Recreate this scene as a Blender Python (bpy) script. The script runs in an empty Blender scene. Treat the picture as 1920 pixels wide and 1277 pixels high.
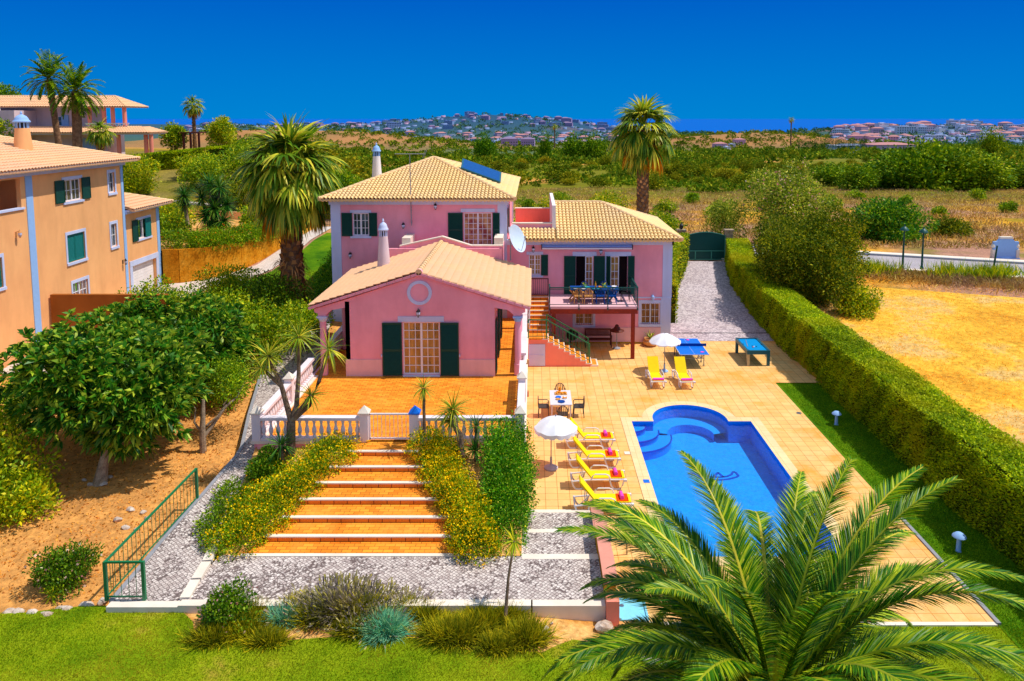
import bpy, bmesh, math, random
import numpy as np
from mathutils import Vector, Matrix
PI = math.pi
SC = bpy.context.scene
COL = SC.collection
random.seed(7)
RNG = np.random.default_rng(11)

# ------------------------------------------------------------------ helpers
def srgb(r, g, b, k=1.0):
    def f(c):
        c /= 255.0
        return c / 12.92 if c <= 0.04045 else ((c + 0.055) / 1.055) ** 2.4
    return (min(1, f(r) * k), min(1, f(g) * k), min(1, f(b) * k), 1.0)

def wloc(o):
    v = Vector((0, 0, 0))
    while o is not None:
        v += o.location
        o = o.parent
    return v

def link(name, me, parent=None):
    o = bpy.data.objects.new(name, me)
    COL.objects.link(o)
    if parent is not None:
        o.parent = parent
    return o

def tag(o, label=None, cat=None, group=None, kind=None):
    if label: o['label'] = label
    if cat: o['category'] = cat
    if group: o['group'] = group
    if kind: o['kind'] = kind
    return o

def thing(name, label, cat, loc=(0, 0, 0), group=None, rz=0):
    o = link(name, None)
    o.location = loc
    o.rotation_euler = (0, 0, rz)
    o.empty_display_size = 0.2
    return tag(o, label, cat, group)

def kids(o):
    return list(o.children)

def copy_tree(o, parent=None):
    c = o.copy()
    COL.objects.link(c)
    if parent is not None:
        c.parent = parent
    for ch in kids(o):
        copy_tree(ch, c)
    return c

class MB:
    def __init__(s, M=None):
        s.v = []; s.f = []; s.m = []; s.M = M
    def raw(s, vs, fs, mi=0):
        b = len(s.v)
        if s.M is not None:
            vs = [tuple(s.M @ Vector(v)) for v in vs]
        s.v += [tuple(v) for v in vs]
        for f in fs:
            s.f.append(tuple(i + b for i in f)); s.m.append(mi)
        return s
    def box(s, x0, y0, z0, x1, y1, z1, mi=0):
        return s.raw([(x0,y0,z0),(x1,y0,z0),(x1,y1,z0),(x0,y1,z0),(x0,y0,z1),(x1,y0,z1),(x1,y1,z1),(x0,y1,z1)],
                     [(0,3,2,1),(4,5,6,7),(0,1,5,4),(1,2,6,5),(2,3,7,6),(3,0,4,7)], mi)
    def bar(s, p, q, w, h=None, mi=0, up=(0, 0, 1)):
        h = w if h is None else h
        p = Vector(p); q = Vector(q); d = (q - p).normalized(); up = Vector(up)
        if abs(d.dot(up)) > 0.98: up = Vector((0, 1, 0))
        a = d.cross(up).normalized() * w / 2; b = a.cross(d).normalized() * h / 2
        vs = [p-a-b, p+a-b, p+a+b, p-a+b, q-a-b, q+a-b, q+a+b, q-a+b]
        return s.raw(vs, [(0,1,2,3),(7,6,5,4),(0,4,5,1),(1,5,6,2),(2,6,7,3),(3,7,4,0)], mi)
    def tube(s, pts, rs, n=8, mi=0, cap=True):
        pts = [Vector(p) for p in pts]
        if not hasattr(rs, '__len__'): rs = [rs] * len(pts)
        vs = []; fs = []
        ref = Vector((0.31, 0.17, 0.93))
        for i, p in enumerate(pts):
            d = (pts[min(i+1, len(pts)-1)] - pts[max(i-1, 0)])
            d = d.normalized() if d.length > 1e-9 else Vector((0, 0, 1))
            r0 = ref if abs(d.dot(ref)) < 0.95 else Vector((1, 0, 0))
            a = d.cross(r0).normalized(); b = d.cross(a)
            for k in range(n):
                t = 2 * PI * k / n
                vs.append(p + (a * math.cos(t) + b * math.sin(t)) * rs[i])
        for i in range(len(pts) - 1):
            for k in range(n):
                k2 = (k + 1) % n
                fs.append((i*n+k, i*n+k2, (i+1)*n+k2, (i+1)*n+k))
        if cap:
            fs.append(tuple(range(n-1, -1, -1))); fs.append(tuple((len(pts)-1)*n + k for k in range(n)))
        return s.raw(vs, fs, mi)
    def lathe(s, prof, cx, cy, z0=0, n=12, mi=0, a0=0.0, sx=1.0, sy=1.0):
        vs = []; fs = []
        for r, z in prof:
            for k in range(n):
                t = a0 + 2 * PI * k / n
                vs.append((cx + r * sx * math.cos(t), cy + r * sy * math.sin(t), z0 + z))
        m = len(prof)
        for i in range(m - 1):
            for k in range(n):
                k2 = (k + 1) % n
                fs.append((i*n+k, i*n+k2, (i+1)*n+k2, (i+1)*n+k))
        fs.append(tuple(range(n-1, -1, -1))); fs.append(tuple((m-1)*n + k for k in range(n)))
        return s.raw(vs, fs, mi)
    def prism(s, poly, a, b, axis='z', mi=0):
        def P(p, t):
            return {'z': (p[0], p[1], t), 'y': (p[0], t, p[1]), 'x': (t, p[0], p[1])}[axis]
        n = len(poly)
        vs = [P(p, a) for p in poly] + [P(p, b) for p in poly]
        fs = [tuple(range(n-1, -1, -1)), tuple(range(n, 2*n))]
        fs += [(i, (i+1) % n, n + (i+1) % n, n + i) for i in range(n)]
        return s.raw(vs, fs, mi)
    def quad(s, *p, mi=0):
        return s.raw(p, [tuple(range(len(p)))], mi)
    def build(s, name, mats, parent=None, smooth=False, fix=True, local=False):
        me = bpy.data.meshes.new(name)
        off = wloc(parent) if (parent is not None and not local) else Vector((0, 0, 0))
        vs = [(v[0]-off.x, v[1]-off.y, v[2]-off.z) for v in s.v]
        me.from_pydata(vs, [], s.f)
        if not isinstance(mats, (list, tuple)): mats = [mats]
        for m in mats: me.materials.append(m)
        if len(mats) > 1: me.polygons.foreach_set('material_index', s.m)
        if fix:
            bm = bmesh.new(); bm.from_mesh(me)
            bmesh.ops.recalc_face_normals(bm, faces=bm.faces); bm.to_mesh(me); bm.free()
        if smooth:
            me.polygons.foreach_set('use_smooth', [True] * len(me.polygons))
            me.set_sharp_from_angle(angle=math.radians(38))
        me.update()
        return link(name, me, parent)

def np_mesh(name, verts, mats, parent=None, per=4, midx=None, local=False, faces=None):
    """many separate n-gons (leaves, blades) in one mesh, fast"""
    verts = np.asarray(verts, dtype=np.float32).reshape(-1, 3)
    if parent is not None and not local:
        verts = verts - np.array(wloc(parent), dtype=np.float32)
    me = bpy.data.meshes.new(name)
    n = len(verts)
    idx = np.arange(n, dtype=np.int32) if faces is None else np.asarray(faces, dtype=np.int32).reshape(-1)
    nf = len(idx) // per
    me.vertices.add(n); me.vertices.foreach_set('co', verts.reshape(-1))
    me.loops.add(len(idx)); me.loops.foreach_set('vertex_index', idx)
    me.polygons.add(nf)
    me.polygons.foreach_set('loop_start', np.arange(nf, dtype=np.int32) * per)
    me.polygons.foreach_set('loop_total', np.full(nf, per, dtype=np.int32))
    if not isinstance(mats, (list, tuple)): mats = [mats]
    for m in mats: me.materials.append(m)
    if midx is not None: me.polygons.foreach_set('material_index', np.asarray(midx, dtype=np.int32))
    me.update(calc_edges=True)
    return link(name, me, parent)

# ------------------------------------------------------------------ materials
def nt(name):
    m = bpy.data.materials.new(name); m.use_nodes = True
    t = m.node_tree; t.nodes.clear()
    return m, t, t.nodes, t.links

def out(t, sh):
    o = t.nodes.new('ShaderNodeOutputMaterial'); t.links.new(sh, o.inputs[0])

def coords(N, L, kind='pos', scale=(1, 1, 1), rot=(0, 0, 0), loc=(0, 0, 0)):
    if kind == 'pos': src = N.new('ShaderNodeNewGeometry').outputs['Position']
    else: src = N.new('ShaderNodeTexCoord').outputs['Object']
    mp = N.new('ShaderNodeMapping'); L.new(src, mp.inputs[0])
    mp.inputs['Scale'].default_value = scale; mp.inputs['Rotation'].default_value = rot
    mp.inputs['Location'].default_value = loc
    return mp.outputs[0]

def noise(N, L, co, scale, detail=4, rough=0.6):
    n = N.new('ShaderNodeTexNoise'); n.inputs['Scale'].default_value = scale
    n.inputs['Detail'].default_value = detail; n.inputs['Roughness'].default_value = rough
    L.new(co, n.inputs['Vector'])
    return n.outputs['Fac']

def ramp(N, L, fac, stops):
    r = N.new('ShaderNodeValToRGB'); e = r.color_ramp.elements
    while len(e) < len(stops): e.new(0.5)
    for i, (p, c) in enumerate(stops):
        e[i].position = p; e[i].color = c if len(c) == 4 else (*c, 1)
    L.new(fac, r.inputs[0])
    return r.outputs[0]

def mixc(N, L, fac, a, b, mode='MIX'):
    m = N.new('ShaderNodeMix'); m.data_type = 'RGBA'; m.blend_type = mode
    for sock, v in ((m.inputs[0], fac), (m.inputs[6], a), (m.inputs[7], b)):
        if hasattr(v, 'is_linked'): L.new(v, sock)
        else: sock.default_value = v
    return m.outputs[2]

def bump(N, L, h, strength, dist=0.02):
    b = N.new('ShaderNodeBump'); b.inputs['Strength'].default_value = strength
    b.inputs['Distance'].default_value = dist
    L.new(h, b.inputs['Height'])
    return b.outputs[0]

def bsdf(N, L, col, rough=0.7, spec=0.3, metal=0.0, normal=None, coat=0.0):
    p = N.new('ShaderNodeBsdfPrincipled')
    if hasattr(col, 'is_linked'): L.new(col, p.inputs['Base Color'])
    else: p.inputs['Base Color'].default_value = col
    p.inputs['Roughness'].default_value = rough
    p.inputs['Specular IOR Level'].default_value = spec
    p.inputs['Metallic'].default_value = metal
    p.inputs['Coat Weight'].default_value = coat
    if normal is not None: L.new(normal, p.inputs['Normal'])
    return p.outputs[0]

def M_plain(name, c, rough=0.5, spec=0.4, metal=0.0, var=0.12, scale=6.0, coat=0.0):
    """painted / plastic / metal: slight colour drift and a fine bump"""
    m, t, N, L = nt(name)
    co = coords(N, L, 'obj')
    f = noise(N, L, co, scale)
    d = tuple(x * (1 - var) for x in c[:3]) + (1,); u = tuple(min(1, x * (1 + var)) for x in c[:3]) + (1,)
    col = ramp(N, L, f, [(0.3, d), (0.7, u)])
    out(t, bsdf(N, L, col, rough, spec, metal, bump(N, L, noise(N, L, co, scale * 9), 0.08, 0.004), coat))
    return m

def M_stucco(name, c, stain=0.14, dirt=None):
    m, t, N, L = nt(name)
    co = coords(N, L, 'pos')
    big = noise(N, L, co, 0.55, 6, 0.65)
    d = tuple(x * (1 - stain) for x in c[:3]) + (1,); u = tuple(min(1, x * (1 + stain * .6)) for x in c[:3]) + (1,)
    col = ramp(N, L, big, [(0.32, d), (0.68, u)])
    streak = noise(N, L, coords(N, L, 'pos', (1.3, 1.3, 0.3)), 1.0, 6, 0.6)
    k = ramp(N, L, streak, [(0.42, (1, 1, 1, 1)), (0.78, (0.76, 0.72, 0.7, 1))])
    col = mixc(N, L, 0.6, col, k, 'MULTIPLY')
    fine = noise(N, L, co, 38, 3)
    out(t, bsdf(N, L, col, 0.92, 0.1, 0, bump(N, L, fine, 0.35, 0.01)))
    return m

def M_rooftile(name, c1, c2, c3):
    m, t, N, L = nt(name)
    co = coords(N, L, 'pos')
    f = noise(N, L, co, 3.2, 3, 0.75)
    g = noise(N, L, co, 0.35, 4)
    col = mixc(N, L, f, c1, c2)
    col = mixc(N, L, ramp(N, L, g, [(0.45, (0, 0, 0, 1)), (0.75, (0.6, 0.6, 0.6, 1))]), col, c3)
    at = N.new('ShaderNodeAttribute'); at.attribute_name = 'GrimeShade'          # dirt and deepened shading painted in channels and row overlaps of the tiles
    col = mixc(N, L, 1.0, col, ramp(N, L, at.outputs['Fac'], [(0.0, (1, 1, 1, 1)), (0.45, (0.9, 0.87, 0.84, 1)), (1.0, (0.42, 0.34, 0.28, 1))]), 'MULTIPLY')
    out(t, bsdf(N, L, col, 0.85, 0.15, 0, bump(N, L, noise(N, L, co, 30), 0.25, 0.01)))
    return m

def M_grid(name, c1, c2, joint, w, h, off=0.0, mortar=0.018, stain=None, rough=0.75, bumpk=0.4, shift=(0, 0, 0), rot=0.0, stain_pos=(0.52, 0.72)):
    m, t, N, L = nt(name)
    co = coords(N, L, 'pos', rot=(0, 0, rot), loc=shift)
    b = N.new('ShaderNodeTexBrick'); L.new(co, b.inputs['Vector'])
    b.offset = off; b.squash = 1.0
    b.inputs['Color1'].default_value = c1; b.inputs['Color2'].default_value = c2; b.inputs['Mortar'].default_value = joint
    b.inputs['Scale'].default_value = 1.0; b.inputs['Mortar Size'].default_value = mortar
    b.inputs['Mortar Smooth'].default_value = 0.15; b.inputs['Bias'].default_value = -0.1
    b.inputs['Brick Width'].default_value = w; b.inputs['Row Height'].default_value = h
    col = b.outputs['Color']
    g = noise(N, L, coords(N, L, 'pos'), 1.1, 6, 0.7)
    col = mixc(N, L, 1.0, col, ramp(N, L, g, [(0.3, (0.84, 0.84, 0.84, 1)), (0.7, (1.08, 1.06, 1.03, 1))]), 'MULTIPLY')
    if stain:
        s2 = noise(N, L, coords(N, L, 'pos', loc=(3.1, 7.7, 0)), 0.42, 5, 0.72)
        col = mixc(N, L, ramp(N, L, s2, [(stain_pos[0], (0, 0, 0, 1)), (stain_pos[1], (0.75, 0.75, 0.75, 1))]), col, stain)
    h2 = N.new('ShaderNodeMath'); h2.operation = 'SUBTRACT'; h2.inputs[0].default_value = 1.0
    L.new(b.outputs['Fac'], h2.inputs[1])
    out(t, bsdf(N, L, col, rough, 0.25, 0, bump(N, L, h2.outputs[0], bumpk, 0.01)))
    return m

def M_cobble(name, c1, c2, joint, scale=9.5):
    m, t, N, L = nt(name)
    co = coords(N, L, 'pos', (1, 1, 0.0), (0, 0, 0.72))
    wob = noise(N, L, coords(N, L, 'pos'), 1.2, 2)
    add = N.new('ShaderNodeVectorMath'); add.operation = 'ADD'; L.new(co, add.inputs[0])
    sc_ = N.new('ShaderNodeVectorMath'); sc_.operation = 'SCALE'; L.new(wob, sc_.inputs[0]); sc_.inputs['Scale'].default_value = 0.10
    L.new(sc_.outputs[0], add.inputs[1])
    v = N.new('ShaderNodeTexVoronoi'); v.feature = 'DISTANCE_TO_EDGE'; v.inputs['Scale'].default_value = scale; v.inputs['Randomness'].default_value = 0.34
    L.new(add.outputs[0], v.inputs['Vector'])
    v2 = N.new('ShaderNodeTexVoronoi'); v2.inputs['Scale'].default_value = scale; v2.inputs['Randomness'].default_value = 0.34
    L.new(add.outputs[0], v2.inputs['Vector'])
    sep = N.new('ShaderNodeSeparateColor'); L.new(v2.outputs['Color'], sep.inputs[0])
    stone = ramp(N, L, sep.outputs[0], [(0.1, c2), (0.6, c1), (1.0, tuple(min(1, x * 1.12) for x in c1[:3]) + (1,))])
    big = noise(N, L, coords(N, L, 'pos'), 0.6, 5, 0.7)
    stone = mixc(N, L, 1.0, stone, ramp(N, L, big, [(0.3, (0.78, 0.74, 0.72, 1)), (0.7, (1.05, 1.05, 1.05, 1))]), 'MULTIPLY')
    e = ramp(N, L, v.outputs['Distance'], [(0.02, (0, 0, 0, 1)), (0.10, (1, 1, 1, 1))])
    col = mixc(N, L, e, joint, stone)
    out(t, bsdf(N, L, col, 0.8, 0.2, 0, bump(N, L, e, 0.7, 0.02)))
    return m

def M_soil(name, cols, scale=0.8, bumpk=0.6, fine=14):
    m, t, N, L = nt(name)
    co = coords(N, L, 'pos')
    a = noise(N, L, co, scale, 7, 0.7)
    n = len(cols)
    col = ramp(N, L, a, [(0.3 + 0.4 * i / (n - 1), c) for i, c in enumerate(cols)])
    f = noise(N, L, co, fine, 4, 0.8)
    col = mixc(N, L, 1.0, col, ramp(N, L, f, [(0.35, (0.62, 0.6, 0.58, 1)), (0.62, (1.1, 1.1, 1.1, 1))]), 'MULTIPLY')
    out(t, bsdf(N, L, col, 0.95, 0.05, 0, bump(N, L, f, bumpk, 0.04)))
    return m

LEAFK = (1.75, 1.5, 1.0)
def M_leaf(name, dark, mid, light, trans=0.3, rough=0.5, spec=0.3, clump=0.5, patch=None, objvar=0.0, K=None):
    """leaves: each leaf its own shade, plus light and dark clumps through the crown"""
    m, t, N, L = nt(name)
    g = N.new('ShaderNodeNewGeometry')
    col = ramp(N, L, g.outputs['Random Per Island'], [(0.0, dark), (0.5, mid), (1.0, light)])
    co = coords(N, L, 'pos')
    cl = noise(N, L, co, clump, 3, 0.6)
    col = mixc(N, L, 1.0, col, ramp(N, L, cl, [(0.32, (0.55, 0.6, 0.6, 1)), (0.68, (1.25, 1.2, 1.0, 1))]), 'MULTIPLY')
    if patch is not None:
        pf = noise(N, L, coords(N, L, 'pos', loc=(5, 9, 2)), 0.33, 3, 0.6)
        col = mixc(N, L, ramp(N, L, pf, [(0.5, (0, 0, 0, 1)), (0.68, (0.8, 0.8, 0.8, 1))]), col, patch)
    if objvar:
        oi = N.new('ShaderNodeObjectInfo')
        hs = N.new('ShaderNodeHueSaturation'); L.new(col, hs.inputs['Color'])
        mr = N.new('ShaderNodeMapRange'); L.new(oi.outputs['Random'], mr.inputs[0])
        mr.inputs[3].default_value = 0.5 - 0.05 * objvar; mr.inputs[4].default_value = 0.5 + 0.035 * objvar
        L.new(mr.outputs[0], hs.inputs['Hue'])
        mr2 = N.new('ShaderNodeMapRange'); L.new(oi.outputs['Random'], mr2.inputs[0])
        mr2.inputs[1].default_value = 1; mr2.inputs[2].default_value = 0
        mr2.inputs[3].default_value = 1 - 0.35 * objvar; mr2.inputs[4].default_value = 1 + 0.3 * objvar
        L.new(mr2.outputs[0], hs.inputs['Value'])
        col = hs.outputs[0]
    col = mixc(N, L, 1.0, col, (*(K or LEAFK), 1), 'MULTIPLY')
    p = bsdf(N, L, col, rough, spec * .6)
    if trans > 0:
        tr = N.new('ShaderNodeBsdfTranslucent'); L.new(col, tr.inputs[0])
        mx = N.new('ShaderNodeMixShader'); mx.inputs[0].default_value = trans
        L.new(p, mx.inputs[1]); L.new(tr.outputs[0], mx.inputs[2]); p = mx.outputs[0]
    out(t, p)
    return m

def M_glass(name, base, refl=0.35, curtain=None):
    """window glass over a dark or curtained room: seen as colour with a clear reflection"""
    m, t, N, L = nt(name)
    co = coords(N, L, 'obj')
    col = base
    f = noise(N, L, co, 1.7, 3)
    c2 = curtain if curtain else tuple(x * 0.35 for x in base[:3]) + (1,)
    col = mixc(N, L, ramp(N, L, f, [(0.4, (0, 0, 0, 1)), (0.6, (1, 1, 1, 1))]), base, c2)
    p = bsdf(N, L, col, 0.6, 0.2)
    gl = N.new('ShaderNodeBsdfGlossy'); gl.inputs['Roughness'].default_value = 0.03
    fr = N.new('ShaderNodeFresnel'); fr.inputs[0].default_value = 1.0 + refl * 1.6
    mx = N.new('ShaderNodeMixShader'); L.new(fr.outputs[0], mx.inputs[0]); L.new(p, mx.inputs[1]); L.new(gl.outputs[0], mx.inputs[2])
    out(t, mx.outputs[0])
    return m

# ------------------------------------------------------------------ camera, world, sun
FPX = 1400.0; TH = math.atan(141 / 1400.0); CH = 13.0
CT = math.cos(TH); ST = math.sin(TH)
def G(px, py, Z=0.0):
    """point at height Z seen at photo pixel (px, py): used to read positions off the photo"""
    dz = CH - Z; zc = FPX * dz / (CT * (py - 221.0))
    return Vector(((px - 1000.0) * zc / FPX, (zc - dz * ST) / CT, Z))

cam_d = bpy.data.cameras.new('camera'); cam = bpy.data.objects.new('camera', cam_d); COL.objects.link(cam)
cam.location = (0, 0, CH); cam.rotation_euler = (PI / 2 - TH, 0, 0)
cam_d.sensor_fit = 'HORIZONTAL'; cam_d.sensor_width = 36.0; cam_d.lens = 36.0 * FPX / 1920.0
cam_d.shift_x = -40.0 / 1920.0; cam_d.shift_y = -276.5 / 1920.0
cam_d.clip_start = 0.1; cam_d.clip_end = 120000.0
SC.camera = cam

SUN_EL = math.radians(62); SUN_ROT = math.radians(86)       # from the right, a touch behind the house fronts
w = bpy.data.worlds.new('World'); SC.world = w; w.use_nodes = True
N = w.node_tree.nodes; L = w.node_tree.links; N.clear()
sky = N.new('ShaderNodeTexSky'); sky.sky_type = 'NISHITA'; sky.sun_disc = False
sky.sun_elevation = SUN_EL; sky.sun_rotation = SUN_ROT; sky.altitude = 50; sky.air_density = 1.0; sky.dust_density = 0.15; sky.ozone_density = 3.0
mu = N.new('ShaderNodeMix'); mu.data_type = 'RGBA'; mu.blend_type = 'MULTIPLY'; mu.inputs[0].default_value = 1.0
L.new(sky.outputs[0], mu.inputs[6]); mu.inputs[7].default_value = (1.85, 1.5, 1.2, 1)
# deep blue band low over the land; unseen sky overhead brightened as fill light
tc = N.new('ShaderNodeTexCoord'); sx_ = N.new('ShaderNodeSeparateXYZ'); L.new(tc.outputs['Generated'], sx_.inputs[0])
lo = N.new('ShaderNodeValToRGB'); L.new(sx_.outputs[2], lo.inputs[0])
e = lo.color_ramp.elements; e[0].position = 0.0; e[0].color = (0.0, 0.235, 0.67, 1); e[1].position = 0.16; e[1].color = (0.0, 0.115, 0.59, 1)
q_ = e.new(0.05); q_.color = (0.0, 0.2, 0.655, 1)
lk = N.new('ShaderNodeMix'); lk.data_type = 'RGBA'; lk.blend_type = 'MULTIPLY'; lk.inputs[0].default_value = 1.0; L.new(lo.outputs[0], lk.inputs[6]); lk.inputs[7].default_value = (6.7, 6.7, 6.7, 1)
mr_ = N.new('ShaderNodeMapRange'); mr_.interpolation_type = 'SMOOTHSTEP'; L.new(sx_.outputs[2], mr_.inputs[0]); mr_.inputs[1].default_value = 0.19; mr_.inputs[2].default_value = 0.34
mk = N.new('ShaderNodeMix'); mk.data_type = 'RGBA'; L.new(mr_.outputs[0], mk.inputs[0]); L.new(lk.outputs[2], mk.inputs[6]); L.new(mu.outputs[2], mk.inputs[7])
bg = N.new('ShaderNodeBackground'); bg.inputs[1].default_value = 0.145
L.new(mk.outputs[2], bg.inputs[0])
wo = N.new('ShaderNodeOutputWorld'); L.new(bg.outputs[0], wo.inputs[0])
sd = bpy.data.lights.new('sun', 'SUN'); sd.energy = 4.0; sd.angle = math.radians(0.53); sd.color = (1.0, 0.94, 0.84)
sun = bpy.data.objects.new('sun', sd); COL.objects.link(sun)
sdir = Vector((math.sin(SUN_ROT) * math.cos(SUN_EL), math.cos(SUN_ROT) * math.cos(SUN_EL), math.sin(SUN_EL)))
sun.rotation_euler = sdir.to_track_quat('Z', 'Y').to_euler(); sun.location = sdir * 60
SC.view_settings.view_transform = 'Standard'; SC.view_settings.look = 'None'
SC.view_settings.exposure = 0; SC.view_settings.gamma = 1
SC.render.engine = 'CYCLES'
cy = SC.cycles; cy.use_denoising = True; cy.max_bounces = 7; cy.diffuse_bounces = 4; cy.glossy_bounces = 3
cy.transparent_max_bounces = 8; cy.transmission_bounces = 4; cy.caustics_reflective = False; cy.caustics_refractive = False
cy.sample_clamp_indirect = 6
try: cy.denoiser = 'OPENIMAGEDENOISE'; cy.denoising_prefilter = 'ACCURATE'
except Exception: pass

# ------------------------------------------------------------------ palette
m_pink = M_stucco('pink_stucco', srgb(255, 168, 184), 0.13)
m_salmon = M_stucco('salmon_stucco', srgb(255, 150, 126), 0.12)
m_orangewall = M_stucco('orange_stucco', srgb(255, 184, 122), 0.10)
m_peach = M_stucco('peach_plinth', srgb(238, 190, 196), 0.10)
m_trim = M_stucco('white_trim', srgb(204, 214, 246), 0.06)
m_white = M_stucco('white_wall_paint', srgb(238, 232, 232), 0.08)
m_rawwall = M_soil('ochre_render', [srgb(206, 124, 20), srgb(232, 152, 34), srgb(246, 178, 60)], 1.3, 0.8, 9)
m_cream = M_stucco('cream_stucco', srgb(222, 200, 205), 0.10)
m_wtrim = M_plain('white_frame', srgb(236, 234, 238), 0.45, 0.4, var=0.04)
m_bluetrim = M_plain('blue_trim', srgb(150, 190, 240), 0.7, 0.2, var=0.05)
m_green = M_plain('green_shutter', srgb(8, 66, 52), 0.55, 0.3, var=0.12)
m_teal = M_plain('teal_shutter', srgb(10, 116, 110), 0.5, 0.3, var=0.1)
m_gmetal = M_plain('green_metal', srgb(16, 120, 72), 0.4, 0.5, var=0.12)
m_dkgreen = M_plain('dark_green_metal', srgb(6, 78, 72), 0.45, 0.4, var=0.1)
m_iron = M_plain('black_iron', srgb(26, 28, 30), 0.5, 0.4)
m_steel = M_plain('steel', srgb(160, 160, 165), 0.3, 0.5, metal=0.9)
m_grey = M_plain('grey_paint', srgb(150, 150, 156), 0.5, 0.3)
m_brown = M_plain('brown_timber', srgb(146, 50, 30), 0.6, 0.25, var=0.2)
m_dkbrown = M_plain('dark_timber', srgb(92, 36, 26), 0.6, 0.3, var=0.2)
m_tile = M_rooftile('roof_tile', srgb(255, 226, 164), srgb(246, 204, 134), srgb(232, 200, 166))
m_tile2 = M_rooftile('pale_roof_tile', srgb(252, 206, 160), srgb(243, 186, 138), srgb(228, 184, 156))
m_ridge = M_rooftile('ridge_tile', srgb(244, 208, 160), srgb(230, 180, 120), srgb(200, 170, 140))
m_patio = M_grid('patio_slabs', srgb(250, 200, 128), srgb(246, 188, 110), srgb(176, 118, 54), 0.42, 0.42, 0.0, 0.009, stain=srgb(240, 152, 36), bumpk=0.3, stain_pos=(0.50, 0.66))
m_coping = M_grid('pool_coping', srgb(250, 216, 164), srgb(246, 206, 150), srgb(214, 166, 110), 0.5, 0.5, 0.0, 0.006, bumpk=0.2)
m_terra = M_grid('terracotta_tiles', srgb(252, 166, 46), srgb(234, 128, 20), srgb(158, 80, 20), 0.30, 0.15, 0.5, 0.009, stain=srgb(250, 172, 66), bumpk=0.25)
m_riser = M_grid('terracotta_riser', srgb(244, 146, 44), srgb(236, 132, 34), srgb(140, 60, 10), 0.42, 9.0, 0.0, 0.014, bumpk=0.2)
m_nosing = M_stucco('white_stone', srgb(240, 226, 208), 0.10)
m_cobble = M_cobble('cobbles', srgb(224, 212, 204), srgb(190, 174, 168), srgb(108, 92, 88), 10.5)
m_cobble2 = M_cobble('drive_setts', srgb(226, 212, 214), srgb(188, 172, 178), srgb(124, 108, 116), 8.0)
m_concrete = M_soil('pale_concrete', [srgb(206, 190, 176), srgb(220, 206, 196), srgb(232, 222, 214)], 0.7, 0.15)
m_asphalt = M_soil('asphalt', [srgb(168, 160, 166), srgb(182, 174, 180), srgb(196, 188, 190)], 0.5, 0.12, 22)
m_soil = M_soil('garden_soil', [srgb(176, 112, 50), srgb(222, 156, 78), srgb(244, 190, 116), srgb(206, 132, 58)], 0.9, 0.8, 6)
m_straw = M_soil('straw_field', [srgb(186, 120, 40), srgb(226, 164, 54), srgb(244, 190, 66), srgb(226, 186, 116), srgb(240, 176, 50)], 0.16, 0.8, 3.2)
m_grassbase = M_soil('lawn_base', [srgb(80, 118, 10), srgb(122, 150, 14), srgb(150, 166, 22), srgb(186, 160, 60)], 0.45, 0.5, 20)
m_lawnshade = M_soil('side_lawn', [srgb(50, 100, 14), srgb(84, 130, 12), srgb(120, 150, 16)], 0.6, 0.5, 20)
m_rock = M_soil('rock', [srgb(176, 140, 110), srgb(214, 196, 180), srgb(236, 222, 206)], 2.2, 0.7, 9)
m_yellow = M_plain('yellow_canvas', srgb(252, 214, 0), 0.7, 0.2, var=0.04)
m_plasticw = M_plain('white_plastic', srgb(226, 222, 226), 0.35, 0.5, var=0.03)
m_red = M_plain('orange_towel', srgb(246, 80, 10), 0.95, 0.05, var=0.08, scale=30)
m_pinktowel = M_plain('pink_towel', srgb(246, 80, 190), 0.95, 0.05, var=0.08, scale=30)
m_canvas = M_plain('white_canvas', srgb(242, 240, 244), 0.9, 0.1, var=0.04)
m_bluetop = M_plain('blue_table_top', srgb(0, 112, 224), 0.45, 0.3, var=0.05)
m_baize = M_plain('blue_baize', srgb(0, 138, 206), 0.9, 0.1, var=0.05)
m_tealframe = M_plain('teal_frame', srgb(10, 92, 112), 0.4, 0.4, var=0.08)
m_black = M_plain('black_plastic', srgb(24, 26, 28), 0.45, 0.4)
m_dkgrey = M_plain('charcoal_plastic', srgb(74, 66, 62), 0.5, 0.3)
m_navy = M_plain('navy_cloth', srgb(16, 70, 150), 0.85, 0.1)
m_turq = M_plain('turquoise_plate', srgb(40, 190, 200), 0.3, 0.5)
m_orange = M_plain('orange_fruit', srgb(250, 150, 20), 0.5, 0.3, var=0.3, scale=25)
m_wood = M_plain('wooden_board', srgb(206, 152, 84), 0.6, 0.2, var=0.2, scale=20)
m_terrapot = M_plain('clay_pot', srgb(206, 150, 96), 0.8, 0.1, var=0.15)
m_tray = M_plain('pale_blue_tray', srgb(130, 214, 240), 0.5, 0.3, var=0.05)
m_pane = M_glass('window_pane', srgb(60, 66, 58), 0.3, srgb(140, 120, 66))
m_paneblue = M_glass('blue_pane', srgb(70, 96, 110), 0.4, srgb(36, 50, 50))
m_panetan = M_glass('curtained_pane', srgb(196, 150, 76), 0.22, srgb(150, 92, 40))
m_panered = M_glass('door_pane', srgb(206, 160, 110), 0.22, srgb(140, 40, 50))
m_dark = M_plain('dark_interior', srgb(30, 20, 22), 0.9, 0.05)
m_bark = M_soil('bark', [srgb(96, 78, 64), srgb(140, 116, 96), srgb(176, 154, 130)], 4, 0.8, 20)
m_bark2 = M_soil('grey_bark', [srgb(128, 110, 92), srgb(170, 150, 126), srgb(198, 178, 150)], 5, 0.6, 25)
m_palmbark = M_soil('palm_bark', [srgb(84, 58, 44), srgb(140, 104, 78), srgb(178, 140, 106)], 3, 0.9, 16)
m_panel = M_plain('solar_glass', srgb(0, 80, 150), 0.35, 0.2, var=0.12)
m_dish = M_plain('dish_white', srgb(206, 224, 240), 0.35, 0.4, var=0.04)
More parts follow.
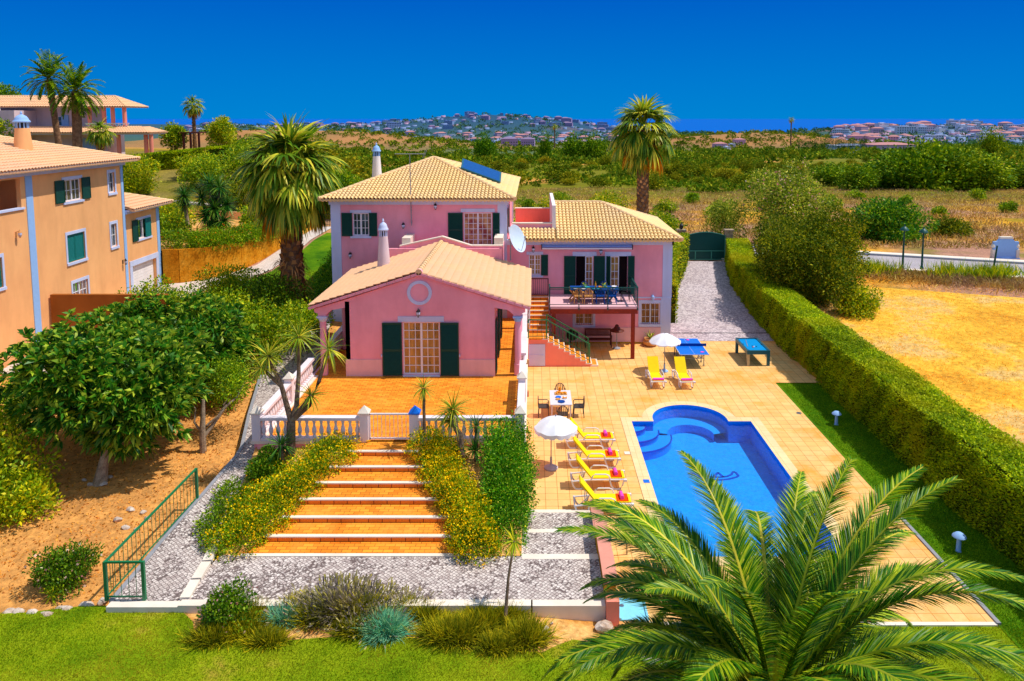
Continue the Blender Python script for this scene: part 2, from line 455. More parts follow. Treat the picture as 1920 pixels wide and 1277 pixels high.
m_awning = M_plain('awning_blue', srgb(120, 150, 220), 0.8, 0.1, var=0.08)

# pool: tiled basin under a clear, slightly rippled water surface
def M_pooltile():
    m, t, N, L = nt('pool_tiles')
    co = coords(N, L, 'pos')
    v = N.new('ShaderNodeTexVoronoi'); v.inputs['Scale'].default_value = 7.0; L.new(co, v.inputs['Vector'])
    f = noise(N, L, co, 2.4, 5, 0.75)
    col = mixc(N, L, f, srgb(0, 140, 250), srgb(30, 178, 255))
    col = mixc(N, L, 1.0, col, ramp(N, L, noise(N, L, co, 9, 4, 0.9), [(0.36, (0.7, 0.8, 0.86, 1)), (0.66, (1.3, 1.2, 1.15, 1))]), 'MULTIPLY')  # mottled brightness painted in, like sunlight rippling on the pool floor
    out(t, bsdf(N, L, col, 0.5, 0.3)); return m
m_pool = M_pooltile()
m_pool2 = M_plain('pool_step_tiles', srgb(10, 160, 255), 0.5, 0.3, var=0.06, scale=3)
m_poolnavy = M_plain('navy_mosaic', srgb(0, 70, 200), 0.5, 0.3, var=0.1)
def M_water(name, tint, scale=1.6, k=0.1):
    m, t, N, L = nt(name)
    co = coords(N, L, 'pos')
    nrm = bump(N, L, noise(N, L, co, scale, 3, 0.6), k, 0.06)
    tr = N.new('ShaderNodeBsdfTransparent'); tr.inputs[0].default_value = tint
    gl = N.new('ShaderNodeBsdfGlossy'); gl.inputs['Roughness'].default_value = 0.02; L.new(nrm, gl.inputs['Normal'])
    fr = N.new('ShaderNodeFresnel'); fr.inputs[0].default_value = 1.33; L.new(nrm, fr.inputs['Normal'])
    mx = N.new('ShaderNodeMixShader'); L.new(fr.outputs[0], mx.inputs[0]); L.new(tr.outputs[0], mx.inputs[1]); L.new(gl.outputs[0], mx.inputs[2])
    out(t, mx.outputs[0]); return m
m_water = M_water('pool_water', (0.66, 0.94, 1.0, 1), 2.6, 0.5)
def M_sea():
    m, t, N, L = nt('sea_water')
    co = coords(N, L, 'pos')
    nrm = bump(N, L, noise(N, L, co, 0.02, 4, 0.6), 0.3, 2)
    out(t, bsdf(N, L, srgb(0, 96, 186), 0.7, 0.02, 0, nrm)); return m
m_sea = M_sea()

# foliage
def g(r, gg, b): return srgb(r, gg, b)
lf_loquat = M_leaf('loquat_leaves', g(16, 72, 22), g(58, 124, 28), g(160, 184, 66), 0.3, 0.4, 0.4, 0.9)
lf_shrub = M_leaf('shrub_leaves', g(46, 92, 10), g(104, 148, 14), g(186, 196, 34), 0.3, 0.5, 0.3, 0.8)
lf_yshrub = M_leaf('yellow_green_leaves', g(60, 104, 8), g(126, 160, 16), g(206, 200, 30), 0.3, 0.5, 0.3, 0.9)
lf_hedge = M_leaf('hedge_leaves', g(70, 104, 8), g(122, 158, 8), g(184, 200, 18), 0.3, 0.6, 0.2, 0.5, patch=g(158, 162, 16))
lf_ghedge = M_leaf('bright_hedge_leaves', g(26, 82, 10), g(62, 134, 16), g(130, 176, 30), 0.3, 0.5, 0.3, 1.2)
lf_fhedge = M_leaf('flower_hedge_leaves', g(44, 92, 10), g(94, 140, 14), g(156, 182, 24), 0.3, 0.5, 0.3, 1.0)
lf_yflower = M_leaf('yellow_flowers', g(244, 180, 0), g(252, 206, 8), g(255, 230, 40), 0.2, 0.7, 0.1, 1.5, K=(1.15, 1.15, 1))
lf_yflower2 = M_leaf('pale_yellow_flowers', g(230, 220, 40), g(250, 240, 70), g(255, 250, 140), 0.2, 0.7, 0.1, 1.5, K=(1.15, 1.15, 1))
lf_pflower = M_leaf('pale_pink_flowers', g(220, 120, 130), g(240, 180, 180), g(250, 226, 214), 0.2, 0.7, 0.1, 1.5, K=(1.15, 1.15, 1))
lf_rflower = M_leaf('red_orange_flowers', g(226, 50, 10), g(246, 110, 20), g(255, 180, 40), 0.2, 0.7, 0.1, 1.5, K=(1.15, 1.15, 1))
lf_rose = M_leaf('rose_leaves', g(28, 70, 10), g(66, 112, 14), g(120, 150, 30), 0.25, 0.5, 0.3, 1.4)
lf_lav = M_leaf('lavender_stems', g(96, 92, 130), g(130, 128, 120), g(150, 150, 70), 0.2, 0.8, 0.1, 1.2)
lf_blue = M_leaf('blue_grey_leaves', g(60, 140, 150), g(96, 174, 172), g(150, 196, 180), 0.2, 0.7, 0.2, 1.6)
lf_rosemary = M_leaf('rosemary_leaves', g(62, 84, 10), g(116, 128, 14), g(180, 170, 30), 0.25, 0.7, 0.2, 1.4)
lf_date = M_leaf('date_palm_fronds', g(18, 82, 4), g(74, 132, 8), g(190, 200, 34), 0.32, 0.38, 0.4, 0.6, K=(1.3, 1.3, 1))
lf_dateold = M_leaf('yellow_frond_ribs', g(80, 110, 14), g(130, 146, 30), g(176, 170, 60), 0.1, 0.4, 0.4, 0.6)
lf_fan = M_leaf('fan_palm_leaves', g(40, 92, 20), g(104, 142, 30), g(206, 204, 76), 0.3, 0.42, 0.4, 0.5)
lf_fandry = M_leaf('dry_palm_leaves', g(150, 96, 12), g(200, 140, 24), g(220, 180, 60), 0.25, 0.7, 0.1, 0.8)
lf_yucca = M_leaf('yucca_leaves', g(18, 70, 26), g(40, 104, 34), g(110, 150, 60), 0.2, 0.4, 0.4, 0.9)
lf_drac = M_leaf('dracaena_leaves', g(58, 104, 20), g(116, 148, 36), g(200, 194, 80), 0.25, 0.4, 0.4, 0.9)
lf_fig = M_leaf('fig_leaves', g(20, 80, 24), g(58, 122, 20), g(140, 170, 30), 0.3, 0.5, 0.3, 0.6)
lf_pine = M_leaf('mastic_leaves', g(36, 70, 8), g(82, 108, 12), g(146, 152, 28), 0.25, 0.6, 0.2, 0.5)
lf_olean = M_leaf('oleander_leaves', g(58, 100, 20), g(116, 146, 36), g(190, 196, 90), 0.3, 0.5, 0.3, 0.7)
lf_scrub = M_leaf('scrub_leaves', g(54, 86, 12), g(100, 122, 18), g(156, 154, 34), 0.2, 0.7, 0.1, 0.12, objvar=1.0)
lf_dense = M_leaf('evergreen_leaves', g(34, 84, 8), g(80, 126, 12), g(140, 166, 24), 0.2, 0.6, 0.15, 0.18, objvar=0.5)
lf_wood = M_leaf('woodland_leaves', g(44, 84, 18), g(82, 114, 24), g(138, 146, 40), 0.2, 0.8, 0.05, 0.03)
lf_far = M_leaf('far_tree_leaves', g(40, 82, 66), g(62, 104, 76), g(90, 126, 80), 0.15, 0.8, 0.05, 0.05, objvar=0.7)  # distance haze put into the colour: far foliage made bluer
lf_cypress = M_leaf('cypress_leaves', g(14, 60, 44), g(28, 84, 56), g(50, 104, 60), 0.1, 0.8, 0.05, 0.1, objvar=0.4)
lf_dry = M_leaf('dry_weeds', g(136, 108, 62), g(180, 150, 82), g(212, 188, 120), 0.2, 0.9, 0.02, 0.3, patch=g(160, 132, 128), K=(1.3, 1.2, 1))
lf_lawn = M_leaf('lawn_blades', g(60, 98, 6), g(104, 136, 8), g(152, 162, 24), 0.3, 0.7, 0.1, 0.55, patch=g(150, 134, 40))
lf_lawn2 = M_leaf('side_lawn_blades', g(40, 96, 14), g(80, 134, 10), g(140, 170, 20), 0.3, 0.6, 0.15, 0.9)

# ------------------------------------------------------------------ foliage shapes
def unit(v): return v / np.maximum(np.linalg.norm(v, axis=-1, keepdims=True), 1e-9)

def leaf_quads(P, D, Ln, W, rng, droop=0.0, flat=0.3):
    n = len(P)
    Ln = np.broadcast_to(np.asarray(Ln, float), (n,))[:, None]; W = np.broadcast_to(np.asarray(W, float), (n,))[:, None]
    D = unit(D); S = unit(np.cross(D, rng.normal(size=(n, 3)) + np.array([[0, 0, 1.0]]) * np.reshape(flat, (-1, 1))))
    dz = np.array([0, 0, 1.0])
    m = P + D * Ln * 0.45 + dz * (droop * Ln * 0.1)
    return np.stack([P, m + S * W * .5, P + D * Ln - dz * (droop * Ln), m - S * W * .5], 1)

def lobe_points(lobes, n, rng, shell=0.35, rough=0.2, zmin=None):
    lb = np.array(lobes, float)
    wgt = (lb[:, 3] * lb[:, 4] + lb[:, 3] * lb[:, 5] + lb[:, 4] * lb[:, 5]); wgt /= wgt.sum()
    k = rng.choice(len(lb), n, p=wgt)
    d = unit(rng.normal(size=(n, 3)))
    r = 1.0 - shell * np.abs(rng.normal(size=n)) * 0.7
    ph = lb[k, :3].sum(1)
    r = r * (1 + rough * np.sin(d[:, 0] * 5 + ph) * np.sin(d[:, 1] * 6 + ph * 1.7) + rough * .6 * np.sin(d[:, 2] * 9 + ph * 2.3 + d[:, 0] * 7))
    P = lb[k, :3] + d * lb[k, 3:6] * r[:, None]
    nr = unit(d / lb[k, 3:6])
    if zmin is not None:
        keep = P[:, 2] > zmin
        P, nr = P[keep], nr[keep]
    return P, nr

def crown_leaves(lobes, n, size, rng, aspect=0.5, up=0.35, rnd=0.9, shell=0.35, rough=0.2, zmin=None, droop=0.1):
    P, nr = lobe_points(lobes, n, rng, shell, rough, zmin)
    D = nr * 0.8 + rng.normal(size=P.shape) * rnd * 0.6 + np.array([0, 0, up])
    s = size * rng.uniform(0.6, 1.35, len(P))
    return leaf_quads(P, D, s, s * aspect, rng, droop)

def rosettes(P, A, per, Ln, W, rng, spread=0.8, droop=0.12):
    n = len(P)
    Pk = np.repeat(P, per, 0); Ak = np.repeat(unit(A), per, 0)
    R = rng.normal(size=Pk.shape); R -= Ak * (R * Ak).sum(1, keepdims=True); R = unit(R)
    sp = rng.uniform(0.35, 1.25, len(Pk))[:, None] * spread
    D = Ak + R * sp * 1.3
    l = Ln * rng.uniform(0.7, 1.25, len(Pk))
    return leaf_quads(Pk, D, l, W * l / Ln, rng, droop)

def scatter_lobes(c, r, n, rng, size=0.45, flat=1.0):
    """n lobes filling an ellipsoid of centre c and radii r"""
    o = []
    for _ in range(n):
        d = unit(rng.normal(size=3)); q = rng.uniform(0.35, 0.75)
        k = size * rng.uniform(0.75, 1.25)
        o.append((c[0] + d[0]*r[0]*q, c[1] + d[1]*r[1]*q, c[2] + d[2]*r[2]*q, r[0]*k, r[1]*k, r[2]*k*flat))
    return o

def strips(P0, D0, Ln, W, nseg, bend, rng, taper=True):
    """long arching blades made of nseg quads: returns quads (n*nseg,4,3) that share points, and faces"""
    n = len(P0)
    Ln = np.broadcast_to(np.asarray(Ln, float), (n,)); W = np.broadcast_to(np.asarray(W, float), (n,)); bend = np.broadcast_to(np.asarray(bend, float), (n,))
    D = unit(D0.astype(float)); S = unit(np.cross(D, np.array([0, 0, 1.0]) + rng.normal(size=(n, 3)) * .25))
    pts = []; P = P0.astype(float).copy()
    for i in range(nseg + 1):
        u = i / nseg
        wv = W * ((1 - u) ** 0.8 if taper else 1) * (0.6 + 0.8 * min(u * 4, 1) * 0.5)
        pts.append(P + S * wv[:, None] * .5); pts.append(P - S * wv[:, None] * .5)
        D = unit(D + np.array([0, 0, -1.0]) * (bend / nseg)[:, None])
        P = P + D * (Ln / nseg)[:, None]
    V = np.stack(pts, 1)                                   # n, 2(nseg+1), 3
    base = np.arange(n)[:, None, None] * (2 * (nseg + 1))
    f = np.array([[2*i, 2*i+1, 2*i+3, 2*i+2] for i in range(nseg)])[None]
    return V.reshape(-1, 3), (base + f).reshape(-1, 4)

def join_sets(sets):
    """[(verts, faces, matindex)] -> one vertex and face array"""
    V = []; F = []; M = []; b = 0
    for v, f, mi in sets:
        V.append(v); F.append(f + b); M.append(np.full(len(f), mi)); b += len(v)
    return np.concatenate(V), np.concatenate(F), np.concatenate(M)

def quads_set(q, mi=0):
    q = q.reshape(-1, 4, 3)
    return q.reshape(-1, 3), np.arange(len(q) * 4).reshape(-1, 4), mi

def trunk_mb(pts, rs, n=9):
    mb = MB(); mb.tube(pts, rs, n); return mb

def wobble(p, q, k, rng, amp):
    p = np.array(p, float); q = np.array(q, float)
    return [tuple(p + (q - p) * i / k + (rng.normal(size=3) * amp if 0 < i < k else 0)) for i in range(k + 1)]

def fan_palm_crown(c, nleaf, Rp, Rf, rng, dry=0.2, seg=20, elev=(-60, 85)):
    """fan palm head: petioles carrying pleated fans whose tips hang"""
    green = []; dryv = []
    ga = 2.39996
    for i in range(nleaf):
        u = (i + 0.5) / nleaf
        el = math.radians(elev[1] + (elev[0] - elev[1]) * u ** 0.9 + rng.uniform(-8, 8))
        az = i * ga + rng.uniform(-.2, .2)
        d = np.array([math.cos(az) * math.cos(el), math.sin(az) * math.cos(el), math.sin(el)])
        rp = Rp * rng.uniform(.8, 1.15)
        tip = np.array(c) + d * rp + np.array([0, 0, -0.12 * rp])
        side = unit(np.cross(d, [0, 0, 1.0]) + 1e-6); upv = unit(np.cross(side, d))
        fwd = unit(d + np.array([0, 0, -0.35])); upv = unit(np.cross(side, fwd))
        th = np.linspace(-1.75, 1.75, seg)
        # leaf plane tilts so that the fan faces up and out
        D = np.cos(th)[:, None] * fwd + np.sin(th)[:, None] * side + upv * 0.18 * np.abs(np.sin(th))[:, None]
        P = np.repeat(tip[None], seg, 0)
        isdry = u > 1 - dry and rng.random() < .8
        ln = Rf * rng.uniform(.85, 1.1) * (0.72 + 0.28 * np.cos(th * .8)) * rng.uniform(.9, 1.08, seg)
        v, f = strips(P, D + rng.normal(size=D.shape) * .05, ln, Rf * 0.13, 4, rng.uniform(.8, 1.5) + (0.9 if isdry else 0) + (0.6 if u > .5 else 0), rng)
        pv, pf = strips(np.array([c]), (tip - np.array(c))[None], [np.linalg.norm(tip - np.array(c))], [0.07], 2, 0.1, rng, taper=False)
        (dryv if isdry else green).append((v, f, 1 if isdry else 0)); green.append((pv, pf, 0))
    return green + dryv

def frond(base, az, el, Ln, rng, nl=60, leaf=0.5, bend=1.3, lw=0.035, vee=0.5, fw=0.75):
    """feather palm frond: curved rib with two rows of leaflets"""
    n = 16
    d = np.array([math.cos(az) * math.cos(el), math.sin(az) * math.cos(el), math.sin(el)])
    P = [np.array(base, float)]; D = [d]
    for i in range(n):
        d = unit(d + np.array([0, 0, -1.0]) * bend / n * (0.4 + 1.2 * i / n))
        P.append(P[-1] + d * Ln / n); D.append(d)
    P = np.array(P); D = np.array(D)
    side0 = unit(np.cross(D[0], [0, 0, 1.0]) + np.array([1e-5, 0, 0]))
    tt = np.linspace(0.12, 0.995, nl); k = tt * n; i0 = np.minimum(k.astype(int), n - 1); fr = (k - i0)[:, None]
    Q = P[i0] * (1 - fr) + P[i0 + 1] * fr; T = unit(D[i0] * (1 - fr) + D[i0 + 1] * fr)
    S = unit(np.cross(T, [0, 0, 1.0]) * 0.6 + side0 * .4); U = unit(np.cross(S, T))
    sets = []
    ln = leaf * np.minimum(1, (tt - .04) * 3.2) * np.minimum(1, (1.10 - tt) * 2.4)
    for sgn in (-1, 1):
        dirs = S * sgn + T * (fw + 0.35 * tt[:, None]) + U * vee * (1 - .3 * tt[:, None]) + rng.normal(size=S.shape) * 0.07
        v, f = strips(Q, dirs, ln * rng.uniform(.9, 1.1, nl), lw, 2, 0.35, rng)
        sets.append((v, f, 0))
    rv = np.concatenate([P + side0 * np.linspace(.05, .008, n + 1)[:, None], P - side0 * np.linspace(.05, .008, n + 1)[:, None], P + np.array([0, 0, 1.0]) * np.linspace(.045, .006, n + 1)[:, None]])
    m = n + 1
    rf = np.array([[i, i+1, 2*m+i+1, 2*m+i] for i in range(n)] + [[m+i, 2*m+i, 2*m+i+1, m+i+1] for i in range(n)])
    sets.append((rv, rf, 1))
    return sets

def sword_head(c, n, Ln, W, rng, up=0.25, bend=0.8, spread=1.0, nseg=4):
    d = unit(rng.normal(size=(n, 3)) * [spread, spread, .8] + np.array([0, 0, up]))
    return strips(np.repeat(np.array([c], float), n, 0) + d * 0.05, d, Ln * rng.uniform(.75, 1.15, n), W, nseg, bend * rng.uniform(.5, 1.3, n), rng)

# ------------------------------------------------------------------ ground
def ss(a, b, x):
    t = np.clip((x - a) / (b - a), 0, 1); return t * t * (3 - 2 * t)
BY = [-50, 0, 16, 20, 54, 62, 75, 110, 160, 260, 400, 700, 1000, 1700, 2500, 3300, 4200, 9000, 60000]
BZ = [-.6, -.5, -.2, .1, 1.3, 1.5, .9, -1.2, -3.2, -7, -12.5, -22, -31, -43, -50, -56, -63, -62, -62]
LY = [-50, 0, 17, 42, 50, 60, 72, 78, 95, 112, 140, 190, 260, 400]
LZ = [-.4, -.2, .14, 1.4, 1.6, 3.1, 3.5, 4.0, 6.8, 8.0, 7.4, 3.0, -5, -12]
def terrain(x, y):
    x = np.asarray(x, float); y = np.asarray(y, float)
    b = np.interp(y, BY, BZ); l = np.interp(y, LY, LZ)
    wl = np.where(y < 75, ss(-7, -13, x), ss(-6 - (y - 75) * .25, -30 - (y - 75) * .28, x))
    wl = wl * (1 - ss(300, 420, y))
    z = b * (1 - wl) + l * wl
    far = ss(150, 500, y)
    z = z + far * (2.2 * np.sin(x * .011 + 1.3) * np.sin(y * .008) + 1.3 * np.sin(x * .027 + y * .019))
    z = z + 0.10 * ss(60, 90, y) * (np.sin(x * .31) * np.sin(y * .23 + 1))
    # hills that carry the towns, and the dry hill on the right
    z = z + 74 * np.exp(-((x + 150) / 480) ** 2 - ((y - 3000) / 520) ** 2)
    z = z + 34 * np.exp(-((x - 1150) / 560) ** 2 - ((y - 2050) / 420) ** 2)
    z = z + 24 * np.exp(-((x - 330) / 170) ** 2 - ((y - 1150) / 190) ** 2)
    z = z + 30 * np.exp(-((x + 330) / 230) ** 2 - ((y - 1050) / 160) ** 2)
    z = z + 44 * np.exp(-((x + 1500) / 900) ** 2 - ((y - 2600) / 500) ** 2)
    # the bay on the right
    sea = ss(0.14, 0.2, x / np.maximum(y, 1)) * ss(2650, 3100, y) + ss(9000, 12000, y)
    z = np.where(sea > 0, z * (1 - np.clip(sea, 0, 1)) + -75 * np.clip(sea, 0, 1), z)
    # sunk below the built plot so that its own paving shows
    k = ss(-10.3, -9.6, x) * (1 - ss(13.6, 14.0, x)) * ss(18.6, 19.2, y) * (1 - ss(41.5, 42.2, y))
    z = z * (1 - k) + -3.0 * k
    k2 = ss(6.5, 7.5, x) * (1 - ss(15.6, 17, x)) * ss(39, 41, y) * (1 - ss(59.8, 61, y))
    ramp = np.interp(y, [42.6, 46, 59.5], [0.0, 0.12, 1.5]) - .3
    z = np.where(k2 > .01, np.minimum(z, ramp * k2 + z * (1 - k2)), z)
    k3 = ss(-5, -3, x) * (1 - ss(12.5, 14.2, x)) * (1 - ss(18.6, 19.2, y))
    z = z - k3 * 0.55
    return z

def axis(lo, hi, step, lim_lo, lim_hi, gr):
    a = list(np.arange(lo, hi + 1e-6, step)); s = step
    while a[-1] < lim_hi: s = min(s * gr, 2500); a.append(a[-1] + s)
    s = step; pre = []
    x = lo
    while x > lim_lo: s = min(s * gr, 2500); x -= s; pre.append(x)
    return np.array(pre[::-1] + a)
gx = axis(-34, 42, 0.7, -26000, 26000, 1.055); gy = axis(8, 84, 0.7, -40, 24000, 1.045)
XX, YY = np.meshgrid(gx, gy); ZZ = terrain(XX, YY)
nx_, ny_ = len(gx), len(gy)
ii = np.arange(nx_ * ny_).reshape(ny_, nx_)
gf = np.stack([ii[:-1, :-1], ii[:-1, 1:], ii[1:, 1:], ii[1:, :-1]], -1).reshape(-1, 4)

def pnoise(x, y, s):
    return (np.sin(x / s * 1.7 + 1.3 * np.sin(y / s * .9 + .5)) * np.sin(y / s * 1.3 + 1.1 * np.sin(x / s * .7 + 2.))
            + .6 * np.sin(x / s * 3.1 + y / s * 2.3 + 1.9 * np.sin(x / s)) * np.sin(y / s * 3.7 - x / s * 1.1)) / 1.6 * .5 + .5
def lin(c): return np.array(c[:3])
c_soil = lin(srgb(230, 168, 96)); c_dry = lin(srgb(222, 164, 84)); c_gold = lin(srgb(226, 172, 58)); c_olive = lin(srgb(128, 130, 36))
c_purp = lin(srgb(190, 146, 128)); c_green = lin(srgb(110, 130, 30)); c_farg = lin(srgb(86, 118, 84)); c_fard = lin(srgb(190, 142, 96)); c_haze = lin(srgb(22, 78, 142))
pn1 = pnoise(XX, YY, 9.0); pn2 = pnoise(XX + 31, YY - 12, 3.5); pn3 = pnoise(XX, YY, 60.0); pn4 = pnoise(XX * .6, YY, 260.)
def mixn(a, b, t): return a * (1 - t[..., None]) + b * t[..., None]
colr = mixn(np.broadcast_to(c_gold, XX.shape + (3,)), c_purp, ss(.35, .7, pn1))
colr = mixn(colr, c_olive, ss(.55, .85, pn2) * .7)
hillg = ss(-14, -26, XX) * ss(60, 80, YY) * (1 - ss(150, 220, YY))
colr = mixn(colr, c_olive, hillg * .75)
mid = ss(105, 160, YY)
midc = mixn(mixn(np.broadcast_to(c_olive, XX.shape + (3,)), c_dry, ss(.5, .7, pn3)), c_green, ss(.55, .8, pnoise(XX + 7, YY, 33.)) * .6)
colr = mixn(colr, midc, mid)
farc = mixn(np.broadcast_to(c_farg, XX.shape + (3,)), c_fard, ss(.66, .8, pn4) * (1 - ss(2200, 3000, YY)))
dryhill = np.exp(-((XX - 330) / 170) ** 2 - ((YY - 1120) / 190) ** 2) + np.exp(-((XX + 330) / 230) ** 2 - ((YY - 1010) / 150) ** 2)
farc = mixn(farc, lin(srgb(196, 140, 92)), np.clip(dryhill * 1.7, 0, 1) * (.6 + .4 * pn3))
colr = mixn(colr, farc, ss(380, 800, YY))
colr = mixn(colr, c_haze, ss(900, 3400, YY) * .85)  # blue haze of distance mixed into the ground colour
soilz = (1 - ss(-11, -9, XX)) * (1 - ss(41, 45, YY)) * ss(17.4, 18.2, YY)
colr = mixn(colr, c_soil, soilz)
m, t, N, L = nt('ground_cover')
at = N.new('ShaderNodeAttribute'); at.attribute_name = 'Col'
co = coords(N, L, 'pos')
f1 = noise(N, L, co, 5.0, 6, 0.8); f2 = noise(N, L, co, 0.7, 6, 0.75)
col = mixc(N, L, 1.0, at.outputs['Color'], ramp(N, L, f1, [(0.32, (0.5, 0.5, 0.52, 1)), (0.66, (1.25, 1.2, 1.1, 1))]), 'MULTIPLY')
col = mixc(N, L, 1.0, col, ramp(N, L, f2, [(0.3, (0.72, 0.68, 0.7, 1)), (0.7, (1.2, 1.16, 1.05, 1))]), 'MULTIPLY')
out(t, bsdf(N, L, col, 0.95, 0.03, 0, bump(N, L, f1, 0.7, 0.08)))
m_ground = m
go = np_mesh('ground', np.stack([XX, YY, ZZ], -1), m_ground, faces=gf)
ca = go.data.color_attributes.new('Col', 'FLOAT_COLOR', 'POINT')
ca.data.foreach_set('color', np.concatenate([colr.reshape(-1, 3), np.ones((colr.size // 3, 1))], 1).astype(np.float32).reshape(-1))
go.data.polygons.foreach_set('use_smooth', [True] * len(go.data.polygons))
tag(go, kind='structure')
mb = MB(); mb.quad((-40000, 2400, -60), (40000, 2400, -60), (60000, 60000, -60), (-60000, 60000, -60))
tag(mb.build('sea', m_sea), kind='structure')

def sheet(name, poly, mat, z=0.0, kind='structure', thick=0.0, holes=()):
    """flat or gently sloping paved area; poly points are (x, y) or (x, y, z)"""
    bm = bmesh.new()
    edges = []
    for P in [poly] + list(holes):
        vs = [bm.verts.new((p[0], p[1], p[2] if len(p) > 2 else z)) for p in P]
        edges += [bm.edges.new((vs[i], vs[(i + 1) % len(vs)])) for i in range(len(vs))]
    if holes:
        bmesh.ops.triangle_fill(bm, edges=edges, use_beauty=True, use_dissolve=False)
    else:
        bm.faces.new(bm.verts)
    for f in bm.faces:
        f.normal_update()
        if f.normal.z < 0: f.normal_flip()
    if thick:
        r = bmesh.ops.extrude_face_region(bm, geom=list(bm.faces))
        for v in [e for e in r['geom'] if isinstance(e, bmesh.types.BMVert)]: v.co.z -= thick
        bmesh.ops.recalc_face_normals(bm, faces=bm.faces)
    me = bpy.data.meshes.new(name); bm.to_mesh(me); bm.free(); me.materials.append(mat)
    o = link(name, me)
    if kind: o['kind'] = kind
    return o

def resample(pl, n):
    pl = np.array(pl, float); d = np.r_[0, np.cumsum(np.linalg.norm(np.diff(pl, axis=0), axis=1))]
    u = np.linspace(0, d[-1], n)
    return np.stack([np.interp(u, d, pl[:, k]) for k in range(pl.shape[1])], 1)

def ribbon(name, left, right, mat, zf=None, lift=0.03, n=40, k=6, kind='structure'):
    A = resample(left, n); B = resample(right, n)
    mb = MB(); vs = []; fs = []
    for i in range(n):
        for j in range(k + 1):
            p = A[i] * (1 - j / k) + B[i] * j / k
            z = p[2] if len(p) > 2 else float((zf or terrain)(p[0], p[1]))
            vs.append((p[0], p[1], z + lift))
    for i in range(n - 1):
        for j in range(k):
            a = i * (k + 1) + j
            fs.append((a, a + 1, a + k + 2, a + k + 1))
    mb.raw(vs, fs)
    o = mb.build(name, mat)
    if o.data.polygons[0].normal.z < 0: o.data.flip_normals()
    if kind: o['kind'] = kind
    return o

# roads and drives
roadz = lambda x, y: 1.5 + np.maximum(0, 14 - x) * .05 if x < 14 else 1.5 - (x - 14) * .004
def road_edge(off): return [(x, 57.3 - .35 * (x - 23.2) + off) for x in (-46, -20, 0, 14, 23, 36, 60, 90)]
# keep the ground under the road a little lower than the road itself
ribbon('road', road_edge(.3), road_edge(6.2), m_asphalt, roadz, 0.10, 60, 6)
ribbon('pavement', road_edge(6.5), road_edge(7.6), m_nosing, roadz, 0.22, 60, 2)
kb = MB()
for a, b in zip(resample(road_edge(6.35), 70)[:-1], resample(road_edge(6.35), 70)[1:]):
    kb.bar((a[0], a[1], roadz(*a) + .13), (b[0], b[1], roadz(*b) + .13), .30, .22)
tag(kb.build('kerb', m_grey), kind='structure')
kb = MB()
for a, b in zip(resample(road_edge(-.1), 70)[:-1], resample(road_edge(-.1), 70)[1:]):
    kb.bar((a[0], a[1], roadz(*a) + .1), (b[0], b[1], roadz(*b) + .1), .7, .2)
tag(kb.build('kerb', m_nosing), kind='structure')
rampz = lambda x, y: float(np.interp(y, [42.6, 46, 59.5], [0.0, 0.12, 1.5]))
ribbon('driveway', [(7.9, 42.6), (8.5, 47), (9.9, 52.6), (12.3, 59.4)], [(14.15, 42.6), (14.2, 47), (14.4, 53), (15.6, 59.4)], m_cobble2, rampz, 0.012, 50, 10)
mb = MB(); mb.box(8.0, 44.0, -.02, 14.1, 44.09, .075)
tag(mb.build('drain_channel', m_black), 'dark drain channel crossing the cobbled driveway', 'drain')
ribbon('neighbour_driveway', [(-25.3, 34), (-25.3, 46), (-25.3, 50), (-22, 51.6), (-20.3, 54), (-19.4, 60), (-19.2, 66)], [(-22.2, 34), (-22.6, 44), (-22.6, 47.6), (-20.8, 49.6), (-18.9, 53), (-18.2, 57.5), (-17.8, 66)], m_concrete, None, 0.06, 50, 8)

# dry field on the right, with its own ground
def fieldz(x, y): return float(terrain(np.array(x), np.array(y)))
ribbon('dry_field', [(15.2, 12), (15.2, 30), (15.6, 44), (16.5, 53.5)], [(70, 8), (70, 16), (70, 26), (70, 36.5)], m_straw, fieldz, 0.05, 50, 40)
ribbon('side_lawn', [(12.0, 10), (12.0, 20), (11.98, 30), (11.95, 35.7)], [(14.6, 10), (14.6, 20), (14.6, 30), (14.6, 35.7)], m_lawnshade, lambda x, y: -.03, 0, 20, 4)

# front lawn and the planting bed between it and the cobbled landing
def lawnz(x, y): return float(np.interp(x, [-30, -10, -5, -.5, 2.5, 6, 12], [.26, .3, .3, .26, .0, -.06, -.06])) - .03 * (18 - y) * .3
lawn_top = [(-22, 17.6), (-14.6, 18.0), (-13.2, 18.05), (-11.6, 18.35), (-9.2, 18.22), (-8.6, 17.7), (-8.2, 16.95), (-6.6, 17.0), (-4.5, 17.2), (-3.2, 17.25), (-1.6, 16.75), (.2, 16.75), (.9, 17.3), (2.2, 17.2), (3.6, 17.6), (5, 18.02), (9, 18.02), (14, 18.02)]
ribbon('lawn', [(x, 10.0) for x, y in lawn_top], lawn_top, m_grassbase, lawnz, 0.02, 80, 14)
ribbon('flower_bed', [(-9.3, 15.9), (-5, 16.3), (-1, 16.2), (2, 16.5), (4.8, 16.6)], [(-9.3, 18.24), (-5, 18.24), (-1, 18.24), (2, 18.14), (4.8, 18.14)], m_soil, lawnz, 0.0, 60, 8)

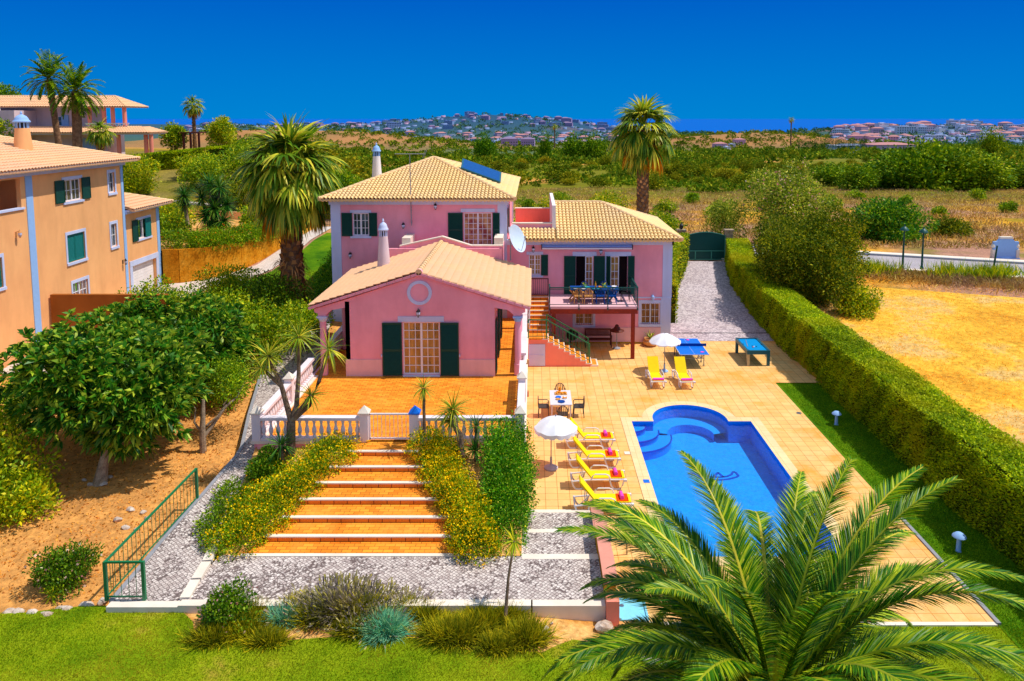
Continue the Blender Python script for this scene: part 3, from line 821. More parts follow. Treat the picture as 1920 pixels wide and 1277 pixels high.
# ------------------------------------------------------------------ pool and patio
def arc(cx, cy, r, a0, a1, n): return [(cx + r * math.cos(math.radians(a0 + (a1 - a0) * i / n)), cy + r * math.sin(math.radians(a0 + (a1 - a0) * i / n))) for i in range(n + 1)]
PX0, PX1, PY0, PY1 = 4.21, 9.38, 21.0, 31.0
pool_out = [(PX0, PY0), (PX1, PY0), (PX1, PY1), (8.42, PY1)] + arc(6.79, 31.22, 1.63, 0, 180, 30) + [(5.16, PY1), (PX0, PY1)]
def offset(poly, d):
    n = len(poly); o = []
    for i in range(n):
        p0, p1, p2 = Vector(poly[i - 1]), Vector(poly[i]), Vector(poly[(i + 1) % n])
        a = (p1 - p0).normalized(); b = (p2 - p1).normalized()
        na = Vector((a.y, -a.x)); nb = Vector((b.y, -b.x)); nn = (na + nb)
        nn = nn.normalized() / max(.45, math.sqrt(max(.0, (1 + na.dot(nb)) / 2)))
        o.append((p1.x + nn.x * d, p1.y + nn.y * d))
    return o
cop = offset(pool_out, .42)
patio_poly = [(2.0, 18.15), (11.96, 18.15), (11.94, 35.72), (14.3, 35.72), (14.3, 42.62), (7.9, 42.62), (7.9, 42.3), (-.32, 42.3), (-.32, 23.42), (2.0, 23.42)]
sheet('patio', patio_poly, m_patio, 0.0, holes=[cop])
sheet('pool_surround', cop, m_coping, 0.012, holes=[offset(pool_out, -.02)])
mb = MB()
for i in range(len(pool_out)):
    a = pool_out[i]; b = pool_out[(i + 1) % len(pool_out)]
    mb.quad((a[0], a[1], .011), (b[0], b[1], .011), (b[0], b[1], -.95), (a[0], a[1], -.95))
mb.raw([(p[0], p[1], -.95) for p in pool_out], [tuple(range(len(pool_out)))])
tag(mb.build('pool_basin', m_pool), kind='structure')
tag(sheet('pool_water', offset(pool_out, -.004), m_water, -.09), kind='structure')
# steps inside the pool: three quarter rounds in a corner, a bench round the curved end
pt = thing('pool_steps', 'three rounded blue tiled steps in the corner of the pool under water', 'pool steps', (PX0, PY1, -1.2))
for i, (r, z) in enumerate(((.62, -.22), (1.18, -.42), (1.72, -.62))):
    mb = MB(); q = [(PX0 + .004, PY1 - .004)] + [(PX0 + .004 + r * math.sin(math.radians(a)), PY1 - .004 - r * math.cos(math.radians(a))) for a in range(0, 91, 6)]
    mb.prism(q, -.94, z, 'z', 0); mb.tube([(x, y, z + .006) for x, y in q[1:]], .035, 6, 1)
    mb.build('step', [m_pool2, m_poolnavy], pt)
bt = thing('pool_bench', 'curved blue underwater bench round the bowed end of the pool', 'pool bench', (6.79, 31.3, -1.2))
inner = arc(6.79, 31.0, 1.0, 0, 180, 24); outer = arc(6.79, 31.22, 1.62, 0, 180, 24)
mb = MB()
for i in range(24):
    a, b, c2, d2 = outer[i], outer[i + 1], inner[i + 1], inner[i]
    mb.quad((*a, -.58), (*b, -.58), (*c2, -.58), (*d2, -.58), mi=0); mb.quad((*d2, -.58), (*c2, -.58), (*c2, -.94), (*d2, -.94), mi=1)
mb.build('bench', [m_pool2, m_pool], bt)
dol = [(-.95, .10), (-.8, .02), (-.5, -.1), (-.1, -.2), (.3, -.22), (.62, -.16), (.86, -.02), (1.02, .2), (1.12, .12), (1.16, -.1), (1.06, -.2), (.9, -.26), (.62, -.36), (.25, -.42), (-.15, -.4), (-.5, -.3), (-.72, -.14), (-.98, -.02), (-1.12, .06)]
mb = MB(); n = len(dol)
for i in range(n):
    a, b = dol[i], dol[(i + 1) % n]
    mb.bar((7.05 + a[0] * .85, 28.1 + a[1] * 1.1, -.94), (7.05 + b[0] * .85, 28.1 + b[1] * 1.1, -.94), .09, .016)
mb.bar((7.05, 27.9, -.94), (7.3, 28.25, -.94), .09, .016); mb.bar((7.3, 28.25, -.94), (7.42, 27.85, -.94), .09, .016)
tag(mb.build('mosaic', m_poolnavy), 'navy mosaic outline of a leaping dolphin on the pool floor', 'mosaic')
for i, (px, py, lab) in enumerate(((1176, 850, 'small white skimmer lid set in the pool surround beside the loungers'), (1212, 903, 'small blue skimmer lid set in the pool surround near the fourth lounger'), (1252, 1028, 'small blue skimmer lid set in the pool surround near its front corner'))):
    p = G(px, py); mb = MB(); mb.box(p.x - .11, p.y - .12, .01, p.x + .11, p.y + .12, .022)
    tag(mb.build('skimmer_lid', m_nosing if i == 0 else m_bluetop), lab, 'lid')
for px, py, lab in ((1498, 775, 'round steel spotlight set in the patio edge by the middle of the side lawn'), (1760, 1055, 'round steel spotlight set in the patio edge beside the near white bollard lamp')):
    p = G(px, py); t_ = thing('ground_spotlight', lab, 'spotlight', (p.x, p.y, 0)); mb = MB(); mb.lathe([(.11, .0), (.11, .02), (.08, .025)], p.x, p.y, 0, 14); mb.build('rim', m_steel, t_, smooth=True)
    mb = MB(); mb.lathe([(.075, .026), (.04, .034)], p.x, p.y, 0, 12); mb.build('lens', m_paneblue, t_, smooth=True)
mb = MB(); mb.box(2.2, 18.02, -1.2, 11.96, 18.148, .0); tag(mb.build('patio_edge', m_nosing), kind='structure')
mb = MB(); mb.box(11.962, 18.05, -.3, 12.07, 23.5, .04); tag(mb.build('kerb', m_grey), kind='structure')

# ------------------------------------------------------------------ cobbled landing, steps to the patio, path
LZ0 = .5
sheet('landing', [(-9.15, 18.3), (1.86, 18.3), (1.86, 20.1), (-.3, 20.1), (-.3, 20.24), (-7.95, 20.24), (-9.0, 20.5)], m_cobble, LZ0)
mb = MB(); mb.box(-9.15, 18.05, -.3, -.06, 18.3, .512); tag(mb.build('kerb', m_nosing), kind='structure')
mb = MB(); mb.box(-.02, 18.05, -.3, 1.86, 18.3, .506); tag(mb.build('kerb', m_nosing), kind='structure')
t_ = thing('patio_steps', 'two broad cobbled steps with white edges leading down to the patio', 'steps', (.8, 21.7, 0))
for a, b, z in ((20.1, 20.35, .508), (21.75, 21.95, .34), (23.22, 23.42, .17)):
    mb = MB(); mb.box(-.32, a, -.3, 1.86, b, z); mb.build('nosing', m_nosing, t_)
for a, b, z in ((20.35, 21.75, .333), (21.95, 23.22, .163)):
    mb = MB(); mb.box(-.32, a, -.3, 1.86, b, z); mb.build('tread', m_cobble, t_)
t_ = thing('garden_wall', 'low stepped wall with pink stone cap between the cobbled steps and the patio', 'wall', (2.0, 20.5, 0))
for a, b, z in ((21.5, 23.2, .62), (19.65, 21.5, .95), (18.3, 19.65, 1.0)):
    mb = MB(); mb.box(1.87, a, -.5, 2.15, b, z - .06); mb.build('wall', m_rawwall if a < 21 else m_white, t_)
    mb = MB(); mb.box(1.83, a - .03, z - .058, 2.21, b + .02, z); mb.build('cap', M_stucco('pink_stone', srgb(222, 150, 130), .25), t_)
mb = MB(); mb.box(1.87, 17.9, -.7, 2.2, 18.3, .72); mb.build('pillar', m_salmon, t_)
mb = MB(); mb.tube([(2.15, 20.3, .95), (2.35, 20.5, 1.0), (2.75, 21.1, .99), (2.8, 21.15, .0)], .025, 6)
tag(mb.build('handrail', m_steel), 'short steel handrail beside the stepped garden wall', 'handrail')
mb = MB(); mb.box(2.24, 18.16, .004, 3.0, 19.0, .05); mb.lathe([(.06, 0), (.06, .012)], 2.36, 18.72, .05, 10, 1); mb.box(2.24, 18.16, .05, 2.29, 19.0, .09, 0); mb.box(2.95, 18.16, .05, 3.0, 19.0, .09, 0); mb.box(2.29, 18.95, .05, 2.95, 19.0, .09, 0)
tag(mb.build('shower_tray', [m_tray, m_steel]), 'pale blue foot bath tray at the front edge of the patio', 'shower tray')

pathz = lambda x, y: float(np.interp(y, [18.2, 20, 26, 34, 42, 46], [.46, .52, .98, 1.25, 1.42, 1.6]))
pl = [(-10.95, 18.3), (-10.9, 21), (-10.75, 23), (-10.55, 26), (-11.4, 29), (-12.4, 33), (-12.8, 42), (-12.9, 46)]
pr = [(-9.1, 18.3), (-9.2, 20), (-9.6, 23), (-9.95, 26), (-10.05, 29), (-10.05, 33), (-11.6, 42.2), (-11.7, 46)]
ribbon('path', pl, pr, m_cobble, pathz, .01, 50, 6)
kb = MB(); A = resample(pl, 50)
for a, b in zip(A[:-1], A[1:]): kb.bar((a[0] - .05, a[1], pathz(*a) - .03), (b[0] - .05, b[1], pathz(*b) - .03), .12, .14)
tag(kb.build('kerb', m_grey), kind='structure')
mb = MB(); mb.box(-11.0, 18.05, -.2, -9.15, 18.3, .47); tag(mb.build('kerb', m_nosing), kind='structure')
pr3 = resample(pr[:3], 7)
kt = thing('edging_stones', 'row of long white edging stones where the path meets the landing', 'edging stones', (-9.2, 19.5, .5))
for i in range(5):
    a, b = pr3[i], pr3[i + 1]; d = (b - a)
    mb = MB(); mb.bar((*(a + d * .04), pathz(*a) + .03), (*(b - d * .06), pathz(*b) + .03), .26, .12); mb.build('stone', m_nosing, kt)
# sloping soil of the stair flanks
sheet('flank_soil', [(-9.95, 25.7, 1.25), (-9.6, 23, .72), (-9.1, 20.3, .5), (-8.35, 20.3, .5), (-7.35, 22.4, .85), (-6.45, 25.0, 1.32), (-6.0, 25.7, 1.4)], m_soil)
sheet('flank_soil', [(-4.2, 25.7, 1.4), (-4.0, 25.0, 1.32), (-2.75, 22.4, .85), (-1.65, 20.3, .5), (-.34, 20.3, .48), (-.34, 25.7, 1.3)], m_soil)
mb = MB(); mb.box(-.36, 20.35, -.3, -.30, 25.7, .4); tag(mb.build('kerb', m_nosing), kind='structure')

# ------------------------------------------------------------------ terrace, front steps, balustrades
TZ = 1.5
sheet('terrace', [(-9.85, 25.75), (-.42, 25.75), (-.42, 42.2), (-9.85, 42.2)], m_terra, TZ)
t_ = thing('terrace_wall', 'pink retaining wall with white rim below the terracotta terrace', 'wall', (-5, 25.7, 0))
mb = MB()
mb.box(-10.0, 25.72, -.5, -9.85, 42.2, TZ - .06); mb.box(-.43, 25.72, -.5, -.3, 42.2, TZ - .06); mb.box(-9.85, 25.6, -.3, -5.98, 25.72, TZ - .06); mb.box(-4.3, 25.6, -.3, -.43, 25.72, TZ - .06)
mb.build('wall', m_pink, t_)
mb = MB(); mb.box(-10.06, 25.76, TZ - .058, -9.62, 32.4, TZ + .05); mb.box(-.66, 25.76, TZ - .058, -.26, 42.2, TZ + .05); mb.box(-10.06, 25.55, TZ - .058, -5.95, 25.76, TZ + .05); mb.box(-4.33, 25.55, TZ - .058, -.26, 25.76, TZ + .05)
mb.build('rim', m_nosing, t_)

stp = thing('front_steps', 'wide flight of terracotta steps with white edges up to the terrace gate', 'steps', (-5, 22.5, .5))
edges = [24.82, 24.0, 23.22, 22.47, 21.69, 20.93, 20.21]
back = [25.62] + edges[:-1]
xl = [-6.5, -6.85, -7.1, -7.4, -7.7, -7.95, -8.4]; xr = [-4.0, -3.7, -3.2, -2.8, -2.35, -2.1, -1.6]
for i, (e, b_) in enumerate(zip(edges, back)):
    z = TZ - .163 * i
    last = i == 6
    mb = MB(); mb.quad((xl[i], e + .14, z), (xr[i], e + .14, z), (xr[i], b_ + .01, z), (xl[i], b_ + .01, z), mi=0)
    if not last: mb.box(xl[i], e + .02, z - .163, xr[i], e + .14, z - .04, mi=1)
    else: mb.box(xl[i], e + .02, z - .3, xr[i], e + .14, z - .04, mi=1)
    s_ = mb.build('step', [m_terra, m_riser], stp)
    mb = MB(); mb.box(xl[i], e, z - .034, xr[i], e + .138, z + .006); mb.build('nosing', m_nosing, s_)

m_balus = M_stucco('cream_balustrade', srgb(238, 226, 230), 0.08)
bal_mb = MB(); bal_mb.lathe([(.075, 0), (.075, .05), (.045, .08), (.05, .12), (.085, .22), (.08, .30), (.045, .42), (.038, .50), (.06, .55), (.045, .58), (.075, .60), (.075, .65)], 0, 0, 0, 10)
bal_me = bal_mb.build('baluster', m_balus, None, smooth=True)
bal_data = bal_me.data; bpy.data.objects.remove(bal_me)
def post(parent, x, y, z, h, wd=.30, cap=None):
    mb = MB(); mb.box(x - wd/2, y - wd/2, z, x + wd/2, y + wd/2, z + h)
    s = mb.build('post', m_balus, parent)
    if cap is not False:
        mb = MB(); k = wd/2 + .05
        mb.box(x - k, y - k, z + h, x + k, y + k, z + h + .05)
        mb.raw([(x-k+.01, y-k+.01, z+h+.05), (x+k-.01, y-k+.01, z+h+.05), (x+k-.01, y+k-.01, z+h+.05), (x-k+.01, y+k-.01, z+h+.05), (x, y, z+h+.28)], [(0,1,4),(1,2,4),(2,3,4),(3,0,4),(3,2,1,0)])
        mb.build('cap', cap or m_nosing, s)
def balustrade(label, p, q, z, n, posts, caps=None):
    p = Vector(p); q = Vector(q); d = (q - p); L_ = d.length; d.normalize()
    c = (p + q) / 2
    t_ = thing('balustrade', label, 'balustrade', (c.x, c.y, z), 'balustrades round the terrace')
    mb = MB(); mb.bar((p.x, p.y, z + .08), (q.x, q.y, z + .08), .24, .10); mb.build('bottom_rail', m_balus, t_)
    mb = MB(); mb.bar((p.x, p.y, z + .835), (q.x, q.y, z + .835), .27, .10); mb.build('top_rail', m_balus, t_)
    for i in range(n):
        f = (i + .5) / n; r = p + d * L_ * f
        if any((Vector(s) - r).length < .2 for s in posts): continue
        o = bpy.data.objects.new('baluster', bal_data); COL.objects.link(o); o.parent = t_
        o.location = (r.x - c.x, r.y - c.y, .13)
    for i, s in enumerate(posts): post(t_, s[0], s[1], z + .03, 1.0, cap=(caps[i] if caps else None))
    return t_
BZ0 = TZ + .02
balustrade('white balustrade of vase balusters at the front of the terrace, between corner post and gate', (-9.75, 25.68), (-6.15, 25.68), BZ0, 14, [(-9.85, 25.68), (-6.02, 25.68)], [m_nosing, m_nosing])
balustrade('white balustrade at the front of the terrace between the gate and the tall green hedge', (-4.1, 25.68), (-.6, 25.68), BZ0, 14, [(-4.22, 25.68), (-.46, 25.68)], [m_bluetop, m_nosing])
balustrade('long white balustrade along the terrace edge on the side of the cobbled path', (-9.85, 25.9), (-9.85, 32.3), BZ0, 26, [(-9.85, 29.2)], [m_nosing])
balustrade('white balustrade along the terrace edge above the poolside patio', (-.46, 25.9), (-.46, 31.9), BZ0, 24, [(-.46, 29.3)], [m_nosing])
balustrade('white balustrade of the right porch above the patio, behind the porch column', (-.46, 32.9), (-.46, 40.9), BZ0, 32, [])
balustrade('shaded balustrade deep in the side porch of the pink villa', (-9.7, 35.0), (-9.7, 41.0), BZ0, 24, [])
gt = thing('terrace_gate', 'low white metal gate at the top of the front steps', 'gate', (-5.12, 25.68, TZ))
mb = MB()
for a, b in (((-5.84, 25.68, 1.56), (-5.84, 25.68, 2.52)), ((-4.40, 25.68, 1.56), (-4.40, 25.68, 2.52)), ((-5.84, 25.68, 1.6), (-4.40, 25.68, 1.6)), ((-5.84, 25.68, 2.5), (-4.40, 25.68, 2.5))): mb.bar(a, b, .055)
mb.build('frame', m_wtrim, gt)
for i in range(9):
    x = -5.7 + i * .145; mb = MB(); mb.tube([(x, 25.68, 1.62), (x, 25.68, 2.49)], .011, 6); mb.build('bar', m_wtrim, gt)

# ------------------------------------------------------------------ building helpers
def frame(ox, oy, face):
    """wall frame: u along the wall, n outward, w up"""
    if face == '-y': return Matrix(((1, 0, 0, ox), (0, -1, 0, oy), (0, 0, 1, 0), (0, 0, 0, 1)))
    if face == '+x': return Matrix(((0, 1, 0, ox), (1, 0, 0, oy), (0, 0, 1, 0), (0, 0, 0, 1)))
    if face == '-x': return Matrix(((0, -1, 0, ox), (1, 0, 0, oy), (0, 0, 1, 0), (0, 0, 0, 1)))
def wall_panel(mb, u0, u1, w0, w1, holes, depth=.16, mi=0):
    us = sorted({u0, u1, *[h[0] for h in holes], *[h[1] for h in holes]}); ws = sorted({w0, w1, *[h[2] for h in holes], *[h[3] for h in holes]})
    for a, b in zip(us[:-1], us[1:]):
        for c, d in zip(ws[:-1], ws[1:]):
            mu_, mw = (a + b) / 2, (c + d) / 2
            if any(h[0] < mu_ < h[1] and h[2] < mw < h[3] for h in holes): continue
            mb.quad((a, 0, c), (b, 0, c), (b, 0, d), (a, 0, d), mi=mi)
    for h in holes:
        a, b, c, d = h[:4]
        for q in (((a,0,c),(a,-depth,c),(a,-depth,d),(a,0,d)), ((b,0,c),(b,0,d),(b,-depth,d),(b,-depth,c)), ((a,0,d),(a,-depth,d),(b,-depth,d),(b,0,d)), ((a,0,c),(b,0,c),(b,-depth,c),(a,-depth,c))):
            mb.quad(*q, mi=mi)
def window(parent, M, u0, u1, w0, w1, nx=4, nz=3, depth=.13, pane=None, fm=None, name='window', leaves=2, bars=False, t=.055):
    fm = fm or m_wtrim; pane = pane or m_pane
    mb = MB(M); a, b = -depth, -depth + .06
    for x0, x1, z0, z1 in ((u0, u0 + t, w0, w1), (u1 - t, u1, w0, w1), (u0 + t, u1 - t, w0, w0 + t), (u0 + t, u1 - t, w1 - t, w1)): mb.box(x0, a, z0, x1, b, z1)
    if leaves == 2:
        c = (u0 + u1) / 2; mb.box(c - .045, a, w0 + t, c + .045, b + .008, w1 - t)
    for i in range(1, nx):
        x = u0 + (u1 - u0) * i / nx
        if leaves == 2 and abs(x - (u0 + u1) / 2) < .03: continue
        mb.box(x - .014, a + .01, w0 + t, x + .014, b - .01, w1 - t)
    for i in range(1, nz):
        z = w0 + (w1 - w0) * i / nz; mb.box(u0 + t, a + .012, z - .014, u1 - t, b - .012, z + .014)
    o = mb.build(name, fm, parent)
    mb = MB(M); mb.quad((u0 + .01, -depth + .016, w0 + .01), (u1 - .01, -depth + .016, w0 + .01), (u1 - .01, -depth + .016, w1 - .01), (u0 + .01, -depth + .016, w1 - .01))
    mb.build('pane', pane, o)
    if bars:
        mb = MB(M); k = int((u1 - u0) / .12)
        for i in range(1, k): x = u0 + (u1 - u0) * i / k; mb.bar((x, -.02, w0), (x, -.02, w1), .016)
        mb.build('bars', m_iron, o)
    return o
def surround(parent, M, u0, u1, w0, w1, wd=.12, sides='tblr', mat=None, pr=.025, sill=True):
    for k, nm, q in (('t', 'lintel', (u0 - wd, .002, w1, u1 + wd, pr, w1 + wd * 1.25)), ('b', 'sill', (u0 - wd, .002, w0 - wd, u1 + wd, pr + (.05 if sill else 0), w0)), ('l', 'window_trim', (u0 - wd, .002, w0, u0, pr, w1)), ('r', 'window_trim', (u1, .002, w0, u1 + wd, pr, w1))):
        if k in sides: mb = MB(M); mb.box(*q); mb.build(nm, mat or m_trim, parent)
def boxes(parent, name, mat, qs, M=None):
    for q in qs: mb = MB(M); mb.box(*q); mb.build(name, mat, parent)
def shutter(parent, M, u0, u1, w0, w1, mat=None, n0=.03, tilt=.018, ang=0.0, hinge='l', name='shutter'):
    mat = mat or m_green
    if ang:
        h = u0 if hinge == 'l' else u1
        R = Matrix.Translation((h, n0, 0)) @ Matrix.Rotation(ang if hinge == 'l' else -ang, 4, 'Z') @ Matrix.Translation((-h, -n0, 0))
        M = M @ R
    mb = MB(M); t = .055; d = .045
    for x0, x1, z0, z1 in ((u0, u0 + t, w0, w1), (u1 - t, u1, w0, w1), (u0 + t, u1 - t, w0, w0 + t * 1.5), (u0 + t, u1 - t, w1 - t * 1.5, w1)): mb.box(x0, n0, z0, x1, n0 + d, z1)
    if w1 - w0 > 1.6: zc = w0 + (w1 - w0) * .48; mb.box(u0 + t, n0, zc - .05, u1 - t, n0 + d, zc + .05)
    k = max(6, int((w1 - w0 - .16) / .062)); h = (w1 - w0 - .16) / k
    for i in range(k):
        z = w0 + .08 + h * (i + .15)
        mb.raw([(u0 + t, n0 + d - .004, z), (u1 - t, n0 + d - .004, z), (u1 - t, n0 + .006, z + h * .95), (u0 + t, n0 + .006, z + h * .95),
                (u0 + t, n0 + d - .012, z - .004), (u1 - t, n0 + d - .012, z - .004), (u1 - t, n0 + .0, z + h * .85), (u0 + t, n0 + .0, z + h * .85)],
               [(0,1,2,3),(7,6,5,4),(0,4,5,1),(2,6,7,3)])
    return mb.build(name, mat, parent)

def clip_plane(bm, pt, no):
    bmesh.ops.bisect_plane(bm, geom=list(bm.verts) + list(bm.edges) + list(bm.faces), dist=1e-5, plane_co=pt, plane_no=no, clear_outer=True, clear_inner=False)
def tile_roof(parent, O, U, V, poly, mat, pitch=.215, row=.34, hgt=.095, name='roof', ns=6):
    """barrel tile slope: O origin at an eave corner, U along the eave, V up the slope, poly in (u, v)"""
    O, U, V = Vector(O), Vector(U).normalized(), Vector(V).normalized(); Nn = U.cross(V).normalized()
    if Nn.z < 0: Nn = -Nn
    us = [p[0] for p in poly]; vs_ = [p[1] for p in poly]; u0, u1, v0, v1 = min(us), max(us), min(vs_), max(vs_)
    nc = int(math.ceil((u1 - u0) / pitch)); nr = int(math.ceil((v1 - v0) / row))
    uu = []
    for i in range(nc):
        for k in range(ns): uu.append((u0 + (i + k / ns) * pitch, max(0.0, math.sin(PI * (k / ns) * 1.0)) ** .8))
    uu.append((u0 + nc * pitch, 0.0))
    rnd = random.Random(int(abs(O.x * 31 + O.y * 17)) + 5)
    jit = [[rnd.uniform(-.006, .006) for _ in range(nc + 1)] for _ in range(nr + 1)]
    verts = []; faces = []; grime_shade = []
    for r in range(nr):
        for e in (0, 1):
            v = v0 + (r + e) * row - (0 if e == 0 else .0008)
            for j, (u, hh) in enumerate(uu):
                grime_shade.append(max(0.0, 1 - hh * 1.5) ** 1.2 * .9 + (.35 if e == 1 else 0))
                h = hh * hgt + (.05 if e == 0 else .0) + jit[r][j // ns]
                verts.append(O + U * u + V * v + Nn * h)
    w_ = len(uu)
    for r in range(nr * 2 - 1):
        for j in range(w_ - 1):
            a = r * w_ + j; faces.append((a, a + 1, a + w_ + 1, a + w_))
    # lip at the eave so that the open ends of the tiles read
    me = bpy.data.meshes.new('t'); me.from_pydata(verts, [], faces); bm = bmesh.new(); bm.from_mesh(me); bpy.data.meshes.remove(me)
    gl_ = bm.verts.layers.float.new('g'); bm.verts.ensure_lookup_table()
    for v_, g_ in zip(bm.verts, grime_shade): v_[gl_] = g_
    c = Vector((sum(us) / len(us), sum(vs_) / len(vs_)))
    for i in range(len(poly)):
        a, b = Vector(poly[i]), Vector(poly[(i + 1) % len(poly)]); e = (b - a); no2 = Vector((e.y, -e.x))
        if no2.dot(c - a) > 0: no2 = -no2
        clip_plane(bm, O + U * a.x + V * a.y, (U * no2.x + V * no2.y).normalized())
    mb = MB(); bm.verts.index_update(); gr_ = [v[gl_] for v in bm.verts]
    mb.v = [tuple(v.co) for v in bm.verts]; mb.f = [tuple(v.index for v in f.verts) for f in bm.faces]; mb.m = [0] * len(mb.f); bm.free()
    # board under the tiles
    k = [O + U * p[0] + V * p[1] - Nn * .02 for p in poly]; k2 = [q - Nn * .06 for q in k]; n = len(poly)
    mb.raw(k + k2, [tuple(range(n)), tuple(range(2*n-1, n-1, -1))] + [(i, (i+1) % n, n + (i+1) % n, n + i) for i in range(n)])
    o = mb.build(name, mat, parent, fix=False)
    a_ = o.data.attributes.new('GrimeShade', 'FLOAT', 'POINT'); a_.data.foreach_set('value', gr_ + [0.3] * (len(o.data.vertices) - len(gr_)))
    return o
def ridge(parent, p, q, mat, r=.11, step=.42, name='ridge_cap'):
    p, q = Vector(p), Vector(q); d = q - p; n = max(1, int(d.length / step)); mb = MB()
    for i in range(n):
        a = p + d * (i / n); b = p + d * ((i + 1.12) / n)
        mb.tube([a, b], [r * 1.08, r * .86], 10)
    return mb.build(name, mat, parent, smooth=True)
def scallop_eave(parent, p, q, mat, pitch=.215, r=.10, name='eave_tiles'):
    """row of open under-tile ends below the eave"""
    p, q = Vector(p), Vector(q); d = q - p; n = int(d.length / pitch); out_ = Vector((d.y, -d.x, 0)).normalized(); mb = MB()
    for i in range(n):
        c = p + d * ((i + .5) / n)
        mb.tube([c - out_ * .25, c + out_ * .06], [r * .85, r], 8)
    return mb.build(name, mat, parent, smooth=True)
def hip_roof(parent, x0, x1, y0, y1, z0, rise, mat, axis='x', rcap=None, pitch=.215, row=.34):
    """hip roof over a rectangle; returns ridge end points"""
    if axis == 'x':
        k = (y1 - y0) / 2; A = Vector((x0 + k, (y0 + y1) / 2, z0 + rise)); B = Vector((x1 - k, (y0 + y1) / 2, z0 + rise))
    elif axis == 'y':
        k = (x1 - x0) / 2; A = Vector(((x0 + x1) / 2, y0 + k, z0 + rise)); B = Vector(((x0 + x1) / 2, y1 - k, z0 + rise))
    else:
        A = B = Vector(((x0 + x1) / 2, (y0 + y1) / 2, z0 + rise))
    c = [Vector((x0, y0, z0)), Vector((x1, y0, z0)), Vector((x1, y1, z0)), Vector((x0, y1, z0))]
    f = [(c[0], c[1], B if axis != 'y' else A, A), (c[1], c[2], B, B if axis != 'y' else A), (c[2], c[3], A if axis == 'x' else B, B), (c[3], c[0], A, A if axis != 'y' else B)]
    if axis == 'x': f = [(c[0], c[1], B, A), (c[1], c[2], B, B), (c[2], c[3], A, B), (c[3], c[0], A, A)]
    if axis == 'y': f = [(c[0], c[1], A, A), (c[1], c[2], B, A), (c[2], c[3], B, B), (c[3], c[0], A, B)]
    first = None
    for p, q, t1, t2 in f:
        U = (q - p).normalized(); mid = (t1 + t2) / 2; V = mid - p; V = (V - U * V.dot(U)).normalized()
        pts = []
        for s in (p, q, t1, t2):
            w_ = ((s - p).dot(U), (s - p).dot(V))
            if not any(abs(w_[0] - e[0]) + abs(w_[1] - e[1]) < 1e-4 for e in pts): pts.append(w_)
        o = tile_roof(parent, p, U, V, pts, mat, pitch, row)
        first = first or o
    rm = rcap or m_ridge
    up = Vector((0, 0, .05))
    for a, b in ((c[0], A), (c[1], B if axis == 'x' else A), (c[2], B), (c[3], A if axis == 'x' else B)): ridge(first, a + up, b + up, rm)
    if (A - B).length > .1: ridge(first, A + up, B + up, rm)
    return A, B
def lantern(label, x, y, z, mat=None, face='-y', group='wall lanterns on the pink villa'):
    M = frame(x, y, face); t_ = thing('wall_lantern', label, 'wall lantern', (x, y, z), group)
    mb = MB(M); mb.box(-.05, .002, z - .12, .05, .03, z + .12); mb.bar((0, .03, z + .1), (0, .18, z + .16), .025); mb.build('bracket', mat or m_iron, t_)
    mb = MB(); c = M @ Vector((0, .2, 0)); mb.lathe([(.03, -.14), (.09, -.02), (.095, .12), (.02, .22), (.012, .27)], c.x, c.y, z - .04, 6); mb.build('lamp_case', mat or m_iron, t_)
    mb = MB(); mb.lathe([(.05, -.10), (.088, -.01), (.093, .09)], c.x, c.y, z - .035, 12); mb.build('glass', m_trim, t_)
    return t_
def chimney(parent, x, y, z0, h, mat, capm, r0=.30, r1=.19):
    mb = MB(); mb.lathe([(r0, 0), (r0 * .97, .05), (r1, h)], x, y, z0, 20)
    c = mb.build('chimney', mat, parent, smooth=True)
    mb = MB()
    for k in range(10): a = 2 * PI * k / 10; mb.bar((x + math.cos(a) * r1 * .85, y + math.sin(a) * r1 * .85, z0 + h), (x + math.cos(a) * r1 * .85, y + math.sin(a) * r1 * .85, z0 + h + .3), .05)
    mb.lathe([(r1 * .55, 0), (r1 * .55, .3)], x, y, z0 + h, 8, 1)
    mb.build('vent', [capm, m_black], c)
    mb = MB(); mb.lathe([(r1 * 1.2, .30), (r1 * 1.25, .36), (r1 * 1.0, .45), (r1 * .95, .52), (r1 * .7, .64), (r1 * .25, .72), (.04, .74), (.06, .80), (.03, .88), (.01, .92)], x, y, z0 + h, 18)
    mb.build('cap', capm, c, smooth=True)
    return c

# ------------------------------------------------------------------ the pink villa
villa = thing('pink_villa', 'pink villa with tiled roofs, white corner bands and green shutters', 'villa', (-2.5, 44, 0))
# upper block
F = frame(0, 42.2, '-y')
w_win = (-10.3, -9.38, 6.3, 7.6); w_door = (-3.97, -2.36, 5.75, 7.62)
mb = MB(F); wall_panel(mb, -11.5, -1.55, 0, 8.35, [w_win, w_door])
mb.M = None; mb.box(-11.5, 42.36, -.3, -1.55, 55.5, 8.35)
mb.build('wall', m_pink, villa)
boxes(villa, 'corner_band', m_trim, ((-11.54, 42.165, 0, -10.98, 42.62, 8.1), (-2.04, 42.165, 0, -1.51, 42.62, 8.1), (-11.54, 55.0, 0, -11.0, 55.54, 8.1), (-2.04, 55.0, 0, -1.51, 55.54, 8.1)))
mb = MB(); mb.box(-11.62, 42.08, 8.1, -1.43, 55.62, 8.34); mb.box(-11.8, 41.9, 8.34, -1.25, 55.8, 8.42); mb.build('cornice', m_trim, villa)
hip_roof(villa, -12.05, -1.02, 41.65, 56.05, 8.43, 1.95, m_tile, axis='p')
scallop_eave(villa, (-11.95, 41.78, 8.40), (-1.1, 41.78, 8.40), m_tile); scallop_eave(villa, (-1.15, 41.8, 8.40), (-1.15, 55.9, 8.40), m_tile)
window(villa, F, *w_win, 4, 3, pane=m_paneblue); surround(villa, F, *w_win, .14, 'tb')
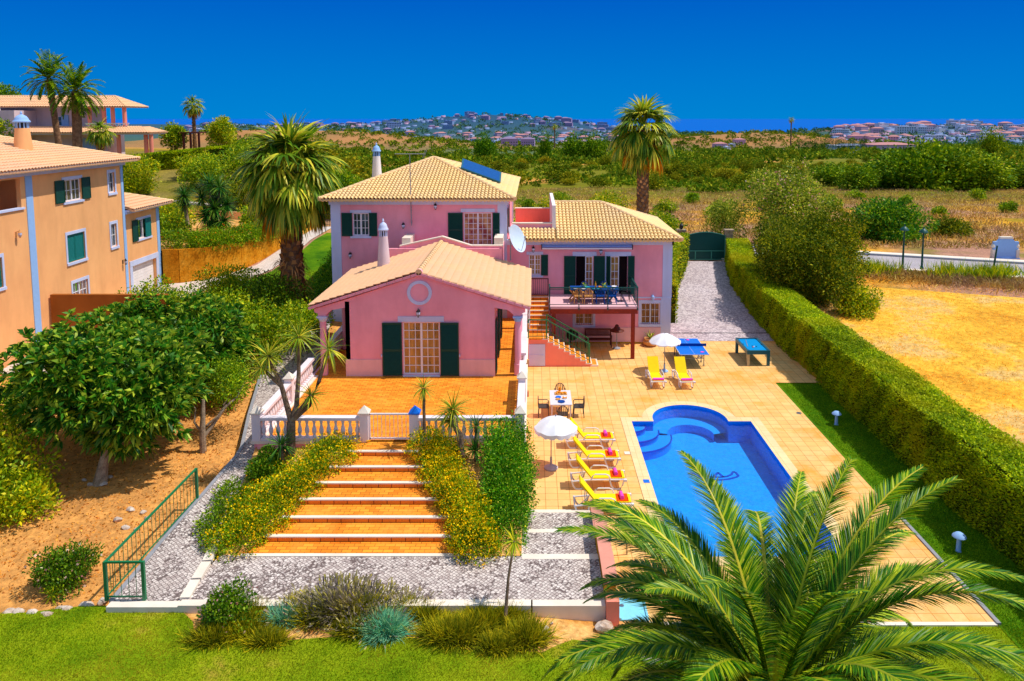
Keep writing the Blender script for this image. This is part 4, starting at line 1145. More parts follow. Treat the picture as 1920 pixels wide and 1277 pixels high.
shutter(villa, F, -10.92, -10.32, 6.28, 7.62); shutter(villa, F, -9.36, -8.90, 6.28, 7.62)
window(villa, F, *w_door, 6, 6, pane=m_panered, name='balcony_door'); surround(villa, F, -3.97, -2.36, 5.75, 7.66, .16, 't')
shutter(villa, F, -4.86, -4.02, 5.75, 7.62); shutter(villa, F, -2.32, -1.92, 5.75, 7.62)
FR = frame(-1.55, 0, '+x')
window(villa, FR, 44.2, 45.6, 6.3, 7.6, 4, 3); surround(villa, FR, 44.2, 45.6, 6.3, 7.6, .14, 'tb'); shutter(villa, FR, 43.4, 44.16, 6.25, 7.65); shutter(villa, FR, 45.64, 46.4, 6.25, 7.65)
chimney(villa, -10.5, 50.0, 8.7, 1.75, m_white, m_bluetrim, .36, .24)
# right wing
ww = [(2.45, 3.42, 2.88, 5.12), (4.30, 5.40, 2.88, 5.12), (-.25, .42, 4.02, 5.2), (2.42, 3.43, 1.1, 2.3), (6.22, 7.30, 1.14, 2.36)]
mb = MB(F); wall_panel(mb, -1.55, 7.92, -.05, 5.95, ww, .2)
mb.M = None; mb.box(-1.5, 42.42, -.3, 7.92, 50.2, 5.95)
mb.box(-1.2, 43.05, 5.95, 1.1, 43.3, 6.86, 0)
mb.build('wall', m_pink, villa)
mb = MB(); mb.box(-1.2, 49.9, 5.95, 1.1, 50.15, 6.92); mb.box(-1.0, 43.3, 5.95, 1.1, 49.9, 5.99); mb.build('roof_terrace_wall', m_salmon, villa)
boxes(villa, 'coping', m_nosing, ((-1.25, 43.0, 6.86, 1.1, 43.35, 6.92), (-1.25, 49.85, 6.92, 1.1, 50.2, 6.97)))
mb = MB(); mb.box(1.1, 42.95, 5.95, 1.30, 50.2, 7.95); mb.build('fire_wall', m_white, villa)
mb = MB(); mb.box(-1.5, 42.1, 5.78, 8.02, 42.2, 6.02); mb.box(7.92, 42.1, 5.78, 8.02, 50.3, 6.02); mb.box(-1.5, 41.98, 6.02, 8.12, 42.3, 6.1); mb.build('cornice', m_trim, villa)
boxes(villa, 'corner_band', m_trim, ((7.42, 42.165, 2.72, 7.96, 42.6, 5.78), (7.36, 42.14, 0, 7.93, 42.6, 2.72)))
mb = MB(); mb.box(.9, 42.15, -.02, 7.36, 42.198, .95); mb.build('plinth', m_peach, villa)
mb = MB(); mb.box(5.64, 42.17, 2.66, 7.92, 42.198, 2.74); mb.build('string_course', m_trim, villa)
# wing roof: front slope, right hip, back slope, cut at the fire wall
e0, zr = 41.72, 1.62
sl = math.hypot(4.45, zr); Vf = (0, 4.45, zr)
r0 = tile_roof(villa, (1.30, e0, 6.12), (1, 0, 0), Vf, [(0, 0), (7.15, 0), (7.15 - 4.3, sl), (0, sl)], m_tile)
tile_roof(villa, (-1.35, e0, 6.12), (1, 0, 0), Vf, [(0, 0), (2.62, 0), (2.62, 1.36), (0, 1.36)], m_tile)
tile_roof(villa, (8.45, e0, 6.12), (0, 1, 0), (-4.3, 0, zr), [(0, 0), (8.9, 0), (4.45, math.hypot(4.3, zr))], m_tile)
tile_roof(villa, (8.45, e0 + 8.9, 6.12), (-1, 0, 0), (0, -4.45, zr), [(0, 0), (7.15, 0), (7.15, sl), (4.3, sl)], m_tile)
ridge(r0, (1.3, e0 + 4.45, 6.17 + zr), (4.15, e0 + 4.45, 6.17 + zr), m_ridge); ridge(r0, (8.45, e0, 6.17), (4.15, e0 + 4.45, 6.17 + zr), m_ridge); ridge(r0, (8.45, e0 + 8.9, 6.17), (4.15, e0 + 4.45, 6.17 + zr), m_ridge)
scallop_eave(villa, (-1.3, 41.83, 6.09), (8.35, 41.83, 6.09), m_tile); scallop_eave(villa, (8.33, 41.85, 6.09), (8.33, 50.5, 6.09), m_tile)
# wing openings
for (a, b, c, d), pn in zip(ww[:2], (m_paneblue, m_paneblue)):
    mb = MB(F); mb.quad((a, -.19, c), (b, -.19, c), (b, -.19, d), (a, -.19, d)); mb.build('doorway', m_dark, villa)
window(villa, F, 2.98, 3.42, 2.9, 5.1, 2, 5, .1, m_panetan, name='balcony_door', leaves=1)
window(villa, F, 4.42, 4.92, 2.9, 5.1, 2, 5, .1, m_panetan, name='balcony_door', leaves=1)
surround(villa, F, 2.45, 3.42, 2.9, 5.12, .2, 't'); surround(villa, F, 4.30, 5.40, 2.9, 5.12, .2, 'tl')
for a, b in ((1.76, 2.43), (3.46, 4.1), (5.42, 5.80)): shutter(villa, F, a, b, 2.92, 5.13)
shutter(villa, F, 4.22, 4.60, 2.92, 5.13, ang=1.1, hinge='l')
window(villa, F, *ww[2], 4, 4, pane=m_panetan, bars=False); surround(villa, F, *ww[2], .14, 'tb'); shutter(villa, F, .44, .84, 4.0, 5.2)
for wd in ww[3:]:
    window(villa, F, *wd, 4, 3, .15, m_panetan, bars=True); surround(villa, F, *wd, .15, 'tblr')
# gable house on the terrace
GX0, GX1, GXC, GY0, GY1 = -8.36, -1.72, -5.04, 32.44, 40.4
FG = frame(0, GY0, '-y'); gd = (-5.82, -4.17, 1.56, 3.96)
mb = MB(FG); wall_panel(mb, GX0, GX1, TZ, 4.62, [gd], .2)
mb.M = None
mb.prism([(GX0, 4.62), (GX1, 4.62), (GX1, 4.98), (GXC, 6.08), (GX0, 4.98)], GY0, GY0 + .25, 'y')
zr_ = lambda x: 6.12 - .318 * abs(x - GXC)
mb.prism([(GX0, 4.62), (GX0, 4.98), (-9.72, zr_(-9.72) - .06), (-9.72, 4.42), (-9.56, 4.36), (-9.56, 4.2), (-9.22, 4.2), (-9.18, 4.32), (-8.95, 4.52)], GY0 - .01, GY0 + .24, 'y')
mb.prism([(GX1, 4.62), (GX1, 4.98), (-.36, zr_(-.36) - .06), (-.36, 4.42), (-.52, 4.36), (-.52, 4.1), (-.86, 4.1), (-.90, 4.32), (-1.13, 4.52)], GY0 - .01, GY0 + .24, 'y')
# side and back walls of the room, with the door to the side porch
FRG = frame(GX1, 0, '+x')
M2 = MB(FRG); wall_panel(M2, GY0, GY1, TZ, 4.9, [(33.4, 34.9, 1.56, 3.96), (36.6, 38.1, 1.56, 3.96)], .2); mb.raw(M2.v, M2.f)
mb.box(GX0, GY0, TZ, GX0 + .2, GY1, 4.9); mb.box(GX0, GY1 - .2, TZ, GX1, GY1, 5.9)
mb.build('wall', m_pink, villa)
boxes(villa, 'plinth', m_peach, ((GX0 - .012, .002, TZ, -6.75, .03, 2.27), (-3.31, .002, TZ, GX1 + .012, .03, 2.27)), FG)
fd_ = window(villa, FG, *gd, 6, 6, .14, None, name='french_door')
bpy.data.objects.remove(fd_.children[0])
m_litroom, t, N, L = nt('glass_with_painted_room_light')  # tan mixed into the glass stands for the brightly lit room inside
tr_ = N.new('ShaderNodeBsdfTransparent'); tr_.inputs[0].default_value = (.97, .95, .9, 1)
mx_ = N.new('ShaderNodeMixShader'); f_ = noise(N, L, coords(N, L, 'pos', (3, 3, .5)), 1.4, 3); L.new(ramp(N, L, f_, [(.35, (.38, .38, .38, 1)), (.65, (.8, .8, .8, 1))]), mx_.inputs[0])
L.new(tr_.outputs[0], mx_.inputs[1]); L.new(bsdf(N, L, srgb(232, 176, 92), .25, .5), mx_.inputs[2]); out(t, mx_.outputs[0])
gp = MB(FG); gp.quad((-5.8, -.125, 1.58), (-4.19, -.125, 1.58), (-4.19, -.125, 3.94), (-5.8, -.125, 3.94)); m_clear = M_water('clear_glass', (.97, .98, .97, 1), .5, 0.0); gp.build('pane', m_litroom, fd_)
mb = MB(); mb.box(GX0 + .21, GY1 - .3, TZ, GX1 - .21, GY1 - .22, 4.8); mb.box(GX0 + .21, GY0 + .26, TZ, GX0 + .25, GY1 - .3, 4.8); mb.box(GX0 + .21, GY0 + .26, 4.8, GX1 - .21, GY1 - .22, 4.84); mb.build('room_wall', m_white, villa)
surround(villa, FG, gd[0], gd[1], gd[2], gd[3] + .02, .2, 't'); mb = MB(FG); mb.box(-5.82, .0, TZ + .005, -4.17, .12, 1.56); mb.build('threshold', m_trim, villa)
shutter(villa, FG, -6.72, -5.85, 1.54, 3.95); shutter(villa, FG, -4.14, -3.32, 1.54, 3.95)
for x in (-6.76, -3.28): mb = MB(FG); mb.bar((x, .02, 2.45), (x, .09, 2.45), .05); mb.bar((x, .08, 2.40), (x, .08, 2.52), .04); mb.build('shutter_catch', m_trim, villa)
ring = MB(); nn = 40
for k in range(nn):
    a, b = 2*PI*k/nn, 2*PI*(k+1)/nn
    for r_in, r_out, y in ((.41, .55, GY0 - .04),):
        p = [(GXC + r*math.cos(t), y, 5.3 + r*math.sin(t)) for r, t in ((r_in, a), (r_out, a), (r_out, b), (r_in, b))]; q = [(x, GY0 - .001, z) for x, _, z in p]
        ring.raw(p + q, [(0,1,2,3), (1,5,6,2), (0,3,7,4)])
ring.build('round_moulding', m_trim, villa)
# room behind the french doors
mb = MB(); mb.box(GX0 + .21, GY0 + .21, TZ + .01, GX1 - .21, GY1 - .21, TZ + .03); mb.build('room_floor', M_grid('tan_floor', srgb(236, 190, 110), srgb(226, 176, 96), srgb(180, 130, 70), .4, .4), villa)
for a, b in ((33.4, 34.9), (36.6, 38.1)):
    window(villa, FRG, a, b, 1.56, 3.96, 6, 6, .14, m_clear, name='side_door'); shutter(villa, FRG, a - .75, a - .02, 1.54, 3.97); shutter(villa, FRG, b + .02, b + .75, 1.54, 3.97)
gh = math.hypot(4.9, 1.56)
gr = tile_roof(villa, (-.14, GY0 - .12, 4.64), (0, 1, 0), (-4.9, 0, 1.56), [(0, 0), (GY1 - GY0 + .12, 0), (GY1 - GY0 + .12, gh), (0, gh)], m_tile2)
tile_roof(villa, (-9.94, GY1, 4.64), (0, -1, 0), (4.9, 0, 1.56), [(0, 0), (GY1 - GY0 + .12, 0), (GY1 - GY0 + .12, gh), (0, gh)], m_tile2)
ridge(gr, (GXC, GY0 - .15, 6.25), (GXC, GY1, 6.25), m_ridge, .13)
mb = MB(); mb.tube([(GXC, GY0 - .14, 6.22), (GXC, GY0 + .1, 6.22)], .16, 12); mb.build('ridge_end', m_pink, gr)
for x0, x1 in ((-9.94, GXC), (-.14, GXC)):
    mb = MB(); n = 14
    for i in range(n):
        a = x0 + (x1 - x0) * i / n; b = x0 + (x1 - x0) * (i + .94) / n
        za = 4.64 + 1.56 * i / n; zb = 4.64 + 1.56 * (i + .94) / n
        mb.bar((a, GY0 - .10, za - .03), (b, GY0 - .10, zb - .03), .10, .11)
    mb.build('verge_tiles', m_pink, gr)
chimney(villa, -7.72, 38.0, 5.2, 1.75, m_cream, m_trim, .36, .22)
# porch columns and eave beams
for cx in (-9.39, -.69):
    mb = MB(); mb.box(cx - .15, GY0 + .24, 4.2, cx + .15, GY1, 4.52); mb.build('porch_beam', m_pink, villa)
    for y in (GY0 + .15, 36.4, 40.1):
        mb = MB(); mb.lathe([(.17, 0), (.17, .5), (.145, .52), (.14, 2.45), (.13, 2.5)], cx, y, TZ + .02, 18); c_ = mb.build('porch_column', m_pink, villa, smooth=True)
        mb = MB(); mb.lathe([(.15, 2.46), (.17, 2.5), (.21, 2.58), (.21, 2.66)], cx, y, TZ + .02, 18); mb.box(cx - .22, y - .22, TZ + 2.66, cx + .22, y + .22, TZ + 2.73); mb.build('capital', m_bluetrim if cx > -1 else m_trim, c_)
# parapet between the gable roof and the upper balcony
pp = [(-7.33, 5.4), (-1.66, 4.9), (-1.66, 6.0), (-3.4, 6.0), (GXC + .05, 6.5), (-7.33, 5.98)]
mb = MB(); mb.prism(pp, GY1, GY1 + .2, 'y'); mb.prism([(-1.9, 4.9), (-1.66, 4.9), (-1.66, 6.0), (-1.9, 6.0)], GY1 + .2, 42.2, 'y'); mb.prism([(-7.33, 5.3), (-7.1, 5.3), (-7.1, 5.98), (-7.33, 5.98)], GY1 + .2, 42.2, 'y'); mb.box(-7.1, GY1 + .2, 5.3, -1.9, 42.2, 5.7); mb.build('parapet', m_pink, villa)
mb = MB()
for a, b in zip(pp[2:-1], pp[3:]): mb.bar((a[0], GY1 + .1, a[1] + .03), (b[0], GY1 + .1, b[1] + .03), .3, .06)
for x in (-7.0, -1.92): mb.box(x - .24, GY1 + .24, 5.9, x + .24, 42.15, 6.42)
mb.build('parapet_cap', m_nosing, villa)
# side terrace wall details
t_ = thing('tv_antenna', 'thin tall television antenna fixed to the upper pink wall', 'antenna', (-6.95, 42.1, 6.9))
mb = MB(); mb.tube([(-6.93, 42.08, 6.9), (-6.97, 42.08, 11.0)], [.03, .022], 6); mb.bar((-6.93, 42.2, 7.1), (-6.93, 42.06, 7.1), .06); mb.bar((-6.93, 42.2, 7.75), (-6.93, 42.06, 7.75), .06); mb.build('mast', m_grey, t_)
mb = MB(); mb.tube([(-7.8, 42.05, 10.98), (-6.1, 42.12, 10.98)], .02, 6)
for i in range(12): x = -7.75 + i * .14; mb.tube([(x, 41.9, 10.98), (x, 42.25, 10.98)], .008, 4)
mb.bar((-6.2, 41.8, 10.75), (-6.05, 41.8, 11.2), .02); mb.bar((-6.2, 42.4, 10.75), (-6.05, 42.4, 11.2), .02); mb.build('aerial', m_grey, t_)
t_ = thing('satellite_dish', 'large white satellite dish on the parapet beside the balcony', 'satellite dish', (-1.2, 40.5, 5.3))
mb = MB(); R = Matrix.Translation((-1.0, 40.35, 6.4)) @ Matrix.Rotation(math.radians(64), 4, 'Z') @ Matrix.Rotation(math.radians(68), 4, 'X')
prof = [(i / 8 * .78, (i / 8) ** 2 * .17) for i in range(9)]
mb.M = R; mb.lathe([(max(r, .001), z) for r, z in prof] + [(.80, .175)] + [(max(r, .001) + .001, z - .02) for r, z in prof[::-1]], 0, 0, 0, 36); mb.build('dish', m_dish, t_, smooth=True)
mb = MB(R); mb.tube([(0, -.7, .15), (0, -.1, .62)], .018, 6); mb.lathe([(.04, 0), (.05, .1)], 0, -.08, .58, 8); mb.build('feed_arm', m_grey, t_)
mb = MB(); mb.tube([(-1.25, 40.5, 5.2), (-1.25, 40.5, 6.5)], .04, 8); mb.bar((-1.25, 40.5, 6.4), (-1.02, 40.4, 6.4), .07); mb.build('mast', m_grey, t_)
t_ = thing('solar_panel', 'blue solar water panel lying on the upper tiled roof', 'solar panel', (-3.6, 49, 9.5))
zpl = lambda x: 8.47 + (-1.02 - x) * (1.95 / 5.515)
P_ = [Vector((-4.55, 46.5, zpl(-4.55) + .12)), Vector((-2.05, 46.2, zpl(-2.05) + .12)), Vector((-2.05, 47.5, zpl(-2.05) + .62)), Vector((-4.55, 47.8, zpl(-4.55) + .62))]
Np = (P_[1] - P_[0]).cross(P_[3] - P_[0]).normalized()
mb = MB()
mb.raw([tuple(p) for p in P_] + [tuple(p + Np * .1) for p in P_], [(0,3,2,1),(4,5,6,7),(0,1,5,4),(1,2,6,5),(2,3,7,6),(3,0,4,7)]); mb.bar((-4.4, 47.6, zpl(-4.4)), (-4.4, 47.6, zpl(-4.4) + .5), .06); mb.bar((-2.2, 47.3, zpl(-2.2)), (-2.2, 47.3, zpl(-2.2) + .5), .06); mb.build('frame', m_tealframe, t_)
mb = MB(); mb.quad(*[tuple(p + Np * .105 + (c - p) * .04) for p, c in ((P_[0], P_[2]), (P_[1], P_[3]), (P_[2], P_[0]), (P_[3], P_[1]))]); mb.build('glass', m_panel, t_)
t_ = thing('awning', 'rolled pale blue awning above the balcony doors', 'awning', (3.1, 42.1, 5.7))
mb = MB(); mb.tube([(.5, 42.02, 5.72), (5.62, 42.02, 5.72)], .075, 12); mb.build('fabric_roll', m_awning, t_, smooth=True)
mb = MB(); mb.box(.5, 41.92, 5.56, 5.62, 42.04, 5.63); mb.build('front_bar', m_wtrim, t_)
mb = MB(); mb.box(.46, 41.9, 5.54, .5, 42.19, 5.82); mb.box(5.62, 41.9, 5.54, 5.66, 42.19, 5.82); mb.build('bracket', m_black, t_)
for x, z, lab in ((-5.55, 8.0, 'black wall lantern on the upper pink wall near the balcony door'), (-7.39, 6.9, 'black wall lantern on the upper pink wall below the antenna'), (-11.0 + .55, 5.2, 'black wall lantern low on the pink wall behind the porch roof')): lantern(lab, x, 42.2, z)
lantern('black wall lantern over the gable french doors below the round moulding', -5.08, GY0, 4.42)
lantern('small black wall lantern above the far left window of the right wing', -.0, 42.2, 5.55)
lantern('dark bulkhead lamp between the two balcony doors', 3.85, 42.2, 5.42)
lantern('pale blue wall lantern above the ground floor window by the driveway', 6.85, 42.2, 2.72, m_bluetrim)
for i, (y, z) in enumerate(((37.6, 2.3), (34.0, 1.6), (31.6, 1.0))):
    mb = MB(); mb.box(-.3, y - .08, z - .12, -.2, y + .08, z + .14); tag(mb.build('step_light', m_terrapot), 'square bulkhead light on the white side wall of the terrace', 'light', 'bulkhead lights on the terrace side wall')
mb = MB(); mb.tube([(-.22, 39.5, .05), (-.22, 39.5, 4.3)], .045, 8); tag(mb.build('downpipe', m_wtrim), 'white downpipe on the terrace side wall by the patio', 'downpipe')
# outside stair to the balcony and the balcony itself
st = thing('outside_stair', 'pink outside stair with terracotta treads climbing from the patio to the balcony', 'stair', (1.5, 38.6, 0))
mb = MB(); n = 8
prof = [(-.28, 0), (3.0, 0)]
for i in range(n): x = 3.0 - i * .283; prof += [(x, .17 * (i + 1) - .0 if False else .02 + .17 * i), (x, .17 * (i + 1))]
prof = [(-.28, -.02), (3.05, -.02)] + sum([[(3.05 - i * .285, .165 * i), (3.05 - i * .285, .165 * (i + 1) - .04)] for i in range(9)], []) + [(-.28, 1.445)]
mb.prism(prof, 38.14, 39.2, 'y'); mb.build('stair_wall', m_salmon, st)
def tread(x0, x1, y0, y1, z):
    mb = MB(); mb.box(x0, y0, z - .04, x1, y1, z - .002, 1); mb.box(x0 + .09, y0 + .07, z - .002, x1 - .05, y1 - .02, z + .004, 0); mb.build('tread', [m_terra, m_nosing], st)
for i in range(9):
    x1 = 3.05 - i * .285 + .04; x0 = x1 - .36
    tread(max(x0, -.2), x1, 38.1, 39.2, .165 * (i + 1) - .01 * 0)
mb = MB(); mb.box(3.0, 38.1, .0, 3.42, 39.2, .08, 1); mb.box(3.04, 38.16, .08, 3.34, 39.1, .086, 0); mb.build('tread', [m_terra, m_nosing], st)
mb = MB(); mb.box(-.3, 38.12, 1.44, .52, 39.2, 1.50); mb.build('landing', m_terra, st)
for i in range(8):
    y0 = 39.2 + i * .36; z = 1.5 + .17 * (i + 1)
    mb = MB(); mb.box(-.28, y0, 0 if i == 0 else z - .3, .84, y0 + .38, z - .042, 1); mb.box(-.28, y0 - .02, z - .04, .84, y0 + .38, z, 2); mb.box(-.26, y0 + .08, z, .82, y0 + .36, z + .004, 0); mb.build('tread', [m_terra, m_riser, m_nosing], st)
mb = MB(); mb.box(-.24, 38.1, .04, .62, 38.138, 1.2); mb.box(-.2, 38.085, .64, .58, 38.1, .66); mb.bar((.45, 38.1, .6), (.55, 38.06, .6), .03); mb.build('cupboard_door', m_trim, st)
def railing(parent, pts, h0, h1, step=.16, mat=None, post_r=.03, base=None):
    mat = mat or m_gmetal
    mb = MB()
    for a, b in zip(pts[:-1], pts[1:]):
        a = Vector(a); b = Vector(b); mb.bar(a + Vector((0, 0, h1)), b + Vector((0, 0, h1)), .055, .05)
        if h0: mb.bar(a + Vector((0, 0, h0)), b + Vector((0, 0, h0)), .03)
    mb.build('rail', mat, parent)
    for p in pts:
        mb = MB(); p = Vector(p); mb.bar(p, p + Vector((0, 0, h1 + .02)), post_r * 2); mb.build('post', mat, parent)
    for a, b in zip(pts[:-1], pts[1:]):
        a = Vector(a); b = Vector(b); k = max(1, int((b - a).length / step))
        for i in range(1, k):
            p = a + (b - a) * i / k; mb = MB(); mb.tube([p + Vector((0, 0, h0 or .02)), p + Vector((0, 0, h1))], .009, 5); mb.build('bar', mat, parent)
rl = thing('stair_railing', 'green metal railing down the outer side of the patio stair', 'railing', (1.8, 38.2, .8)); railing(rl, [(-.26, 38.16, 1.5), (.68, 38.16, 1.5), (2.95, 38.16, .2)], .12, 1.0, .19)
rl = thing('stair_railing', 'green metal railing along the balcony side of the patio stair', 'railing', (1.8, 39.2, .8)); railing(rl, [(.72, 39.2, 1.5), (2.95, 39.2, .2)], .12, 1.0, .19)
bc = thing('balcony', 'dining balcony on brown timber beams and posts above the patio', 'balcony', (3.25, 40.8, 2.9))
mb = MB(); mb.box(.86, 39.3, 2.78, 5.62, 42.15, 2.9); mb.build('deck', m_peach, bc)
for y in (39.34, 41.0): mb = MB(); mb.box(.9, y, 2.5, 5.62, y + .16, 2.776); mb.build('beam', m_brown, bc)
for x in (5.38, 1.1): mb = MB(); mb.box(x - .1, 39.33, -.0, x + .1, 39.51, 2.5); mb.build('post', m_brown, bc)
mb = MB(); mb.box(.88, 39.5, 2.6, .98, 42.1, 2.77); mb.box(5.5, 39.5, 2.6, 5.6, 42.1, 2.77); mb.build('beam', m_brown, bc)
rl = thing('balcony_railing', 'green metal railing around the dining balcony', 'railing', (3.25, 39.3, 2.9))
mb = MB()
for a, b in (((.88, 39.33, 3.93), (5.6, 39.33, 3.93)), ((5.6, 39.33, 3.93), (5.6, 42.1, 3.93)), ((.88, 39.33, 3.93), (.88, 40.2, 3.93))): mb.bar(a, b, .07, .06)
for a, b in (((.88, 39.33, 3.83), (5.6, 39.33, 3.83)), ((.88, 39.33, 3.02), (5.6, 39.33, 3.02)), ((5.6, 39.33, 3.02), (5.6, 42.1, 3.02)), ((5.6, 39.33, 3.83), (5.6, 42.1, 3.83))): mb.bar(a, b, .03)
mb.build('rail', m_dkgreen, rl)
for x, y in ((.88, 39.33), (2.45, 39.33), (4.0, 39.33), (5.6, 39.33), (5.6, 40.7), (5.6, 42.05), (.88, 40.2)):
    mb = MB(); mb.bar((x, y, 2.72), (x, y, 3.95), .05); mb.bar((x, y - .05, 2.72), (x, y - .05, 2.86), .07); mb.build('post', m_dkgreen, rl)
for i in range(12): y = 39.5 + i * .21; mb = MB(); mb.tube([(5.6, y, 3.02), (5.6, y, 3.9)], .01, 5); mb.build('bar', m_dkgreen, rl)
rl = thing('stair_railing', 'thin brown railing at the head of the upper stair', 'railing', (.3, 42.0, 2.9)); railing(rl, [(-.24, 41.95, 2.86), (.84, 41.95, 2.86)], .1, 1.0, .11, m_dkbrown)

# ------------------------------------------------------------------ the orange house on the left
oh = thing('orange_house', 'orange neighbouring house with white corner bands and garage', 'house', (-30, 42, 1.4))
FX = frame(-25.5, 0, '+x')
# u along the wall is y
hl = [(40.36, 41.92, 8.44, 9.62), (44.66, 45.3, 8.5, 9.72), (40.36, 41.95, 5.06, 6.6), (44.6, 45.22, 5.2, 6.6), (33.6, 35.3, 4.9, 6.36), (40.6, 42.0, 2.2, 3.86), (34.2, 36.95, 8.55, 10.0)]
mb = MB(FX); wall_panel(mb, 28, 46.2, -.2, 10.3, hl, .22)
mb.M = None; mb.box(-40, 28, -.2, -28.0, 46.2, 10.3); mb.box(-28.0, 37.6, -.2, -25.73, 46.2, 10.3); mb.box(-28, 28, -.2, -25.73, 37.6, 8.4); mb.box(-28, 28, 10.05, -25.73, 37.6, 10.3); mb.box(-28, 28, 8.4, -25.73, 34, 10.05)
mb.build('wall', m_orangewall, oh)
boxes(oh, 'corner_band', m_bluetrim, ((37.3, .002, 1.2, 37.8, .035, 10.1), (45.95, .002, 1.2, 46.24, .035, 10.1)), FX); boxes(oh, 'corner_band', m_bluetrim, ((-25.9, 46.2, 7.6, -25.465, 46.24, 10.1),))
mb = MB(); mb.box(-40.1, 27.9, 10.1, -25.36, 46.34, 10.32); mb.box(-40.3, 27.7, 10.32, -25.1, 46.6, 10.42); mb.build('cornice', m_trim, oh)
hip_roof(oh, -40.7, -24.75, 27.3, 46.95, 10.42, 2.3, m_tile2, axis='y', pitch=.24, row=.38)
scallop_eave(oh, (-24.88, 27.4, 10.4), (-24.88, 46.85, 10.4), m_nosing, .24)
def house_window(h, shut=True, closed=False, mat=None):
    u0, u1, w0, w1 = h
    if closed:
        sh = .05; shutter(oh, FX, u0 + .02, (u0 + u1) / 2 - .01, w0 + .02, w1 - .02, m_teal, n0=-.1); shutter(oh, FX, (u0 + u1) / 2 + .01, u1 - .02, w0 + .02, w1 - .02, m_teal, n0=-.1)
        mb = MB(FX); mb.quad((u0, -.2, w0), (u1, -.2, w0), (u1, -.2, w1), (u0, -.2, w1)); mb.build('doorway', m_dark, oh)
    else:
        window(oh, FX, u0, u1, w0, w1, 4 if u1 - u0 > 1 else 2, 2 if w1 - w0 < 1.4 else 3, .14, m_pane if shut else m_paneblue, leaves=2 if u1 - u0 > 1 else 1)
    surround(oh, FX, u0, u1, w0, w1, .14, 'tblr' if not shut else 'tb')
    if shut: shutter(oh, FX, u0 - .8, u0 - .02, w0 - .02, w1 + .03, m_green); shutter(oh, FX, u1 + .02, u1 + .8, w0 - .02, w1 + .03, m_green)
house_window(hl[0]); house_window(hl[1], False); house_window(hl[2], False, True); house_window(hl[3], False); house_window(hl[4], False, True); house_window(hl[5], False)
mb = MB(FX); mb.box(34.1, -.2, 8.46, 37.1, .08, 8.56); mb.build('sill', m_trim, oh)
mb = MB(); mb.box(-27.98, 35.4, 8.42, -27.9, 36.4, 10.0); mb.build('doorway', m_dark, oh)
chimney(oh, -27.7, 40.6, 10.9, 1.55, m_orangewall, m_bluetrim, .5, .34)
lantern('small wall lantern on the orange house left of the tall white band', -25.5, 36.4, 7.3, m_terrapot, '+x', 'wall lanterns on the orange house'); lantern('small dark wall lantern on the orange house above the garage corner', -25.5, 45.7, 4.1, m_iron, '+x', 'wall lanterns on the orange house')
# garage wing
gh_ = [(46.75, 49.75, 1.45, 3.62), (47.6, 49.2, 5.2, 6.45)]
mb = MB(FX); wall_panel(mb, 46.2, 50.4, .6, 7.1, gh_, .3); mb.M = None; mb.box(-33, 46.2, .6, -25.82, 50.4, 7.1); mb.build('wall', m_orangewall, oh)
boxes(oh, 'corner_band', m_bluetrim, ((50.05, .002, .9, 50.44, .03, 6.95),), FX); boxes(oh, 'corner_band', m_bluetrim, ((-26.0, 50.4, .9, -25.47, 50.44, 6.95),))
mb = MB(); mb.box(-33, 46.22, 7.0, -25.38, 50.52, 7.16); mb.box(-33, 46.22, 7.16, -25.2, 50.7, 7.26); mb.build('cornice', m_trim, oh)
gv = math.hypot(4, 1.3)
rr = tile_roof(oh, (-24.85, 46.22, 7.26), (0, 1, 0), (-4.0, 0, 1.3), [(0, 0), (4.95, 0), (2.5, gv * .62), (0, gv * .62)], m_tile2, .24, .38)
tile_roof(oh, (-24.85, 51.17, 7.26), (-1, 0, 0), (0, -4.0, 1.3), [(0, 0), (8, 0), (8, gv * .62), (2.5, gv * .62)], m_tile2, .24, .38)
ridge(rr, (-24.85, 51.17, 7.3), (-27.35, 48.7, 8.12), m_ridge); scallop_eave(oh, (-24.95, 46.3, 7.24), (-24.95, 51.1, 7.24), m_nosing, .24)
window(oh, FX, *gh_[1], 2, 1, .14, m_pane); surround(oh, FX, *gh_[1], .12, 'tblr'); shutter(oh, FX, 46.95, 47.6, 5.12, 6.5, m_green); shutter(oh, FX, 48.5, 49.2, 5.22, 6.45, m_teal, n0=.04)
mb = MB(FX)
for i in range(11): z = 1.45 + i * .197; mb.box(46.77, -.24, z, 49.73, -.2, z + .188)
mb.build('garage_door', m_white, oh)
mb = MB(FX); mb.box(46.45, .002, 3.62, 50.05, .05, 3.95); mb.box(46.45, .002, 1.2, 46.75, .04, 3.62); mb.box(49.75, .002, 1.2, 50.05, .04, 3.62); mb.build('garage_surround', m_trim, oh)
# boundary wall in front of the orange house, curved planter wall behind its garage
mb = MB(); mb.box(-25.4, 38.5, .6, -19.3, 38.75, 3.75)
tag(mb.build('boundary_wall', M_stucco('brown_render', srgb(166, 98, 40), .2)), 'low brown boundary wall before the orange house, behind the loquat tree', 'wall')
pw = resample([(-25.35, 50.45), (-24.2, 50.5), (-22.6, 51.3), (-21.2, 53.0), (-20.4, 55.4), (-19.9, 58.5), (-19.7, 61.0)], 26)
mb = MB()
for a, b in zip(pw[:-1], pw[1:]): mb.bar((a[0], a[1], 2.45), (b[0], b[1], 2.45), .25, 3.2)
tag(mb.build('planter_wall', m_rawwall), 'curved ochre retaining wall under the flowering hedge beside the garage', 'wall')
sheet('planter_soil', [(p[0], p[1], 3.98) for p in pw] + [(-19.7, 66, 3.98), (-38, 70.5, 3.98), (-38, 50.45, 3.98)], m_soil)
mb = MB(); mb.bar((-36, 69.0, 4.2), (-20.6, 64.4, 4.2), .25, .9); tag(mb.build('boundary_wall', m_orangewall), 'low orange wall between the planter and the road', 'wall')
